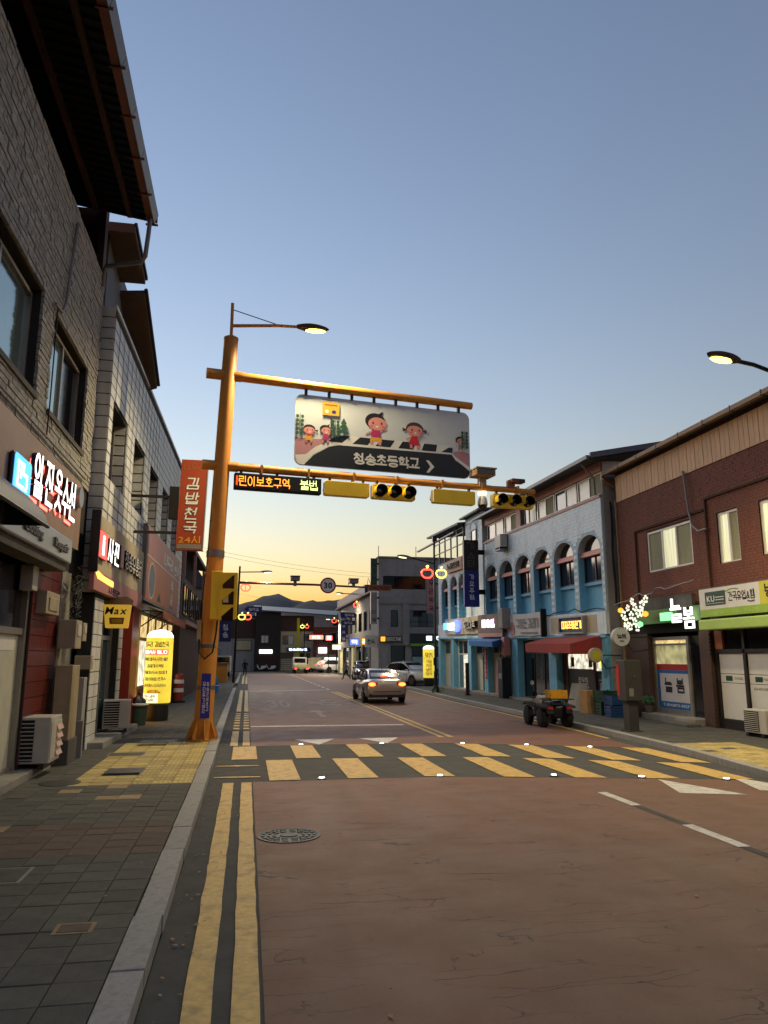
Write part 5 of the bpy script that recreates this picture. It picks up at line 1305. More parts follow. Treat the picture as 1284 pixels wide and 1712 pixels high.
for k, (u, z) in enumerate([(22.9, 3.35), (22.6, 3.55), (22.75, 3.1), (22.4, 3.3), (22.15, 3.55), (22.5, 2.95), (22.2, 3.1), (21.95, 3.35), (21.7, 3.6), (21.45, 3.75), (22.3, 3.75), (22.05, 2.9), (21.75, 3.35), (22.8, 2.92)]):
    fl = MB(TQ); rr = .12+r2.random()*.05; ph = r2.random()*1.2
    for p_ in range(5):
        q = ph+p_*1.2566; cx_, cz_ = u+rr*.66*math.cos(q), z+rr*.66*math.sin(q)
        fl.prism([(cx_+rr*.27*math.cos(a_*.785), cz_+rr*.27*math.sin(a_*.785)) for a_ in range(8)], .42+.0015*p_, .45+.0015*p_, ax=1)
    fl.obj('blossom', 'lit_blossom', t)
for u, z, m_ in ((23.05, 3.5, 'lit_orange'), (21.5, 3.3, 'lit_orange'), (21.85, 3.0, 'lit_green')): MB().lathe([(.01, -.09), (.08, -.05), (.09, 0), (.08, .05), (.01, .09)], TQ(u, .45, z), 12).obj('bulb', m_, t, True)
MB().tube([TQ(23.2, .38, 2.85), TQ(22.4, .38, 3.2), TQ(21.3, .38, 3.85)], .02, 6).obj('stem', 'dark_frame', t)
for lab, x, y, z, r_, txt, m_ in (('pale round projecting sign with two black letters left of the flower lights', 11.4, 21.85, 2.6, .29, '늘봄', 'board_white'), ('small yellowish round projecting sign at the near corner of the blue building', 11.6, 24.05, 2.05, .25, '', 'sign_beige')):
    t = thing('round_sign', lab, 'projecting sign', (x, y, z))
    MB().lathe([(r_*.96, -.09), (r_, -.07), (r_, .07), (r_*.96, .09)], (x, y, z), 24, 'y').obj('drum', m_, t, True)
    MB().tube([(x+r_, y, z), (12.55, y, z)], .02, 6).tube([(x+r_*.7, y, z-r_*.6), (x+.4, y, z-.45), (12.5, y, z-.35)], .018, 6).obj('bracket', 'dark_frame', t)
    TT = lambda u, d, zz, yy=y: (u, yy-.09-d, zz)
    if txt: text(txt, TT, x, z+.03, .3, .15, 'ink_dark', t, 0, .005, .01); text('꽃집', TT, x, z-.12, .16, .05, 'ink_dark', t, 0, .005, .01)
    else: MB().lathe([(.15, -.1), (.15, -.092)], (x, y, z), 20, 'y').obj('roundel', 'lime_yellow', t)
t = thing('wire_run', 'sagging wire above the green flower-shop sign', 'cables', (12.4, 21, 3.8)); MB().tube([TQ(23.8-i*.25, .3, 3.72+.02*i+.12*abs(math.sin(i*.7))*(1 if i in (5, 6, 7, 11, 12) else .1)) for i in range(20)], .018, 6).obj('wire', 'pipe_grey', t, True)

# street things on the right pavement
t = thing('electricity_cabinet', 'dark grey electricity cabinet on a single post at the right kerb', 'cabinet', (9.85, 18.55, .12))
MB().box(9.72, 9.98, 18.4, 18.7, .1, .9).obj('post', 'ebox_grey', t); MB().box(9.66, 10.04, 18.34, 18.76, .1, .14).obj('foot_plate', 'ebox_grey', t)
cb = MB().box(9.62, 10.08, 18.3, 18.78, .88, 1.92).obj('box', 'ebox_grey', t, bevel=.015)
MB().box(9.64, 10.06, 18.285, 18.3, .9, 1.9).obj('door', 'ebox_grey', cb); MB().box(9.7, 9.82, 18.275, 18.285, 1.0, 1.2).obj('notice', 'ink_grey', cb); MB().box(9.611, 9.62, 18.62, 18.76, 1.0, 1.8).obj('red_strip', 'ink_red', cb); MB().lathe([(.025, 0), (.025, .02)], (9.85, 18.26, 1.5), 10, 'y').obj('lock', 'rim_metal', cb)
def crate(label, x, y, z, w, l, h, mat, cat='crate', rows=4):
    t = thing('crate' if cat == 'crate' else 'cardboard_box', label, cat, (x, y, z), rnd.uniform(-.15, .15), local=True)
    if cat == 'crate':
        MB().box(-w/2, w/2, -l/2, l/2, 0, .02).obj('base', mat, t)
        for s_ in (-1, 1):
            for k in range(rows):
                zz = .02+k*(h-.02)/rows; hh = (h-.02)/rows*.78
                MB().box(s_*(w/2)-.012, s_*(w/2)+.012, -l/2, l/2, zz, zz+hh).obj('slat', mat, t); MB().box(-w/2+.012, w/2-.012, s_*(l/2)-.012, s_*(l/2)+.012, zz, zz+hh).obj('slat', mat, t)
        for sx in (-1, 1):
            for sy in (-1, 1): MB().box(sx*w/2-.025, sx*w/2+.025, sy*l/2-.025, sy*l/2+.025, 0, h+.005).obj('corner', mat, t)
    else:
        MB().box(-w/2, w/2, -l/2, l/2, 0, h).obj('carton', mat, t, bevel=.008); MB().box(-w*.06, w*.06, -l/2-.002, l/2+.002, h-.001, h+.003).obj('tape', 'sign_beige', t)
    return t
crate('tall brown cardboard box on the pavement by the blue building corner', 11.55, 24.6, .12, .45, .5, .75, 'cardboard', 'box')
crate('green plastic crate next to the brown cardboard box', 11.75, 23.75, .12, .55, .55, .42, 'crate_green'); crate('green plastic crate stacked on another by the cardboard box', 11.75, 23.75, .55, .55, .55, .36, 'crate_green')
crate('bright blue plastic crate behind the electricity cabinet', 11.7, 22.9, .12, .6, .5, .36, 'crate_blue'); crate('blue plastic crate stacked on top behind the electricity cabinet', 11.72, 22.9, .49, .6, .5, .3, 'crate_blue')
t = thing('leaning_board', 'pale board leaning in front of the lit shop window', 'board', (11.6, 25.9, .12)); MB().hexa([(11.55, 25.2, .12), (11.6, 25.2, .12), (11.6, 26.5, .12), (11.55, 26.5, .12), (11.8, 25.2, 1.05), (11.84, 25.2, 1.05), (11.84, 26.5, 1.05), (11.8, 26.5, 1.05)]).obj('panel', 'concrete', t); MB().box(11.8, 11.9, 25.6, 25.7, .12, .9).obj('strut', 'dark_wood', t)
ac_unit('outdoor air-conditioner on the pavement at the right picture edge', (12.15, 16.6, .13), RAD(-90), .8, .32, .55, False)
t = thing('pot_plant', 'small dark pot plant on the flower-shop step', 'plant', (12.4, 22.1, .3)); MB().lathe([(.1, 0), (.14, .2)], (12.35, 22.1, .3), 12).obj('pot', 'concrete_dark', t)
mb = MB(); r2 = random.Random(8)
for k in range(40):
    a, h, r_ = r2.random()*6.28, r2.uniform(.1, .4), r2.uniform(.05, .2); p_ = Vector((12.35+r_*math.cos(a), 22.1+r_*math.sin(a), .5+h*.6)); mb.add([p_, p_+Vector((.05, .02, .04)), p_+Vector((.03, .06, .09)), p_+Vector((-.02, .04, .05))], [(0, 1, 2, 3)])
mb.obj('leaves', 'leaf_green', t)
def post(label, x, y, h): 
    t = thing('bollard_post', label, 'post', (x, y, .12)); MB().box(x-.09, x+.09, y-.06, y+.06, .12, h).obj('shaft', 'dark_wood', t, bevel=.01); MB().box(x-.14, x+.14, y-.1, y+.1, .11, .17).obj('foot', 'ebox_grey', t)
post('dark narrow post on the pavement before the lit shopfront of the blue building', 10.9, 36.9, 1.7)

# ------------------------------------------------------------------ lamps
def lamp_light(parent, loc, watts, col, size=1.9):
    l = bpy.data.lights.new('lamp_light', 'SPOT'); l.energy = watts; l.color = col; l.spot_size = RAD(156); l.spot_blend = .6; l.shadow_soft_size = .15
    o = bpy.data.objects.new('lamp_light', l); COL.objects.link(o); o.parent = parent; off = parent['_o']
    o.location = (loc[0]-off[0], loc[1]-off[1], loc[2]-off[2])
def lamp_head(parent, root, tip, body, lens, w=.16, drop=.0):
    """teardrop road-lantern from root to tip with a glowing lens underneath"""
    a, b = Vector(root), Vector(tip); n = 12; k = 12; vs = []; ax = (b-a); sd = ax.cross(Vector((0, 0, 1))).normalized()
    lv = []
    for i in range(n+1):
        f = i/n; r = w*(math.sin(math.pi*min(1, f*.86+.1))**.8)*(1 if f < 1 else .2); c = a+ax*f
        for j in range(k):
            q = 2*math.pi*j/k; vs.append(tuple(c+sd*r*math.cos(q)+Vector((0, 0, 1))*(r*.62*math.sin(q)+(.02 if math.sin(q) > 0 else .0))))
    fs = [(i*k+j, i*k+(j+1) % k, (i+1)*k+(j+1) % k, (i+1)*k+j) for i in range(n) for j in range(k)]+[tuple(range(k-1, -1, -1)), tuple(range(n*k, n*k+k))]
    h = MB().add(vs, fs).obj('lantern', body, parent, True)
    vs = []; c = a+ax*.56
    for rr, zz in ((1.0, -.55), (.85, -.78), (.45, -.95), (.05, -1.0)):
        for j in range(16):
            q = 2*math.pi*j/16; vs.append(tuple(c+sd*w*.8*rr*math.cos(q)+ax*.34*rr*math.sin(q)+Vector((0, 0, 1))*w*.72*zz))
    fs = [(i*16+j, i*16+(j+1) % 16, (i+1)*16+(j+1) % 16, (i+1)*16+j) for i in range(3) for j in range(16)]
    MB().add(vs, fs).obj('lens', lens, h, True)
    return c

# ------------------------------------------------------------------ the ochre signal gantry
GP = thing('signal_gantry', 'tall ochre steel signal pole with two long horizontal arms and a street lamp on top', 'signal pole', (-.94, 18.34, .12))
def TA(s, d, z): return (-.78+.9885*s+.151*d, 18.3+.151*s-.9885*d, z)
def px_(z): return -.94+(z-.12)*.0286
MB().tube([(px_(.12), 18.34, .12), (px_(3), 18.34, 3), (px_(6.6), 18.33, 6.6), (px_(9.95), 18.32, 9.95)], [.215, .205, .19, .178], 24).obj('pole', 'signal_ochre', GP, True)
MB().lathe([(.185, 9.93), (.185, 9.99), (.12, 10.03)], (px_(9.95), 18.32, 0), 24).obj('cap', 'signal_ochre', GP)
MB().lathe([(.36, .115), (.36, .16), (.3, .165)], (-.94, 18.34, 0), 24).obj('base_plate', 'signal_ochre', GP)
for k in range(8):
    q = k*math.pi/4+.2; cx_, sy_ = math.cos(q), math.sin(q); n_ = (-sy_*.012, cx_*.012)
    p = [(.18, .15), (.36, .15), (.36, .22), (.22, .58), (.18, .58)]
    vs = []
    for s_ in (-1, 1): vs += [(-.94+r*cx_+s_*n_[0], 18.34+r*sy_+s_*n_[1], z) for r, z in p]
    MB().add(vs, [(0,1,2,3,4), (9,8,7,6,5)]+[(i, (i+1) % 5, 5+(i+1) % 5, 5+i) for i in range(5)]).obj('gusset', 'signal_ochre', GP)
a1_ = MB().tube([TA(.0, 0, 8.98), TA(3, 0, 8.95), TA(6.85, 0, 8.92)], [.12, .112, .1], 16).obj('upper_arm', 'signal_ochre', GP, True)
MB().tube([TA(-.45, 0, 8.98), TA(.42, 0, 8.98)], .135, 16).obj('arm_sleeve', 'signal_ochre', a1_, True)
a2_ = MB().tube([TA(0, 0, 6.62), TA(4, 0, 6.6), TA(8.75, 0, 6.58)], [.105, .09, .075], 14).obj('lower_arm', 'signal_ochre', GP, True)
MB().tube([TA(-.45, 0, 6.62), TA(.42, 0, 6.62)], .125, 14).obj('arm_sleeve', 'signal_ochre', a2_, True)
for z in (4.35, 1.25): MB().lathe([(.215, 0), (.215, .16 if z > 2 else .1)], (px_(z), 18.34, z), 24).obj('clamp_band', 'grey_steel', GP)
MB().tube([(-.7, 18.1, 2.86), (-.72, 18.06, 2.5), (-.78, 18.06, 2.1), (-.95, 18.06, 1.95), (-1.08, 18.12, 2.1), (-1.1, 18.2, 2.4)], .022, 6).obj('cable_loop', 'cable_black', GP, True)
pq = MB().box(-1.0, -.79, 18.105, 18.12, .62, 1.62).obj('plaque', 'plaque_blue', GP); text('무\n단\n투\n기\n금\n지', TF(18.105), -.93, 1.08, .07, .7, 'ink_white', pq, 0, .004, .01); text('청\n송\n군\n보\n호\n구', TF(18.105), -.85, 1.1, .06, .66, 'ink_white', pq, 0, .004, .01)
r0 = (px_(9.95), 18.32)
MB().tube([(r0[0], r0[1], 9.95), (r0[0], r0[1], 10.95)], .042, 10).obj('lamp_mast', 'signal_ochre', GP, True)
MB().tube([(r0[0], r0[1], 10.33), (.5, 18.3, 10.42), (1.06, 18.3, 10.43)], [.045, .04, .036], 10).obj('lamp_arm', 'signal_ochre', GP, True)
MB().tube([(r0[0], r0[1], 10.78), (.45, 18.3, 10.46)], .012, 6).obj('lamp_stay', 'dark_frame', GP)
c = lamp_head(GP, (1.0, 18.3, 10.43), (1.84, 18.28, 10.4), 'dark_wood', 'lamp_lens', .15)
lamp_light(GP, (c.x, c.y, c.z-.16), 2000, (1, .79, .45))

# school-zone direction sign
SG = thing('school_sign', 'large rounded road sign with two cartoon schoolchildren on a crossing and white lettering', 'road sign', TA(4.3, 0, 6.8))
def TSg(s, d, z): return TA(1.82+s, d+.02, 6.8+z)       # s across the sign, z up it
W_, H_ = 4.94, 1.9
def rr(x0, x1, y0, y1, r, n=6):
    p = []
    for cx_, cy_, a0 in ((x1-r, y0+r, -90), (x1-r, y1-r, 0), (x0+r, y1-r, 90), (x0+r, y0+r, 180)):
        for i in range(n+1): q = RAD(a0+90*i/n); p.append((cx_+r*math.cos(q), cy_+r*math.sin(q)))
    return p
def ell(cx_, cy_, a, b, n=20, q0=0, q1=6.2832): return [(cx_+a*math.cos(q0+(q1-q0)*i/n), cy_+b*math.sin(q0+(q1-q0)*i/n)) for i in range(n if q1-q0 > 6.28 else n+1)]
M('sg_back', rgb(196, 204, 208), .45, var=.03); M('sg_road', rgb(24, 32, 38), .45, var=.05); M('sg_white', rgb(214, 216, 212), .45, var=.03); M('sg_pink', rgb(176, 128, 136), .5, var=.04)
M('sg_skin', rgb(206, 138, 132), .5, var=.03); M('sg_hair', rgb(26, 24, 26), .5, var=.03); M('sg_brown', rgb(72, 54, 46), .5, var=.03); M('sg_magenta', rgb(170, 46, 98), .5, var=.03); M('sg_red', rgb(190, 34, 44), .5, var=.03); M('sg_yellow', rgb(206, 160, 48), .5, var=.03); M('sg_green', rgb(40, 84, 62), .5, var=.05); M('sg_blush', rgb(200, 100, 106), .5, var=.03)
MB(TSg).prism(rr(0, W_, 0, H_, .2), -.03, 0, ax=1).obj('panel', 'sg_back', SG)
_dep = [0.002]
def art(poly, mat, name='artwork', step=.00018):
    o = MB(TSg).prism(poly, _dep[0]-.001, _dep[0]+.0003, ax=1).obj(name, mat, SG); _dep[0] += step; return o
art([(.02, .72), (.02, .2), (.06, .08), (.14, .03), (.3, .25), (.62, .5), (1.0, .68), (1.0, .74)], 'sg_pink')
art([(.02, .26), (.08, .06), (.2, .02), (.26, .02), (.5, .3), (.9, .55), (1.25, .66), (1.2, .76), (.9, .7), (.55, .52), (.3, .3)], 'sg_white')
art([(.26, .015), (.5, .28), (.93, .56), (1.2, .62), (4.35, .66), (4.6, .55), (4.92, .3), (4.92, .18), (4.86, .06), (4.75, .015)], 'sg_road')
art([(1.15, .62), (4.4, .65), (4.35, .72), (1.15, .68)], 'sg_white')
art([(1.0, .66), (4.42, .7), (4.32, .9), (1.15, .9)], 'sg_white')
for i, s in enumerate((.98, 1.66, 2.3, 2.95, 3.62, 4.2)):
    w2_ = .42 if i else .4; k = (s-2.2)*.12
    art([(s-.12+k*.0, .69), (s+w2_-.12, .69), (s+w2_+.02-k*.6+.0, .89), (s+.06-k*.6, .89)] if i < 5 else [(4.08, .7), (4.4, .7), (4.42, .84), (4.3, .84)], 'sg_road')
art([(4.45, .72), (4.5, .58), (4.7, .46), (4.92, .34), (4.92, .72), (4.75, .76), (4.55, .76)], 'sg_pink'); art([(4.38, .66), (4.5, .5), (4.7, .38), (4.92, .22), (4.92, .34), (4.7, .47), (4.5, .6)], 'sg_white')
def child(cx_, base, h, hair, top, skirt, girl):
    k = h
    for dx in (-.14, .12): art([(cx_+(dx-.05)*k, base), (cx_+(dx+.05)*k, base), (cx_+(dx+.05)*k, base+.16*k), (cx_+(dx-.05)*k, base+.16*k)], 'sg_skin')
    art([(cx_-.2*k, base+.12*k), (cx_+.2*k, base+.12*k), (cx_+.15*k, base+.3*k), (cx_-.15*k, base+.3*k)] if not girl else [(cx_-.24*k, base+.14*k), (cx_+.22*k, base+.12*k), (cx_+.1*k, base+.42*k), (cx_-.14*k, base+.42*k)], skirt)
    art([(cx_-.17*k, base+.24*k), (cx_+.16*k, base+.24*k), (cx_+.12*k, base+.5*k), (cx_-.14*k, base+.5*k)] if not girl else [(cx_-.13*k, base+.36*k), (cx_+.11*k, base+.36*k), (cx_+.09*k, base+.5*k), (cx_-.11*k, base+.5*k)], top)
    for sg in (-1, 1): art([(cx_+sg*.12*k, base+.46*k), (cx_+sg*.34*k, base+(.5 if sg > 0 else .34)*k), (cx_+sg*.34*k, base+(.56 if sg > 0 else .28)*k), (cx_+sg*.14*k, base+.4*k)], 'sg_skin')
    hy = base+.7*k
    if girl:
        art(ell(cx_, hy+.04*k, .34*k, .26*k), hair); 
        for sg in (-1, 1): art([(cx_+sg*.3*k, hy-.0*k), (cx_+sg*.48*k, hy+.06*k), (cx_+sg*.46*k, hy-.1*k)], hair)
        art(ell(cx_, hy-.03*k, .31*k, .2*k), 'sg_skin')
    else:
        art(ell(cx_-.03*k, hy+.06*k, .33*k, .26*k), hair); art([(cx_+.05*k, hy+.28*k), (cx_+.22*k, hy+.4*k), (cx_+.2*k, hy+.26*k)], hair); art(ell(cx_+.04*k, hy-.02*k, .3*k, .21*k), 'sg_skin')
    for dx in (-.13, .15):
        art(ell(cx_+(dx+.03)*k, hy+.0*k, .028*k, .045*k, 12), 'sg_hair'); art(ell(cx_+(dx*1.35+.03)*k, hy-.1*k, .055*k, .035*k, 12), 'sg_blush')
    art(ell(cx_+.03*k, hy-.11*k, .05*k, .035*k, 10), 'sg_white')
child(2.2, .72, .86, 'sg_hair', 'sg_magenta', 'sg_yellow', False); child(3.3, .72, .74, 'sg_brown', 'sg_red', 'sg_red', True)
child(.38, .62, .48, 'sg_hair', 'sg_red', 'sg_yellow', True); child(.82, .66, .46, 'sg_hair', 'sg_magenta', 'sg_magenta', False); child(4.66, .76, .42, 'sg_hair', 'stucco_blue', 'stucco_blue', False)
nb = art([(.72, 1.4), (1.18, 1.4), (1.18, 1.76), (.72, 1.76)], 'sg_yellow'); art([(.94, .75), (.97, .75), (.97, 1.4), (.94, 1.4)], 'sg_brown'); art([(.78, 1.66), (1.12, 1.66), (1.12, 1.7), (.78, 1.7)], 'fascia_orange'); art(ell(.84, 1.5, .05, .05, 10), 'sg_white'); art(ell(1.03, 1.5, .06, .05, 10), 'road_blue')
for cx_, b_, hh in ((.13, .75, .62), (1.08, .78, .5), (4.78, .8, .55)):
    art([(cx_-.008, b_), (cx_+.008, b_), (cx_+.008, b_+hh), (cx_-.008, b_+hh)], 'sg_green')
    for k in range(5):
        for sg in (-1, 1): art(ell(cx_+sg*.065, b_+.1+k*hh*.18, .042, .05, 10), 'sg_green')
art([(1.16, .95), (1.44, .95), (1.3, 1.15)], 'sg_green'); art([(1.18, 1.08), (1.42, 1.08), (1.3, 1.27)], 'sg_green'); art([(1.21, 1.2), (1.39, 1.2), (1.3, 1.36)], 'sg_green')
text('청송초등학교', TSg, 2.5, .3, 1.86, .32, 'sg_white', SG, _dep[0], .003, .026)
art([(3.62, .42), (3.7, .42), (3.86, .25), (3.7, .08), (3.62, .08), (3.74, .25)], 'sg_white', 'arrow')
for i in range(8): MB().box(*sorted((TA(2.1+i*.62, 0, 0)[0]-.04, TA(2.1+i*.62, 0, 0)[0]+.04)), TA(2.1+i*.62, 0, 0)[1]-.05, TA(2.1+i*.62, 0, 0)[1]+.05, 8.68, 8.84).obj('hanger', 'dark_frame', SG)

# LED message board
LB = thing('led_board', 'lit red and green LED message board under the lower signal arm', 'message board', TA(1.4, 0, 6.05))
MB(TA).box(.34, 2.53, -.12, .1, 6.06, 6.46).obj('case', 'black_matte', LB, bevel=.01)
MB(TA).box(.36, 2.51, .1, .108, 6.08, 6.44).obj('face', 'black_plastic', LB)
MB(TA).box(.37, .41, .108, .112, 6.14, 6.38).obj('lit_bar', 'led_red', LB)
text('린이보호구역', TA, 1.08, 6.26, 1.28, .25, 'led_amber', LB, .109, .004, -.008); text('불법', TA, 2.2, 6.27, .46, .26, 'led_green', LB, .108, .004, -.01)
text('린이보호구역', TA, 1.08, 6.26, 1.29, .26, 'led_red', LB, .108, .0005, .004, name='halo')
for s in (.5, 1.4, 2.35): MB(TA).box(s-.03, s+.03, -.05, .05, 6.46, 6.56).obj('hanger', 'dark_frame', LB)
# horizontal signals
def signal(label, s0, s1, facing):
    t = thing('traffic_signal', label, 'traffic light', TA((s0+s1)/2, 0, 6.05))
    MB(TA).prism(rr(s0, s1, 6.06, 6.44, .05, 4), -.1, .1, ax=1).obj('housing', 'signal_yellow', t, bevel=.01)
    for s in (s0+.15, s1-.15): MB(TA).box(s-.025, s+.025, -.04, .04, 6.43, 6.55).obj('hanger', 'dark_frame', t)
    w = (s1-s0)/3
    for i in range(3):
        c_ = TA(s0+w*(i+.5), .1 if facing else -.1, 6.25); sg = 1 if facing else -1
        dv = Vector((.151, -.9885, 0))*sg; right = Vector((.9885, .151, 0)); upv = Vector((0, 0, 1))
        def ring(r, dd, q0=0, q1=6.2832, n=20): return [tuple(Vector(c_)+dv*dd+right*r*math.cos(q0+(q1-q0)*k/n)+upv*r*math.sin(q0+(q1-q0)*k/n)) for k in range(n+1)]
        A_, B_ = ring(.165, .0, -.5, 3.64), ring(.165, .2, -.5, 3.64); A2, B2_ = ring(.155, .0, -.5, 3.64), ring(.155, .2, -.5, 3.64)
        B_ = [tuple(Vector(p)-dv*.07*max(0, -math.sin(-.5+4.14*k/20)+.2)) for k, p in enumerate(B_)]
        n = 21; mb = MB().add(A_+B_+A2+B2_, [(k, k+1, n+k+1, n+k) for k in range(20)]+[(2*n+k, 3*n+k, 3*n+k+1, 2*n+k+1) for k in range(20)]+[(n+k, n+k+1, 3*n+k+1, 3*n+k) for k in range(20)])
        mb.mi = [0]*20+[1]*20+[0]*20; mb.obj('visor', ['signal_yellow', 'black_plastic'], t, True)
        R0, R1 = ring(.15, .012), ring(.08, .03); mb = MB().add(R0[:-1]+R1[:-1]+[tuple(Vector(c_)+dv*.036)], [(k, (k+1) % 20, 20+(k+1) % 20, 20+k) for k in range(20)]+[(20+k, 20+(k+1) % 20, 40) for k in range(20)])
        mb.obj('lens', 'signal_lens', t, True)
signal('yellow signal housing seen from behind, next to the LED message board', 2.62, 3.82, False)
signal('three-lens yellow traffic light, unlit, beneath the middle of the school sign', 3.9, 5.1, True)
signal('yellow signal housing seen from behind, beneath the right corner of the school sign', 5.62, 6.86, False)
signal('three-lens yellow traffic light, unlit, at the outer end of the lower arm', 7.4, 8.66, True)
t = thing('speed_camera', 'beige box camera standing on the lower signal arm', 'camera', TA(7.1, 0, 6.66))
MB(TA).box(6.82, 7.4, -.2, .3, 6.88, 7.06).obj('case', 'soffit_beige', t, bevel=.02); MB(TA).box(6.8, 7.42, -.22, .34, 7.06, 7.1).obj('sunshield', 'meter_beige', t); MB(TA).box(7.02, 7.22, -.08, .08, 6.6, 6.88).obj('stand', 'meter_beige', t); MB(TA).box(6.88, 7.34, .3, .315, 6.91, 7.03).obj('front_glass', 'glass_dark', t)
t = thing('dome_camera', 'white dome camera with lit yellow collar hanging below the lower signal arm', 'camera', TA(7.12, 0, 6.0))
MB().lathe([(.12, .38), (.13, .3), (.12, .28)], TA(7.12, 0, 6.1), 16).obj('collar', 'lit_yellowpale', t); MB().lathe([(.06, .26), (.12, .18), (.14, .08), (.14, .0)], TA(7.12, 0, 6.1), 18).obj('shell', 'board_white', t, True); MB().lathe([(.13, .0), (.12, -.07), (.08, -.12), (.02, -.14)], TA(7.12, 0, 6.1), 18).obj('dome', 'glass_dark', t, True)
MB(TA).box(7.09, 7.15, -.03, .03, 6.45, 6.6).obj('drop_tube', 'meter_beige', t)
t = thing('small_camera', 'small orange-bracketed camera on the outer end of the lower arm', 'camera', TA(8.05, 0, 6.66))
MB(TA).box(7.9, 8.12, -.06, .06, 6.62, 6.86).obj('bracket', 'fascia_orange', t, bevel=.01); MB(TA).box(7.98, 8.36, -.07, .16, 6.78, 6.9).obj('case', 'gantry_rust', t, bevel=.02); MB(TA).box(8.2, 8.38, -.06, .17, 6.79, 6.89).obj('lens', 'black_plastic', t)
# pedestrian signal on the pole
t = thing('pedestrian_signal', 'yellow pedestrian signal box with triangular hoods on the ochre pole', 'pedestrian signal', (-.55, 18.0, 2.85))
MB().box(-.6, -.26, 17.9, 18.12, 2.86, 3.95).obj('housing', 'signal_yellow', t, bevel=.015); MB().box(-.86, -.605, 17.72, 18.1, 2.84, 3.96).obj('back_box', 'signal_yellow', t, bevel=.015)
for z in (3.16, 3.53, 3.9): MB().prism([(-.68, z-.32), (-.34, z), (-.34, z+.02), (-.68, z+.02)], 17.7, 17.855, ax=1).obj('hood', 'signal_yellow', t)
MB().box(-.58, -.46, 17.88, 17.905, 3.24, 3.42).obj('lens', 'glass_pale', t); [MB().box(-.6, -.34, 17.885, 17.9, z-.34, z-.03).obj('hood_shade_panel', 'signal_lens', t) for z in (3.16, 3.53, 3.9)]; MB().tube([(-.7, 18.1, 3.6), (-.85, 18.3, 3.6)], .04, 8).obj('bracket', 'signal_ochre', t)  # the black panels paint in the dark shade below the hoods

# right-hand street lamp reaching in from beyond the frame
t = thing('street_lamp', 'lit street lamp reaching in from beyond the right picture edge', 'street lamp', (11.4, 13.35, .12))
MB().tube([(11.4, 13.35, .1), (11.4, 13.35, 7.7)], [.09, .06], 12).obj('post', 'post_black', t, True); MB().tube([(11.4, 13.35, 7.6), (10.9, 13.25, 7.86), (10.2, 13.12, 7.98), (9.7, 13.03, 8.0)], .045, 10).obj('arm', 'post_black', t, True)
c = lamp_head(t, (9.82, 13.05, 8.0), (8.98, 12.88, 8.03), 'dark_wood', 'lamp_lens', .15); lamp_light(t, (c.x, c.y, c.z-.16), 1500, (1, .79, .45))
t = thing('street_lamp', 'black street lamp with side apples at the far end of the blue building', 'street lamp', (10.05, 40, .12))
MB().tube([(10.05, 40, .1), (10.05, 40, 1.2), (10.05, 40, 1.25), (10.05, 40, 8.35)], [.1, .1, .07, .055], 12).obj('post', 'post_black', t, True); MB().box(9.95, 10.2, 39.9, 40.1, 8.3, 8.55).obj('cap', 'post_black', t); MB().box(9.92, 10.0, 39.82, 39.96, 1.55, 1.95).obj('control_box', 'black_plastic', t)
MB().tube([(10.05, 40, 7.05), (9.2, 40, 7.25), (8.6, 40, 7.4)], .04, 8).obj('arm', 'post_black', t, True); MB().lathe([(.22, .1), (.2, .3), (.12, .5)], (10.05, 40, 0), 12).obj('foot', 'post_black', t)
c = lamp_head(t, (8.7, 40, 7.38), (7.95, 40, 7.45), 'grey_steel', 'lamp_lens_white', .13); lamp_light(t, (c.x, c.y, c.z-.16), 750, (1, .84, .55))
mb = MB(); r2 = random.Random(3)
for k in range(60):
    a, r_ = r2.random()*6.28, r2.uniform(.05, .4); p_ = Vector((10.05+r_*math.cos(a), 39.9+r_*.7*math.sin(a), .12)); q_ = Vector((r2.uniform(-.1, .1), r2.uniform(-.1, .1), r2.uniform(.15, .35))); mb.add([p_, p_+Vector((.02, 0, 0)), p_+q_], [(0, 1, 2)])
g_ = mb.obj('grass_tuft', 'plant_pale', kind='stuff'); tag(g_, 'pale tuft of grass at the foot of the black street lamp', 'grass')
t = thing('street_lamp', 'distant lit street lamp with a red and a yellow apple on the right', 'street lamp', (11.05, 75, .12))
MB().tube([(11.05, 75, .1), (11.05, 75, 8.9)], [.1, .06], 10).obj('post', 'post_black', t, True); MB().tube([(11.05, 75, 8.2), (9.2, 75, 8.25)], .045, 8).obj('arm', 'post_black', t); c = lamp_head(t, (9.4, 75, 8.25), (8.6, 75, 8.28), 'grey_steel', 'lamp_lens_white', .15); lamp_light(t, (c.x, c.y, c.z-.2), 1200, (1, .84, .55))

t = thing('street_lamp', 'small lit street lamp near the far junction', 'street lamp', (11.35, 91, .12))
MB().tube([(11.35, 91, .1), (11.35, 91, 6.8)], [.09, .06], 10).obj('post', 'post_black', t, True); MB().tube([(11.35, 91, 6.4), (10.0, 91, 6.5)], .04, 8).obj('arm', 'post_black', t); c = lamp_head(t, (10.1, 91, 6.5), (9.2, 91, 6.52), 'grey_steel', 'lamp_lens_white', .16); lamp_light(t, (c.x, c.y, c.z-.2), 2600, (1, .86, .6))

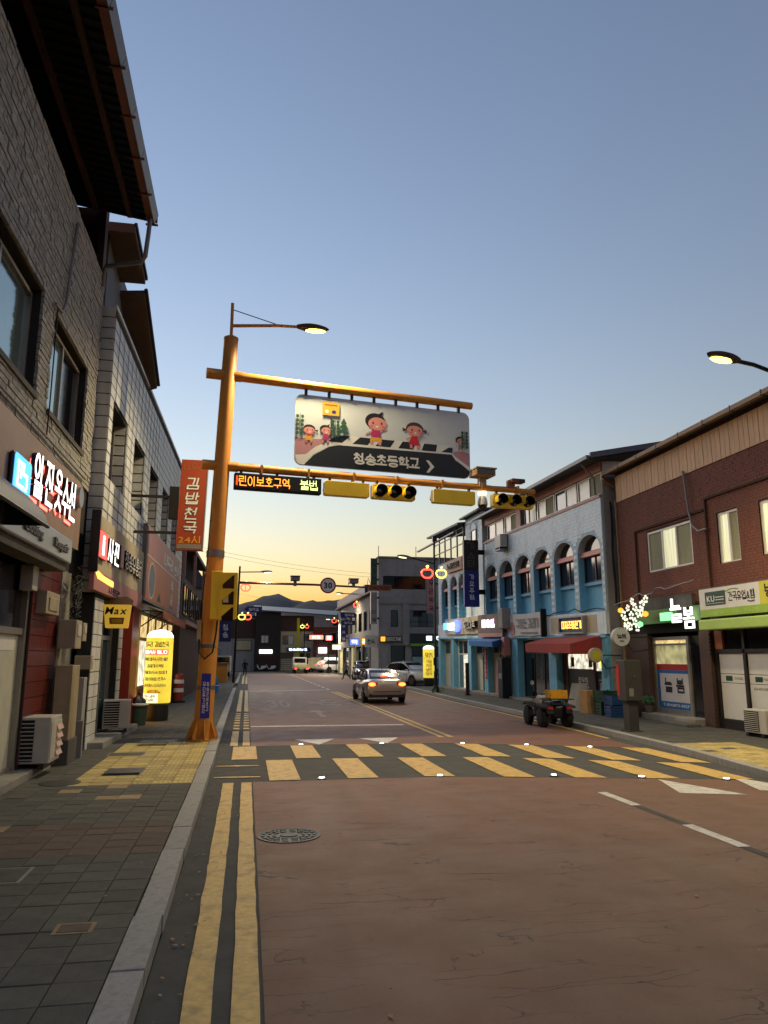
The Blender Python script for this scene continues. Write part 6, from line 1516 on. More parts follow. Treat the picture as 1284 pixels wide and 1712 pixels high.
# far gantry with speed limit
t = thing('speed_gantry', 'far left lamp post with a long rust-brown arm across the street', 'signal pole', (-.8, 58, .12))
MB().tube([(-.9, 58, .1), (-.72, 58, 8.8)], [.1, .07], 12).obj('post', 'post_black', t, True); MB().tube([(-.75, 58, 7.55), (5, 58, 7.48), (9.3, 58, 7.33)], [.1, .085, .07], 10).obj('arm', 'gantry_rust', t, True)
MB().tube([(-.72, 58, 8.35), (1.0, 58, 8.4)], .04, 8).obj('lamp_arm', 'post_black', t); c = lamp_head(t, (.85, 58, 8.4), (1.75, 58, 8.44), 'grey_steel', 'lamp_lens_white', .14); lamp_light(t, (c.x, c.y, c.z-.2), 1000, (1, .84, .55))
for x in (7.9, 9.4): MB().tube([(x-.25, 58, 7.5), (x-.2, 58, 8.1), (x+.1, 58, 7.45)], .03, 6).obj('arm_stay', 'gantry_rust', t)
t = thing('speed_limit_sign', 'round white 30 speed limit sign with red rim on the far arm', 'road sign', (6.04, 57.8, 6.85))
MB().lathe([(.62, -.02), (.62, .02)], (6.04, 57.85, 7.43), 32, 'y').obj('rim', 'ink_red', t); MB().lathe([(.5, -.03), (.5, -.018)], (6.04, 57.85, 7.43), 32, 'y').obj('disc', 'ink_white', t); text('30', TF(57.81), 6.04, 7.43, .62, .46, 'ink_dark', t, 0, .01, .03)
for lab, x, z in (('grey box camera on the far arm left of the 30 sign', 3.5, 7.95), ('grey box camera on the far arm right of the 30 sign', 8.05, 7.82)):
    t = thing('enforcement_camera', lab, 'camera', (x, 58, 7.5)); MB().box(x-.35, x+.35, 57.6, 58.3, z-.2, z+.12).obj('case', 'grey_steel', t, bevel=.02); MB().box(x-.12, x+.12, 57.9, 58.1, 7.35, z-.2).obj('stand', 'grey_steel', t); MB().box(x-.38, x+.38, 57.5, 58.35, z+.12, z+.17).obj('sunshield', 'roof_slate', t)
t = thing('camera_notice', 'orange-brown enforcement notice board at the end of the far arm', 'road sign', (10.1, 57.9, 7.1)); MB().box(9.2, 11.05, 57.85, 57.92, 7.08, 7.55).obj('board', 'fascia_orange', t); text('과속단속장비', TF(57.85), 10.1, 7.31, 1.6, .3, 'ink_dark', t, 0, .008, .02)
t = thing('camera_notice', 'small orange board', 'road sign', (0, 0, 0)) if False else None

# apple lights hung from the posts
def apple(label, x, y, z, s, mat):
    t = thing('apple_light', label, 'light decoration', (x, y, z-.5*s), group='apple-shaped neon lights on the lamp posts')
    pts = []
    for k in range(28):
        q = 2*math.pi*k/28; r = .5*s*(1-.3*max(0, math.cos(q-math.pi/2))**5-.14*max(0, math.cos(q+math.pi/2))**8); xx = r*math.cos(q)*(1.0-.1*(math.sin(q) < 0)*abs(math.sin(q))); pts.append((x+xx*1.02, y, z+r*.92*math.sin(q)))
    MB().tube(pts, .07*s, 8, closed=True).obj('outline', mat, t, True)
    lf = 'neon_yellow' if mat == 'neon_red' else 'lit_yellowpale'
    MB().prism([(x-.02*s, z+.42*s), (x+.12*s, z+.5*s), (x+.16*s, z+.7*s), (x+.02*s, z+.74*s), (x-.12*s, z+.62*s)], y-.03*s, y+.03*s, ax=1).obj('leaf', lf, t)
    MB().tube([(x, y+.02, z-.45*s), (x, y+.02, z+.45*s)], .02*s, 5).obj('hanger', 'post_black', t)
apple('red glowing apple left of the black lamp post by the blue building', 9.62, 39.9, 6.5, .62, 'neon_red'); apple('yellow glowing apple right of the black lamp post by the blue building', 10.42, 39.9, 6.5, .56, 'neon_yellow')
apple('red glowing apple on the distant right lamp post', 10.72, 74.9, 7.1, .58, 'neon_red'); apple('yellow glowing apple on the distant right lamp post', 11.55, 74.9, 7.1, .62, 'neon_yellow')
apple('yellow glowing apple low on the far left post', -.44, 57.9, 4.95, .5, 'neon_yellow'); apple('red glowing apple low on the far left post', .0, 57.9, 4.95, .5, 'neon_red')
apple('red glowing apple partly behind the far arm at its left end', -.25, 61, 7.45, .72, 'neon_red')
for lab, x, m_ in (('tiny red apple light on the right at the junction', 11.1, 'neon_red'), ('tiny yellow apple light on the right at the junction', 11.95, 'neon_yellow')): apple(lab, x, 98, 6.6, .6, m_)
for lab, x, m_ in (('tiny yellow apple light in front of the cream building', 7.65, 'neon_yellow'), ('tiny red apple light in front of the cream building', 8.3, 'neon_red')): apple(lab, x, 107.4, 6.2, .52, m_)
t = thing('apple_post', 'thin post carrying the tiny apples on the right at the junction', 'post', (11.55, 98, .1)); MB().tube([(11.55, 98.05, .1), (11.55, 98.05, 7.6)], .06, 8).obj('post', 'post_black', t); MB().box(11.0, 12.05, 98.03, 98.08, 6.55, 6.6).obj('cross_bar', 'post_black', t)
t = thing('apple_post', 'thin post carrying the tiny apples before the cream building', 'post', (7.98, 107.45, .0)); MB().tube([(7.98, 107.45, 0), (7.98, 107.45, 7.0)], .06, 8).obj('post', 'post_black', t); MB().box(7.6, 8.4, 107.43, 107.48, 6.2, 6.25).obj('cross_bar', 'post_black', t)
# overhead wires
t = thing('overhead_wires', 'thin overhead wires crossing the sunset sky beyond the gantry', 'wires', (0, 70, 10))
for (xa, ya, za), (xb, yb, zb), sg in (((-6, 62, 11.2), (14, 66, 9.2), .5), ((-6, 62, 10.9), (14, 66, 8.9), .55), ((-6, 80, 9.6), (14, 88, 7.6), .6)):
    MB().tube([(xa+(xb-xa)*i/14, ya+(yb-ya)*i/14, za+(zb-za)*i/14-sg*4*(i/14)*(1-i/14)) for i in range(15)], .010, 5).obj('wire', 'cable_black', t)
# blue direction signs
for lab, x0, x1, y, z0, z1, left in (('blue direction sign on the far left post', -.3, 1.05, 57.95, 5.3, 5.75, True), ('upper blue direction sign on the distant right post', 9.1, 10.8, 74.9, 5.85, 6.35, False), ('lower blue direction sign on the distant right post', 9.1, 10.6, 74.9, 5.1, 5.55, True)):
    t = thing('direction_sign', lab, 'road sign', ((x0+x1)/2, y, z0)); zc = (z0+z1)/2
    MB().prism([(x0, zc), (x0+.25, z0), (x1, z0), (x1, z1), (x0+.25, z1)] if left else [(x0, z0), (x1-.25, z0), (x1, zc), (x1-.25, z1), (x0, z1)], y-.03, y, ax=1).obj('plate', 'road_blue', t)
    text('월막길', TF(y-.03), (x0+x1)/2+.05, zc, (x1-x0)*.55, (z1-z0)*.5, 'ink_white', t, 0, .006, .012); MB().tube([(x0+.1, y+.02, z1+.1), (x1+.25, y+.02, z1+.1)], .02, 6).obj('rail', 'grey_steel', t)

# ------------------------------------------------------------------ right: grey corner building and beyond
GB = thing('grey_corner_building', 'grey three-storey rendered corner building beyond the blue building', 'building', (14, 60, .1))
TGb = TF(60); gw = [(10.75, 14.3, 7.42, 8.5), (11.4, 12.0, 4.36, 5.72), (13.0, 15.2, 4.36, 5.72), (16.0, 17.6, 4.36, 5.72)]
mb = MB(TGb); wall_holes(mb, 10.4, 18.5, 2.9, 9.95, -.4, 0, gw); mb.box(10.4, 10.8, -4, -.4, 0, 9.95); mb.box(18.1, 18.5, -4, -.4, 0, 9.95); mb.box(10.8, 18.1, -4, -.4, 9.5, 9.8); mb.box(10.8, 18.1, -4, -.4, 6.4, 6.6); mb.box(10.8, 18.1, -4, -.4, 2.9, 3.1); mb.box(10.8, 18.1, -4, -3.8, 0, 9.9); mb.box(10.4, 11.4, -.4, 0, .1, 2.9); mb.box(12.6, 13.1, -.4, 0, .1, 2.9)
mb.obj('wall', 'stucco_grey', GB)
MB(TGb).box(10.35, 18.55, -4.1, .08, 9.95, 10.1).obj('parapet', 'concrete', GB); MB(TGb).box(10.35, 18.55, 0, .08, 6.2, 6.32).obj('string_course', 'concrete', GB); MB(TGb).box(12.35, 12.85, 0, .12, 2.9, 6.2).obj('pilaster', 'stucco_grey', GB)
window(TGb, *gw[0], -.1, GB, 'dark_frame', ('glass', 'glass_dark', 'glass_dark', 'glass_dark'), 4, .05); window(TGb, *gw[1], -.1, GB, 'dark_frame', 'glass_dark', 1, .05); window(TGb, *gw[2], -.1, GB, 'dark_frame', ('glass_blue', 'glass_dark', 'glass_blue'), 3, .05, rail=4.8); window(TGb, *gw[3], -.1, GB, 'dark_frame', 'glass_dark', 2)
MB(TGb).box(11.4, 18.1, -2, -1.9, .1, 2.9).obj('shop_back', 'interior_dark', GB)
f = MB(TGb).box(11.4, 11.5, -.3, -.2, .1, 2.9).box(12.5, 12.6, -.3, -.2, .1, 2.9).box(13.1, 13.2, -.3, -.2, .1, 2.9).box(15.4, 15.5, -.3, -.2, .1, 2.9).box(18, 18.1, -.3, -.2, .1, 2.9).box(13.2, 18, -.3, -.2, 2.0, 2.1).obj('shopfront_frame', 'dark_frame', GB)
MB(TGb).box(11.5, 12.5, -.26, -.24, .1, 2.9).obj('pane', 'glass_dark', f); MB(TGb).box(13.2, 15.4, -.26, -.24, .1, 2.0).obj('pane', 'glass_teal', f); MB(TGb).box(15.5, 18, -.26, -.24, .1, 2.0).obj('pane', 'glass_teal', f); MB(TGb).box(13.2, 18, -.26, -.24, 2.1, 2.9).obj('pane', 'glass_dark', f)
for x in (10.9, 14.2): MB().tube([(x, 63, 10), (x, 63, 11.4)], .03, 6).obj('roof_pipe', 'pipe_grey', GB)
t = board('shop_sign', 'brown tearoom sign with white letters and orange square on the grey corner building', TGb, 10.5, 12.25, 3.15, 3.65, .05, 'sign_brown'); MB(TGb).box(10.55, 10.9, .15, .2, 3.22, 3.58).obj('icon', 'lit_orange', t); text('양지다방', TGb, 11.6, 3.4, 1.2, .3, 'ink_white', t, .15, .03, .02)
t = board('shop_sign', 'dark sign with glowing cyan square above the lime strip', TGb, 13.0, 16.2, 3.05, 3.85, .05, 'board_dark'); MB(TGb).box(14.3, 14.75, .15, .2, 3.3, 3.65).obj('icon', 'lit_cool', t); text('약국', TGb, 15.35, 3.47, .8, .36, 'lit_white', t, .15, .04, .03); MB(TGb).box(13.0, 16.2, .05, .3, 2.85, 3.04).obj('lime_strip', 'lime', t)
def vsign(label, x0, x1, y, z0, z1, mat, chars, cm, bx=None):
    t = thing('vertical_sign', label, 'projecting sign', ((x0+x1)/2, y, z0)); MB().box(x0, x1, y, y+.3, z0, z1).obj('cabinet', mat, t); MB().box(x0-.03, x0, y-.01, y+.31, z0-.02, z1+.02).obj('edge_trim', 'alu_frame', t)
    n = len(chars)
    for i, ch in enumerate(chars):
        if ch != ' ': text(ch, TF(y), (x0+x1)/2, z1-(i+.5)*(z1-z0)/n, (x1-x0)*.62, min((x1-x0)*.62, (z1-z0)/n*.7), cm, t, 0, .01, .02, name='letter')
    b0, b1 = (x1, bx) if (bx or x1+.5) > x1 else (bx, x0)
    for z in (z1-.5, z0+.35): MB().box(b0, b1, y+.1, y+.2, z, z+.15).obj('bracket', 'dark_frame', t)
vsign('dark green vertical sign on the left corner of the grey building', 9.75, 10.25, 59.9, 7.75, 9.9, 'green_deep', '경북식당', 'leaf_green', 10.4)
vsign('grey vertical sign with dark letters on the corner of the grey building', 9.72, 10.2, 59.6, 4.6, 7.1, 'stucco_grey', '  다방', 'ink_navy', 10.4)
vsign('muted purple vertical sign behind the black lamp post', 13.85, 14.55, 57.5, 5.35, 8.1, 'pink_board', '우리약국', 'ink_navy', 14.9)
t = thing('shop_sign', 'white sign board with dark letters left of the tearoom sign', 'shop sign', (9.9, 61, 2.8)); MB().box(9.4, 10.35, 60.6, 60.75, 2.75, 3.7).obj('board', 'board_white', t); text('한식', TF(60.6), 9.88, 3.2, .6, .4, 'ink_dark', t, 0, .01, .02); MB().box(9.8, 9.9, 60.75, 60.9, .1, 3.5).obj('post', 'grey_steel', t)
EB = thing('stone_shop_row', 'pale stone shop building with navy roof further along the right side', 'building', (11.7, 78, .1))
TE = TR(10.95); ew = [(66+i*3.4, 68.2+i*3.4, 4.4, 6.2) for i in range(6)]
mb = MB(TE); wall_holes(mb, 64.6, 92, 3.0, 7.6, -.3, 0, ew); mb.box(64.6, 64.9, -9, -.3, 0, 7.6); mb.box(64.9, 92, -9, -8.8, 0, 7.6); mb.box(64.9, 92, -8.8, -.3, 3.0, 3.2)
for u in (64.6, 68.5, 72.5, 77, 82, 87, 91.5): mb.box(u, u+.5, -.3, 0, .1, 3)
mb.obj('wall', 'stucco_grey', EB)
for k, w_ in enumerate(ew): window(TE, *w_, -.15, EB, 'dark_frame', 'glass_dark', 2)
for u in (65, 69, 73, 77.5, 82.5, 87.5): MB(TE).box(u, u+4, -.25, -.2, .1, 2.95).obj('shop_window', 'lit_dim' if u in (77.5, 87.5) else 'glass_teal', EB)
MB(TE).box(64.7, 92.3, -9, .4, 7.6, 7.75).obj('eave', 'roof_slate', EB); MB(TE).box(70.0, 92.1, -5, .15, 7.75, 8.7).obj('roof_band', 'navy_sign', EB)
vsign('tall blue vertical sign far down the right side', 10.2, 10.75, 83, 3.6, 6.4, 'road_blue', '청송식당', 'ink_white', 10.95)
for lab, x, y, z, w_, m_, tx in (('small violet lit sign on the far right post', 9.85, 70, 3.35, .9, 'lit_bluedeep', '약'), ('small orange lit sign beside the violet one', 10.75, 70.2, 3.4, .45, 'lit_orange', '주'), ('yellow lit sign box far down the right side', 10.3, 88, 3.1, 1.1, 'lit_yellowpale', '분식'), ('red and white lit sign far down the right side', 9.6, 90, 4.2, .8, 'lit_redglow', '찜'), ('far red letters sign above the brick shop', 9.6, 106.8, 4.7, 2.0, 'lit_redglow', '치킨')):
    t = thing('lit_sign', lab, 'shop sign', (x, y, z)); MB().box(x-w_/2, x+w_/2, y, y+.2, z-.32, z+.32).obj('case', 'black_plastic', t); MB().box(x-w_/2+.04, x+w_/2-.04, y-.02, y, z-.28, z+.28).obj('face', m_, t); text(tx, TF(y-.02), x, z, w_*.6, .4, 'lit_white', t, 0, .01, .02)
    MB().box(x-.04, x+.04, y+.2, y+.28, .05, z+.3).obj('post', 'post_black', t)
t = pillar_sign('pillar_sign', 'glowing yellow round pillar sign in front of the white SUV', 11.9, 49.2, .38, 2.75, [('맛집', 2.1, .5, .3, 'ink_red'), ('국밥\n막창\n냉면\n정식', 1.3, .4, 1.0, 'ink_gold')])
# buildings closing the end of the street
FA = thing('dim_grey_house', 'dim grey-brown house at the left of the street end', 'building', (-.5, 112, 0)); MB().box(-3.5, 1.1, 110, 120, 0, 7.6).obj('wall', 'stucco_grey', FA); MB().box(-3.7, 1.15, 109.8, 120, 7.6, 7.8).obj('roof', 'roof_slate', FA); MB().box(-3.5, 1.1, 109.9, 110, 4.6, 7.3).obj('cladding', 'dark_wood', FA); window(TF(110), -1.6, .6, 2.9, 4.3, .12, FA, 'dark_frame', 'stucco_cream', 1)
FB = thing('black_gable_house', 'black clad house with two lit panes at the street end', 'building', (2.9, 110, 0)); MB().box(1.12, 4.7, 109, 118, 0, 8.35).obj('wall', 'black_plastic', FB)
for k in range(12): MB().box(1.14+k*.297, 1.14+k*.297+.26, 108.96, 109, 3.4, 8.3).obj('cladding_board', 'black_plastic', FB)
window(TF(109), 1.95, 3.0, 3.9, 5.0, .07, FB, 'dark_frame', 'glass_pale', 2); MB(TF(109)).box(1.5, 4.3, 0, .08, .1, 2.3).obj('shutter', 'mortar_brown', FB)
t = board('lit_sign', 'glowing white sign box on the black house at the street end', TF(109), 1.75, 3.6, 2.45, 3.0, .06, 'lit_white', th=.15); text('마트', TF(109), 2.7, 2.72, .9, .3, 'lit_yellowpale', t, .21, .01, .02)
FC = thing('cream_house', 'cream two-storey house with olive bands at the street end', 'building', (7, 110, 0)); fw = [(5.0, 6.6, 3.7, 5.0), (8.0, 9.1, 4.2, 5.2)]
mb = MB(TF(109.2)); wall_holes(mb, 4.72, 9.4, 0, 7.8, -.3, 0, fw); mb.box(4.72, 5.0, -9, -.3, 0, 7.8); mb.box(9.1, 9.4, -9, -.3, 0, 7.8); mb.obj('wall', 'stucco_cream', FC); MB(TF(109.2)).box(4.72, 9.4, 0, .06, 5.6, 7.8).obj('cladding', 'dark_wood', FC); MB(TF(109.2)).box(7.0, 7.4, 0, .1, 0, 7.5).obj('pilaster', 'lime_yellow', FC)
window(TF(109.2), *fw[0], -.05, FC, 'dark_frame', ('glass_teal', 'glass_pale'), 2); window(TF(109.2), *fw[1], -.05, FC, 'dark_frame', 'glass_teal', 3, rail=4.7)
sh_ = MB(TF(109.2)).box(4.75, 6.6, 0, .05, .05, 2.6).obj('shutter', 'sign_brown', FC)
for k in range(6): MB(TF(109.2)).box(4.8, 6.55, .05, .07, .1+k*.28, .3+k*.28).obj('shutter_slat', 'stucco_cream', sh_)
for x in (7.5, 8.4): MB(TF(109.2)).box(x, x+.6, 0, .05, .6, 2.5).obj('door_leaf', 'glass_dark', FC)
t = board('lit_sign', 'long lit blue sign on the cream house', TF(109.2), 5.6, 9.0, 2.75, 3.3, .06, 'road_blue', th=.15); text('청송군농협', TF(109.2), 7.2, 3.02, 2.6, .36, 'lit_cool', t, .21, .02, .035)
FD = thing('far_brick_house', 'dark red brick house with lit shop at the right of the street end', 'building', (11.9, 110, 0)); MB().box(9.42, 15.2, 108.8, 118, 0, 7.4).obj('wall', 'brick_red', FD); MB(TF(108.8)).box(9.42, 15.2, 0, .06, 6.2, 7.4).obj('upper_band', 'stucco_grey', FD); window(TF(108.8), 12.2, 12.9, 6.4, 7.1, .09, FD, 'dark_frame', 'glass_dark', 1); window(TF(108.8), 10.6, 11.4, 3.9, 5.3, .04, FD, 'alu_frame', 'glass', 2); window(TF(108.8), 11.8, 13.6, 3.9, 5.4, .04, FD, 'alu_frame', ('glass', 'glass_dark'), 2)
MB(TF(108.8)).box(9.9, 13.5, 0, .05, .2, 1.9).obj('shop_window', 'lit_cool', FD); MB(TF(108.8)).box(9.8, 13.6, 0, .5, 1.95, 2.3).obj('canopy', 'stucco_cream', FD)
t = board('lit_sign', 'cyan-white lit sign on the far brick house', TF(108.8), 10.1, 11.3, 2.5, 3.3, .08, 'lit_cool', th=.15); text('편의점', TF(108.8), 10.7, 2.9, .9, .3, 'lit_blue', t, .23, .01, .02)
t = thing('long_far_roof', 'long blue-grey sheet roof across the houses at the street end', 'roof', (8, 112, 7.8)); MB().hexa([(.9, 108.3, 8.42), (16.6, 108.3, 7.5), (16.6, 119, 8.8), (.9, 119, 9.7), (.9, 108.3, 8.6), (16.6, 108.3, 7.68), (16.6, 119, 8.98), (.9, 119, 9.88)]).obj('sheet', 'roof_grey', t)

# ------------------------------------------------------------------ vehicles
def wheel(parent, x, y, r, w, side):
    wo = MB().lathe([(r*.62, -w/2), (r*.93, -w/2), (r, -w*.3), (r, w*.3), (r*.93, w/2), (r*.62, w/2)], (x, y, r), 24, 'x').obj('wheel', 'rubber', parent, True)
    MB().lathe([(r*.64, -.01), (r*.6, .012), (r*.15, .02), (r*.12, .03)] if side > 0 else [(r*.12, -.03), (r*.15, -.02), (r*.6, -.012), (r*.64, .01)], (x+side*w*.48, y, r), 20, 'x').obj('rim', 'rim_metal', wo, True)
    sp = MB()
    for k in range(5):
        q = k*1.2566; c_, s_ = math.cos(q), math.sin(q); xx = x+side*(w*.48+.02)
        p = [(r*.12*c_-r*.09*s_, r*.12*s_+r*.09*c_), (r*.12*c_+r*.09*s_, r*.12*s_-r*.09*c_), (r*.6*c_+r*.06*s_, r*.6*s_-r*.06*c_), (r*.6*c_-r*.06*s_, r*.6*s_+r*.06*c_)]
        sp.prism([(y+a, r+b) for a, b in p], xx-.012, xx+.012, ax=0)
    sp.obj('spokes', 'black_plastic', wo)
def loft(sections):
    mb = MB(); k = len(sections[0]); vs = [p for s_ in sections for p in s_]
    fs = [(i*k+j, i*k+(j+1) % k, (i+1)*k+(j+1) % k, (i+1)*k+j) for i in range(len(sections)-1) for j in range(k)]+[tuple(range(k-1, -1, -1)), tuple(range((len(sections)-1)*k, len(sections)*k))]
    return mb.add(vs, fs)
def car(name, label, cat, loc, rz, paint, kind='sedan', tail=None, head=None, scale=1.0):
    t = thing(name, label, cat, loc, rz, local=True); t.scale = (scale,)*3
    if kind == 'sedan':
        st = [(-2.40,.44,.78,.76), (-2.36,.32,.96,.84), (-2.2,.26,1.04,.89), (-1.5,.22,1.03,.915), (-.6,.2,.97,.92), (.6,.2,.95,.92), (1.2,.22,.95,.91), (1.8,.24,.88,.885), (2.2,.28,.78,.82), (2.38,.36,.64,.7)]
        roof = [(-2.0, 1.0, .78), (-1.55, 1.22, .72), (-1.0, 1.42, .64), (-.3, 1.475, .62), (.25, 1.44, .63), (.8, 1.2, .71), (1.3, .94, .79)]; wr, wy = .325, (-1.42, 1.42); rearz = (.74, .92)
    else:
        st = [(-2.2,.5,.9,.8), (-2.16,.38,1.05,.87), (-2.0,.3,1.1,.91), (-1.2,.28,1.08,.925), (0,.27,1.05,.925), (.9,.28,1.04,.92), (1.5,.3,1.0,.9), (1.95,.34,.92,.85), (2.15,.42,.75,.76)]
        roof = [(-2.1, 1.08, .8), (-1.9, 1.4, .72), (-1.5, 1.6, .66), (-.6, 1.66, .65), (.1, 1.6, .66), (.7, 1.3, .73), (1.15, 1.02, .8)]; wr, wy = .36, (-1.33, 1.33); rearz = (.85, 1.08)
    def sec(y, zl, zt, w):
        h = zt-zl; half = [(w*.8, zl), (w*.96, zl+.08), (w, zl+h*.35), (w*.995, zl+h*.55), (w*.96, zl+h*.8), (w*.88, zt-.02), (w*.6, zt+.012)]
        return [(x, y, z) for x, z in half]+[(-x, y, z) for x, z in reversed(half)]
    loft([sec(*s_) for s_ in st]).obj('body', paint, t, 50)
    secs = []
    for y, z, w in roof:
        zb = .9; secs.append([(w+.1*(z-zb)*.3, y, zb), (w+.02, y, zb+(z-zb)*.5), (w, y, z-.06*min(1, (z-zb)*3)), (w*.8, y, z), (-w*.8, y, z), (-w, y, z-.06*min(1, (z-zb)*3)), (-w-.02, y, zb+(z-zb)*.5), (-w-.1*(z-zb)*.3, y, zb)])
    loft(secs).obj('cabin', paint, t, 50)
    def gl(name, a, b, inset=.1):      # glass sheet on the sloping ends
        (ya, za, wa), (yb, zb_, wb) = a, b; n = Vector((0, -(zb_-za), yb-ya)).normalized()
        if n.z < 0: n = -n
        o = n*.012; q = [(-wa+inset, ya, za), (wa-inset, ya, za), (wb-inset, yb, zb_), (-wb+inset, yb, zb_)]
        MB().hexa([p for p in q]+[tuple(Vector(p)+o) for p in q]).obj(name, 'glass_dark', t)
    gl('rear_window', (roof[0][0]+.1, roof[0][1]+.05, roof[0][2]), (roof[2][0]-.06, roof[2][1]-.02, roof[2][2]+.06)); gl('windscreen', (roof[6][0]-.08, roof[6][1]+.04, roof[6][2]), (roof[4][0]+.05, roof[4][1]-.015, roof[4][2]+.06))
    for s_ in (-1, 1):
        top = [(y, z-.1) for y, z, w in roof[2:5]]; ln = [(roof[1][0]-.05, .99 if kind == 'sedan' else 1.1), (roof[1][0]+.2, roof[1][1]-.03)]+top+[(roof[5][0]-.02, roof[5][1]-.05), (roof[6][0]-.2, .98 if kind == 'sedan' else 1.08)]
        vs = []
        for d_ in (.0, .025):
            for y, z in ln:
                f = min(1, max(0, (z-.95)/(.5 if kind == 'sedan' else .66))); vs.append((s_*(.79-.13*f+.012+d_ if kind == 'sedan' else .81-.12*f+.012+d_), y, z))
        n = len(ln); MB().add(vs, [tuple(range(n)), tuple(range(2*n-1, n-1, -1))]+[(i, (i+1) % n, n+(i+1) % n, n+i) for i in range(n)]).obj('side_window', 'glass_dark', t)
        MB().box(s_*.72-.06 if s_ < 0 else .66, s_*.72+.06 if s_ > 0 else -.66, -.28, -.22, 1.0, roof[3][1]-.1).obj('door_pillar', 'black_plastic', t)
        m_ = MB().box(s_*.94-.1, s_*.94+.1, .72, .84, 1.0, 1.13).obj('wing_mirror', paint, t, bevel=.03)
        for y in wy:
            wheel(t, s_*.83, y, wr, .21, s_)
            MB().lathe([(wr*1.13, -.004), (wr*1.13, .004)], (s_*(.912 if kind == 'sedan' else .922), y, wr+.02), 24, 'x').obj('wheel_arch', 'black_matte', t)
        for y in (-.25, .75): MB().box(s_*.925-.006, s_*.925+.006, y-.004, y+.004, .35, .93).obj('door_seam', 'black_matte', t)
        for y in (-.45, .5): MB().box(s_*.93-.012, s_*.93+.012, y-.1, y+.1, .78, .815).obj('door_handle', 'rim_metal', t)
        y0 = st[0][0]; xs_ = sorted((s_*.42, s_*.84)); z0_, z1_ = rearz
        tl = MB().hexa([(xs_[0], y0-.012 if s_ > 0 else y0+.1, z0_+(.04 if s_ > 0 else 0)), (xs_[1], y0+.1 if s_ > 0 else y0-.012, z0_), (xs_[1], y0+.3, z0_), (xs_[0], y0+.3, z0_), (xs_[0], y0-.012 if s_ > 0 else y0+.1, z1_), (xs_[1], y0+.1 if s_ > 0 else y0-.012, z1_), (xs_[1], y0+.3, z1_), (xs_[0], y0+.3, z1_)]).obj('taillight', 'ink_red', t)
        if tail: 
            xc = s_*.66; MB().prism(ell(xc, (z0_+z1_)/2, .15, .075, 16), y0-.03, y0+.05, ax=1).obj('lit_bulb', tail, tl)
        yf = st[-1][0]; hl = MB().hexa([(s_*.4, yf-.08, .62 if kind == 'sedan' else .76), (s_*.74, yf-.28, .66 if kind == 'sedan' else .8), (s_*.74, yf-.5, .66 if kind == 'sedan' else .8), (s_*.4, yf-.3, .62 if kind == 'sedan' else .76), (s_*.42, yf-.06, .72 if kind == 'sedan' else .88), (s_*.76, yf-.26, .76 if kind == 'sedan' else .93), (s_*.76, yf-.5, .76 if kind == 'sedan' else .93), (s_*.42, yf-.3, .72 if kind == 'sedan' else .88)]).obj('headlight', 'glass_pale', t)
        if head and s_ > 0: MB().lathe([(.09, 0), (.07, .05), (.02, .06)], (s_*.58, yf-.12, .7 if kind == 'sedan' else .82), 12, 'y').obj('lit_bulb', head, hl)
    y0 = st[0][0]; yf = st[-1][0]
    MB().box(-.27, .27, y0-.02, y0+.02, .7 if kind == 'sedan' else .82, .83 if kind == 'sedan' else .95).obj('number_plate', 'plate_white', t)
    MB().box(-.78, .78, y0+.02, y0+.25, .28, .42).obj('rear_valance', 'black_plastic', t); MB().box(-.6, .6, y0-.012, y0+.05, .5, .53).obj('bumper_crease', 'black_plastic', t)
    MB().box(-.5, .5, yf-.06, yf+.015, .45, .66 if kind == 'sedan' else .78).obj('grille', 'black_plastic', t)
    for k in range(3): MB().box(-.42, .42, yf+.012, yf+.024, .5+k*.08, .525+k*.08).obj('grille_bar', 'rim_metal', t)
    MB().box(-.26, .26, yf+.0, yf+.03, .36, .46).obj('number_plate', 'plate_white', t)
    if tail: MB().box(-.16, .16, roof[1][0]-.2, roof[1][0]-.08, roof[1][1]-.13, roof[1][1]-.05).obj('brake_light', 'tail_red', t); 
    MB().prism([(0-.03, 0), (.03, 0), (.005, .1), (-.02, .1)], -.03, .1, ax=1).v and MB().hexa([(-.02, -.95, roof[2][1]), (.02, -.95, roof[2][1]), (.02, -.75, roof[3][1]-.03), (-.02, -.75, roof[3][1]-.03), (-.008, -1.0, roof[2][1]+.12), (.008, -1.0, roof[2][1]+.12), (.01, -.9, roof[2][1]+.1), (-.01, -.9, roof[2][1]+.1)]).obj('aerial_fin', paint, t)
    return t
car('sedan_car', 'silver saloon driving away with glowing tail lights', 'car', (6.03, 35.0, 0), 0, 'car_silver', 'sedan', 'tail_amber', scale=1.0)
car('sport_utility_car', 'white SUV parked facing out of the side street', 'car', (11.55, 53.2, .004), RAD(204), 'car_white', 'suv')
car('sport_utility_car', 'dark SUV with one headlight lit behind the silver saloon', 'car', (10.2, 66.5, 0), RAD(176), 'car_black', 'suv', head='lit_white')
car('sedan_car', 'dark saloon parked behind the white SUV', 'car', (12.6, 57.4, .004), RAD(90), 'car_black', 'sedan')
car('hatchback_car', 'distant white hatchback turning at the junction with red lights', 'car', (10.9, 97, 0), RAD(-58), 'car_white', 'suv', 'tail_red')
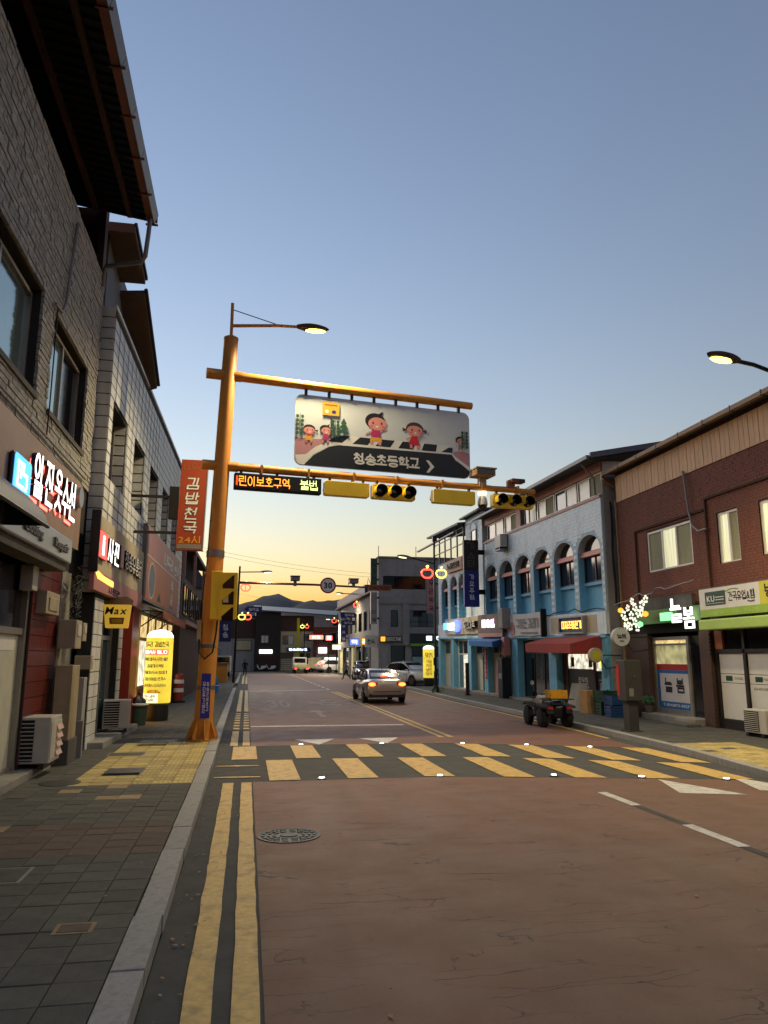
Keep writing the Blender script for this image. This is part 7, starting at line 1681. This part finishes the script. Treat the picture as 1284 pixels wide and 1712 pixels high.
def truck(label, loc, rz, tall):
    t = thing('small_truck', label, 'truck', loc, rz, local=True)
    MB().box(-.85, .85, .7, 2.3, .45, 1.95).obj('cab', 'truck_white', t, bevel=.08); MB().box(-.7, .7, .69, .7, 1.25, 1.8).obj('cab_window', 'glass_dark', t)
    b = MB().box(-.88, .88, -2.4, .6, .62, .72).obj('load_bed', 'truck_white', t)
    for s_ in (-1, 1): MB().box(s_*.88-.02, s_*.88+.02, -2.4, .6, .72, 1.08).obj('side_board', 'truck_white', b)
    MB().box(-.86, .86, -2.42, -2.38, .72, 1.08).obj('tailgate', 'stucco_cream', b)
    if tall: MB().box(-.84, .84, -2.2, .5, .72, 1.85).obj('box_body', 'stucco_cream', t, bevel=.03)
    for s_ in (-1, 1):
        MB().box(s_*.7-.13, s_*.7+.13, -2.45, -2.41, .5, .62).obj('taillight', 'tail_red', t)
        for y in (-1.5, 1.6): wheel(t, s_*.74, y, .3, .2, s_)
    MB().box(-.9, .9, -2.38, -2.3, .4, .5).obj('rear_bumper', 'black_plastic', t); MB().box(-.22, .22, -2.45, -2.42, .5, .6).obj('number_plate', 'plate_white', t)
truck('small flatbed truck driving away in the middle of the far lane', (6.6, 95, 0), 0, False)
truck('small box truck with red lights waiting at the junction', (9.2, 101.5, 0), RAD(-12), True)
def scooter(label, loc, rz, mat):
    t = thing('scooter', label, 'scooter', loc, rz, local=True)
    for y in (-.6, .6): MB().lathe([(.15, -.05), (.24, -.05), (.25, 0), (.24, .05), (.15, .05)], (0, y, .25), 16, 'x').obj('wheel', 'rubber', t, True)
    MB().prism([(-.75, .5), (-.3, .3), (.2, .28), (.45, .5), (.55, .9), (.48, .95), (.3, .45), (.0, .42), (-.1, .75), (-.75, .8)], -.14, .14, ax=0).obj('body', mat, t, bevel=.04)
    MB().tube([(-.3, .5, 1.0), (0, .5, .95), (.3, .5, 1.0)], .02, 6).obj('handlebar', 'black_plastic', t); MB().box(-.12, .12, -.7, -.05, .76, .84).obj('seat', 'black_plastic', t, bevel=.03)
scooter('white scooter parked before the black house, left one', (2.0, 107.2, 0), RAD(70), 'car_white'); scooter('white scooter parked before the black house, right one', (3.3, 107.3, 0), RAD(95), 'car_white')
# quad bike at the kerb
Q = thing('quad_bike', 'black quad bike parked at the right kerb with its back to the camera', 'quad bike', (8.87, 21.2, 0), RAD(3), local=True); Q.scale = (.82, .8, .92)
for sx in (-1, 1):
    for y, r, w in ((0, .31, .27), (1.22, .30, .21)):
        wo = MB().lathe([(r*.45, -w/2), (r*.82, -w/2), (r*.97, -w*.36), (r, -w*.1), (r, w*.1), (r*.97, w*.36), (r*.82, w/2), (r*.45, w/2)], (sx*(.46 if y == 0 else .47), y, r), 26, 'x').obj('wheel', 'rubber', Q, True)
        mb = MB()
        for k in range(20):
            q = k*math.pi/10; a = sx*(.46 if y == 0 else .47); c_, s_ = math.cos(q), math.sin(q)
            mb.hexa([(a+(-w*.44 if k % 2 else .01), y+(r-.01)*math.cos(q+e)-0, r+(r-.01)*math.sin(q+e)) if i in (0, 3) else (a+(-.01 if k % 2 else w*.44), y+(r-.01)*math.cos(q+e), r+(r-.01)*math.sin(q+e)) for i, e in ((0, -.07), (1, -.07), (2, .07), (3, .07))]+[(a+(-w*.42 if k % 2 else .01), y+(r+.018)*math.cos(q+e), r+(r+.018)*math.sin(q+e)) if i in (0, 3) else (a+(-.01 if k % 2 else w*.42), y+(r+.018)*math.cos(q+e), r+(r+.018)*math.sin(q+e)) for i, e in ((0, -.05), (1, -.05), (2, .05), (3, .05))])
        mb.obj('tread', 'rubber', wo, kind='stuff')
        MB().lathe([(r*.46, -.04), (r*.4, .0), (r*.1, .02)] if sx > 0 else [(r*.1, -.02), (r*.4, 0), (r*.46, .04)], (sx*(.46 if y == 0 else .47)+sx*w*.3, y, r), 16, 'x').obj('rim', 'ac_white', wo, True)
    MB().prism([(-.42, .6), (-.36, .66), (.3, .72), (.42, .62), (.3, .66), (-.3, .6)], sx*.3 if sx > 0 else -.62, .62 if sx > 0 else -.3, ax=0).obj('rear_fender', 'black_plastic', Q); MB().prism([(.86, .58), (.95, .7), (1.3, .74), (1.58, .62), (1.3, .69), (.98, .64)], sx*.28 if sx > 0 else -.58, .58 if sx > 0 else -.28, ax=0).obj('front_fender', 'black_plastic', Q)
    MB().prism([(-.44, .44), (-.40, .64), (-.3, .66), (-.3, .44)], sx*.36-.12, sx*.36+.12, ax=0).obj('mudguard', 'black_plastic', Q)
    MB().box(sx*.36-.1, sx*.36+.1, -.46, -.43, .56, .64).obj('taillight', 'ink_red', Q, bevel=.01)
MB().box(-.17, .17, -.3, 1.45, .3, .58).obj('frame', 'black_matte', Q, bevel=.04); MB().tube([(-.46, 0, .31), (.46, 0, .31)], .05, 8).obj('axle', 'black_plastic', Q); MB().tube([(-.46, 1.22, .30), (.46, 1.22, .30)], .04, 8).obj('axle', 'black_plastic', Q)
MB().prism([(-.3, .66), (-.28, .82), (.1, .8), (.45, .78), (.75, .88), (.95, .86), (1.0, .6), (.4, .58)], -.16, .16, ax=0).obj('seat', 'black_plastic', Q, bevel=.04); MB().prism([(.7, .6), (.72, .9), (1.0, .95), (1.35, .78), (1.45, .6)], -.2, .2, ax=0).obj('tank', 'ac_white', Q, bevel=.04)
def rack(y0, y1, z, w):
    mb = MB(); mb.tube([(-w, y0, z), (w, y0, z), (w, y1, z), (-w, y1, z)], .016, 6, closed=True)
    for k in range(1, 5): mb.tube([(-w, y0+(y1-y0)*k/5, z), (w, y0+(y1-y0)*k/5, z)], .012, 6)
    for sx in (-1, 1): mb.tube([(sx*w*.5, (y0+y1)/2, z), (sx*w*.4, (y0+y1)/2, z-.2)], .014, 6)
    mb.obj('rack', 'black_plastic', Q)
rack(-.55, .12, .87, .5); rack(1.15, 1.6, .86, .42)
MB().tube([(-.42, .84, 1.08), (-.2, .92, 1.06), (0, .95, 1.0), (.2, .92, 1.06), (.42, .84, 1.08)], .018, 8).obj('handlebar', 'rim_metal', Q, True); MB().tube([(0, .98, 1.0), (0, 1.1, .75)], .03, 8).obj('steering_stem', 'black_plastic', Q)
for sx in (-1, 1): MB().tube([(sx*.42, .84, 1.08), (sx*.3, .88, 1.07)], .026, 8).obj('grip', 'rubber', Q)
MB().tube([(-.38, .86, 1.08), (-.42, .88, 1.3)], .008, 5).obj('mirror_stalk', 'rim_metal', Q); MB().lathe([(.07, -.012), (.075, 0), (.07, .012)], (-.43, .88, 1.34), 14, 'y').obj('mirror', 'silver_panel', Q); MB().box(-.14, .14, 1.52, 1.6, .64, .8).obj('headlight_pod', 'ac_white', Q, bevel=.03)
yc = thing('yellow_crate', 'bright yellow plastic crate on the rear rack of the quad bike', 'crate', (8.88, 21.04, .818), RAD(3), local=True); yc.scale = (.85,)*3
w, l, h = .56, .42, .28
MB().box(-w/2, w/2, -l/2, l/2, 0, .02).obj('base', 'crate_yellow', yc)
for s_ in (-1, 1):
    for k in range(4): MB().box(-w/2, w/2, s_*l/2-.012, s_*l/2+.012, .02+k*.066, .02+k*.066+.05).obj('slat', 'crate_yellow', yc); MB().box(s_*w/2-.012, s_*w/2+.012, -l/2+.012, l/2-.012, .02+k*.066, .02+k*.066+.05).obj('slat', 'crate_yellow', yc)
    for s2 in (-1, 1): MB().box(s_*w/2-.03, s_*w/2+.016, s2*l/2-.02, s2*l/2+.016, 0, h+.004).obj('corner', 'crate_yellow', yc)

# ------------------------------------------------------------------ people
def person(label, loc, rz, joints, h, top, bottom, shoes):
    """one continuous skinned body; joints are metres for a 1.7 m figure"""
    t = thing('person', label, 'person', loc, rz, local=True); t.scale = (h/1.7,)*3
    J = joints; names = list(J); E_ = [('pelvis', 'chest'), ('chest', 'neck'), ('neck', 'head'), ('head', 'crown'), ('chest', 'lsh'), ('lsh', 'lel'), ('lel', 'lha'), ('lha', 'lfi'), ('chest', 'rsh'), ('rsh', 'rel'), ('rel', 'rha'), ('rha', 'rfi'), ('pelvis', 'lhip'), ('lhip', 'lkn'), ('lkn', 'lan'), ('lan', 'lto'), ('pelvis', 'rhip'), ('rhip', 'rkn'), ('rkn', 'ran'), ('ran', 'rto')]
    Rr = dict(pelvis=.15, chest=.16, neck=.06, head=.1, crown=.075, lsh=.075, lel=.055, lha=.035, lfi=.025, lhip=.1, lkn=.07, lan=.05, lto=.035)
    for k in list(Rr):
        if k[0] == 'l': Rr['r'+k[1:]] = Rr[k]
    me = bpy.data.meshes.new('body'); me.from_pydata([J[n] for n in names], [(names.index(a), names.index(b)) for a, b in E_], [])
    o = bpy.data.objects.new('body', me); COL.objects.link(o)
    sk = o.modifiers.new('skin', 'SKIN'); sv = me.skin_vertices[0].data
    for i, n in enumerate(names): sv[i].radius = (Rr[n], Rr[n]*(.75 if n in ('pelvis', 'chest') else 1)); sv[i].use_root = n == 'pelvis'
    ss = o.modifiers.new('sub', 'SUBSURF'); ss.levels = 2; ss.render_levels = 2
    dg = bpy.context.evaluated_depsgraph_get(); dg.update(); m2 = bpy.data.meshes.new_from_object(o.evaluated_get(dg)); bpy.data.objects.remove(o)
    m2.materials.clear()
    for m_ in (top, bottom, shoes, 'skin'): m2.materials.append(MATS[m_])
    hz = J['pelvis'][2]+.02; nz_ = J['neck'][2]+.02
    for p in m2.polygons:
        z = p.center.z; d_ = min((Vector(J[k])-p.center).length for k in ('lfi', 'rfi'))
        p.material_index = 3 if z > nz_ or d_ < .07 else 0 if z > hz or min((Vector(J[k])-p.center).length for k in ('lel', 'rel', 'lha', 'rha')) < .09 else 2 if z < .1 else 1
        p.use_smooth = True
    link('body', m2, t, 0, (0, 0, 0))
    hd = Vector(J['head']); mb = MB(); vs = []
    for i in range(7):
        for j in range(12):
            a = math.pi*.58*i/6; q = 2*math.pi*j/12; vs.append((hd.x+.125*math.sin(a)*math.cos(q), hd.y-.02+.125*math.sin(a)*math.sin(q), hd.z+.03+.125*math.cos(a)))
    mb.add(vs, [(i*12+j, i*12+(j+1) % 12, (i+1)*12+(j+1) % 12, (i+1)*12+j) for i in range(6) for j in range(12)]); mb.obj('hair', 'hair_black', t, True)
    f = MB().prism([(-.012, -.02), (.012, -.02), (.006, .03), (-.006, .03)], 0, .03, ax=1); f.v = [(hd.x+v[0], hd.y+.09+v[1], hd.z+v[2]-.01) for v in f.v]; f.obj('nose', 'skin', t)
    for s_ in (-1, 1): e_ = MB().lathe([(.012, 0), (.008, .008)], (hd.x+s_*.035, hd.y+.092, hd.z+.015), 8, 'y').obj('eye', 'hair_black', t)
    return t
person('person in pale top and dark trousers striding across the far street', (8.75, 67.2, 0), RAD(72), dict(pelvis=(0,0,.9), chest=(0,.03,1.25), neck=(0,.05,1.45), head=(0,.07,1.57), crown=(0,.06,1.66), lsh=(-.19,.03,1.38), lel=(-.24,.16,1.12), lha=(-.2,.33,.98), lfi=(-.19,.4,.93), rsh=(.19,.03,1.38), rel=(.25,-.12,1.12), rha=(.23,-.2,.88), rfi=(.22,-.2,.8), lhip=(-.1,0,.86), lkn=(-.1,-.14,.5), lan=(-.1,-.42,.16), lto=(-.1,-.32,.05), rhip=(.1,0,.86), rkn=(.1,.22,.5), ran=(.1,.34,.09), rto=(.1,.5,.05)), 1.62, 'cloth_grey', 'cloth_black', 'black_plastic')
person('person all in black with white shoes standing at the far left kerb', (-.1, 82, .0), RAD(185), dict(pelvis=(0,0,.9), chest=(0,.02,1.25), neck=(0,.03,1.45), head=(0,.05,1.57), crown=(0,.04,1.66), lsh=(-.19,0,1.38), lel=(-.26,-.02,1.1), lha=(-.2,.14,.98), lfi=(-.12,.2,.98), rsh=(.19,0,1.38), rel=(.26,-.02,1.1), rha=(.24,.05,.85), rfi=(.23,.07,.77), lhip=(-.1,0,.86), lkn=(-.12,.06,.48), lan=(-.13,.02,.09), lto=(-.14,.16,.05), rhip=(.1,0,.86), rkn=(.12,.0,.48), ran=(.12,-.08,.09), rto=(.13,.06,.05)), 1.72, 'cloth_black', 'cloth_black', 'banner_white')

lt = MB(); r2 = random.Random(21)
for k in range(420):
    y = 4.2+r2.random()**1.4*30; x = r2.choice((-.5+abs(r2.gauss(0, .1)), -.5+abs(r2.gauss(0, .25)), r2.uniform(-3.2, -.8), r2.uniform(.3, 8), kerbx(y)-abs(r2.gauss(0, .12))-.02))
    z = .128 if x < -.76 else .014; a = r2.random()*6.28; l_ = r2.uniform(.008, .03); w_ = l_*r2.uniform(.3, .7); c_, s_ = math.cos(a), math.sin(a)
    lt.cur = 0 if r2.random() < .55 else 1
    lt.add([(x-c_*l_, y-s_*l_, z), (x+s_*w_, y-c_*w_, z+.004), (x+c_*l_, y+s_*l_, z+.002), (x-s_*w_, y+c_*w_, z+.006)], [(0, 1, 2, 3)])
lo_ = lt.obj('leaf_litter', ['cardboard', 'ink_grey'], kind='stuff'); tag(lo_, 'scattered leaf and grit litter along the gutters', 'litter')
for z, w_ in ((2.2, .09), (5.2, .05), (7.6, .05)): MB().lathe([(.212-z*.003, 0), (.212-z*.003, w_)], (px_(z), 18.335, z), 24).obj('clamp_band', 'grey_steel', GP)
MB().box(-1.16, -1.06, 18.2, 18.42, 2.35, 2.85).obj('junction_box', 'meter_beige', GP, bevel=.01); MB().tube([(-1.1, 18.18, 2.85), (-1.05, 18.14, 3.6), (-.98, 18.12, 4.4), (-.93, 18.13, 6.3)], .012, 6).obj('riser_cable', 'cable_black', GP, True)
for k in range(8):
    q = k*math.pi/4+.6; MB().lathe([(.022, 0), (.022, .03), (.012, .045)], (-.94+.325*math.cos(q), 18.34+.325*math.sin(q), .16), 6).obj('bolt', 'grey_steel', GP)
for s_ in (1.0, 2.2, 3.4, 4.6, 5.9, 7.1, 8.2): MB(TA).box(s_-.03, s_+.03, -.1, .1, 6.49, 6.7).obj('strap', 'signal_ochre', a2_)
MB().tube([TA(.3+i*.42, .0, 6.71-.0025*i+.012*math.sin(i*2.1)) for i in range(20)], .012, 5).obj('arm_cable', 'cable_black', a2_, True)

# ------------------------------------------------------------------ small things on the far left pavement
t = thing('parked_truck_front', 'pale parked light truck on the far left pavement', 'truck', (-2.4, 78, .1)); MB().box(-3.3, -1.5, 76.5, 80.5, .5, 2.1).obj('cab', 'truck_white', t, bevel=.1); MB().box(-3.15, -1.65, 76.47, 76.5, 1.3, 1.95).obj('windscreen', 'glass_dark', t)
for x in (-3.1, -1.7): MB().lathe([(.33, -.1), (.33, .1)], (x, 77.4, .43), 16, 'x').obj('wheel', 'rubber', t); MB().box(x-.15, x+.15, 76.46, 76.5, .75, .95).obj('headlight', 'glass_pale', t)
t = thing('orange_bin', 'orange plastic box beside the far left lamp post', 'box', (-2.0, 60, .1)); MB().box(-2.5, -1.4, 59.6, 60.6, .1, 1.45).obj('body', 'signal_ochre', t, bevel=.03); MB().box(-2.55, -1.35, 59.55, 60.65, 1.45, 1.55).obj('lid', 'fascia_orange', t, bevel=.02)
t = thing('covered_goods', 'blue sheet over goods on the left pavement beyond the ochre pole', 'tarpaulin', (-1.6, 42, .1)); mb = MB(); vs = []; r2 = random.Random(5)
for i in range(7):
    for j in range(12): a, q = math.pi/2*i/6, 2*math.pi*j/12; vs.append((-1.75+.36*math.cos(a)**.5*math.cos(q)*r2.uniform(.9, 1.1), 42+.4*math.cos(a)**.5*math.sin(q)*r2.uniform(.9, 1.1), .1+.95*math.sin(a)*r2.uniform(.93, 1.05)))
mb.add(vs, [(i*12+j, i*12+(j+1) % 12, (i+1)*12+(j+1) % 12, (i+1)*12+j) for i in range(6) for j in range(12)]); mb.obj('sheet', 'blue_fabric', t, 60); MB().tube([(-1.75+.37*math.cos(q*.5236), 42+.41*math.sin(q*.5236), .5) for q in range(12)], .015, 5, closed=True).obj('rope', 'ink_white', t)
t = thing('flag_banner', 'blue hanging banner on the far left post', 'banner', (-1.4, 58, 2.6)); MB().box(-2.05, -1.2, 58, 58.02, 3.1, 4.7).obj('cloth', 'navy_sign', t); MB().tube([(-2.1, 58.01, 4.72), (-.8, 58.01, 4.72)], .025, 6).obj('bar', 'grey_steel', t); text('청\n송', TF(58), -1.62, 3.9, .4, 1.0, 'ink_white', t, 0, .005, .01)

bpy.data.objects.remove(_TO)
for o in COL.objects:
    if '_o' in o: del o['_o']
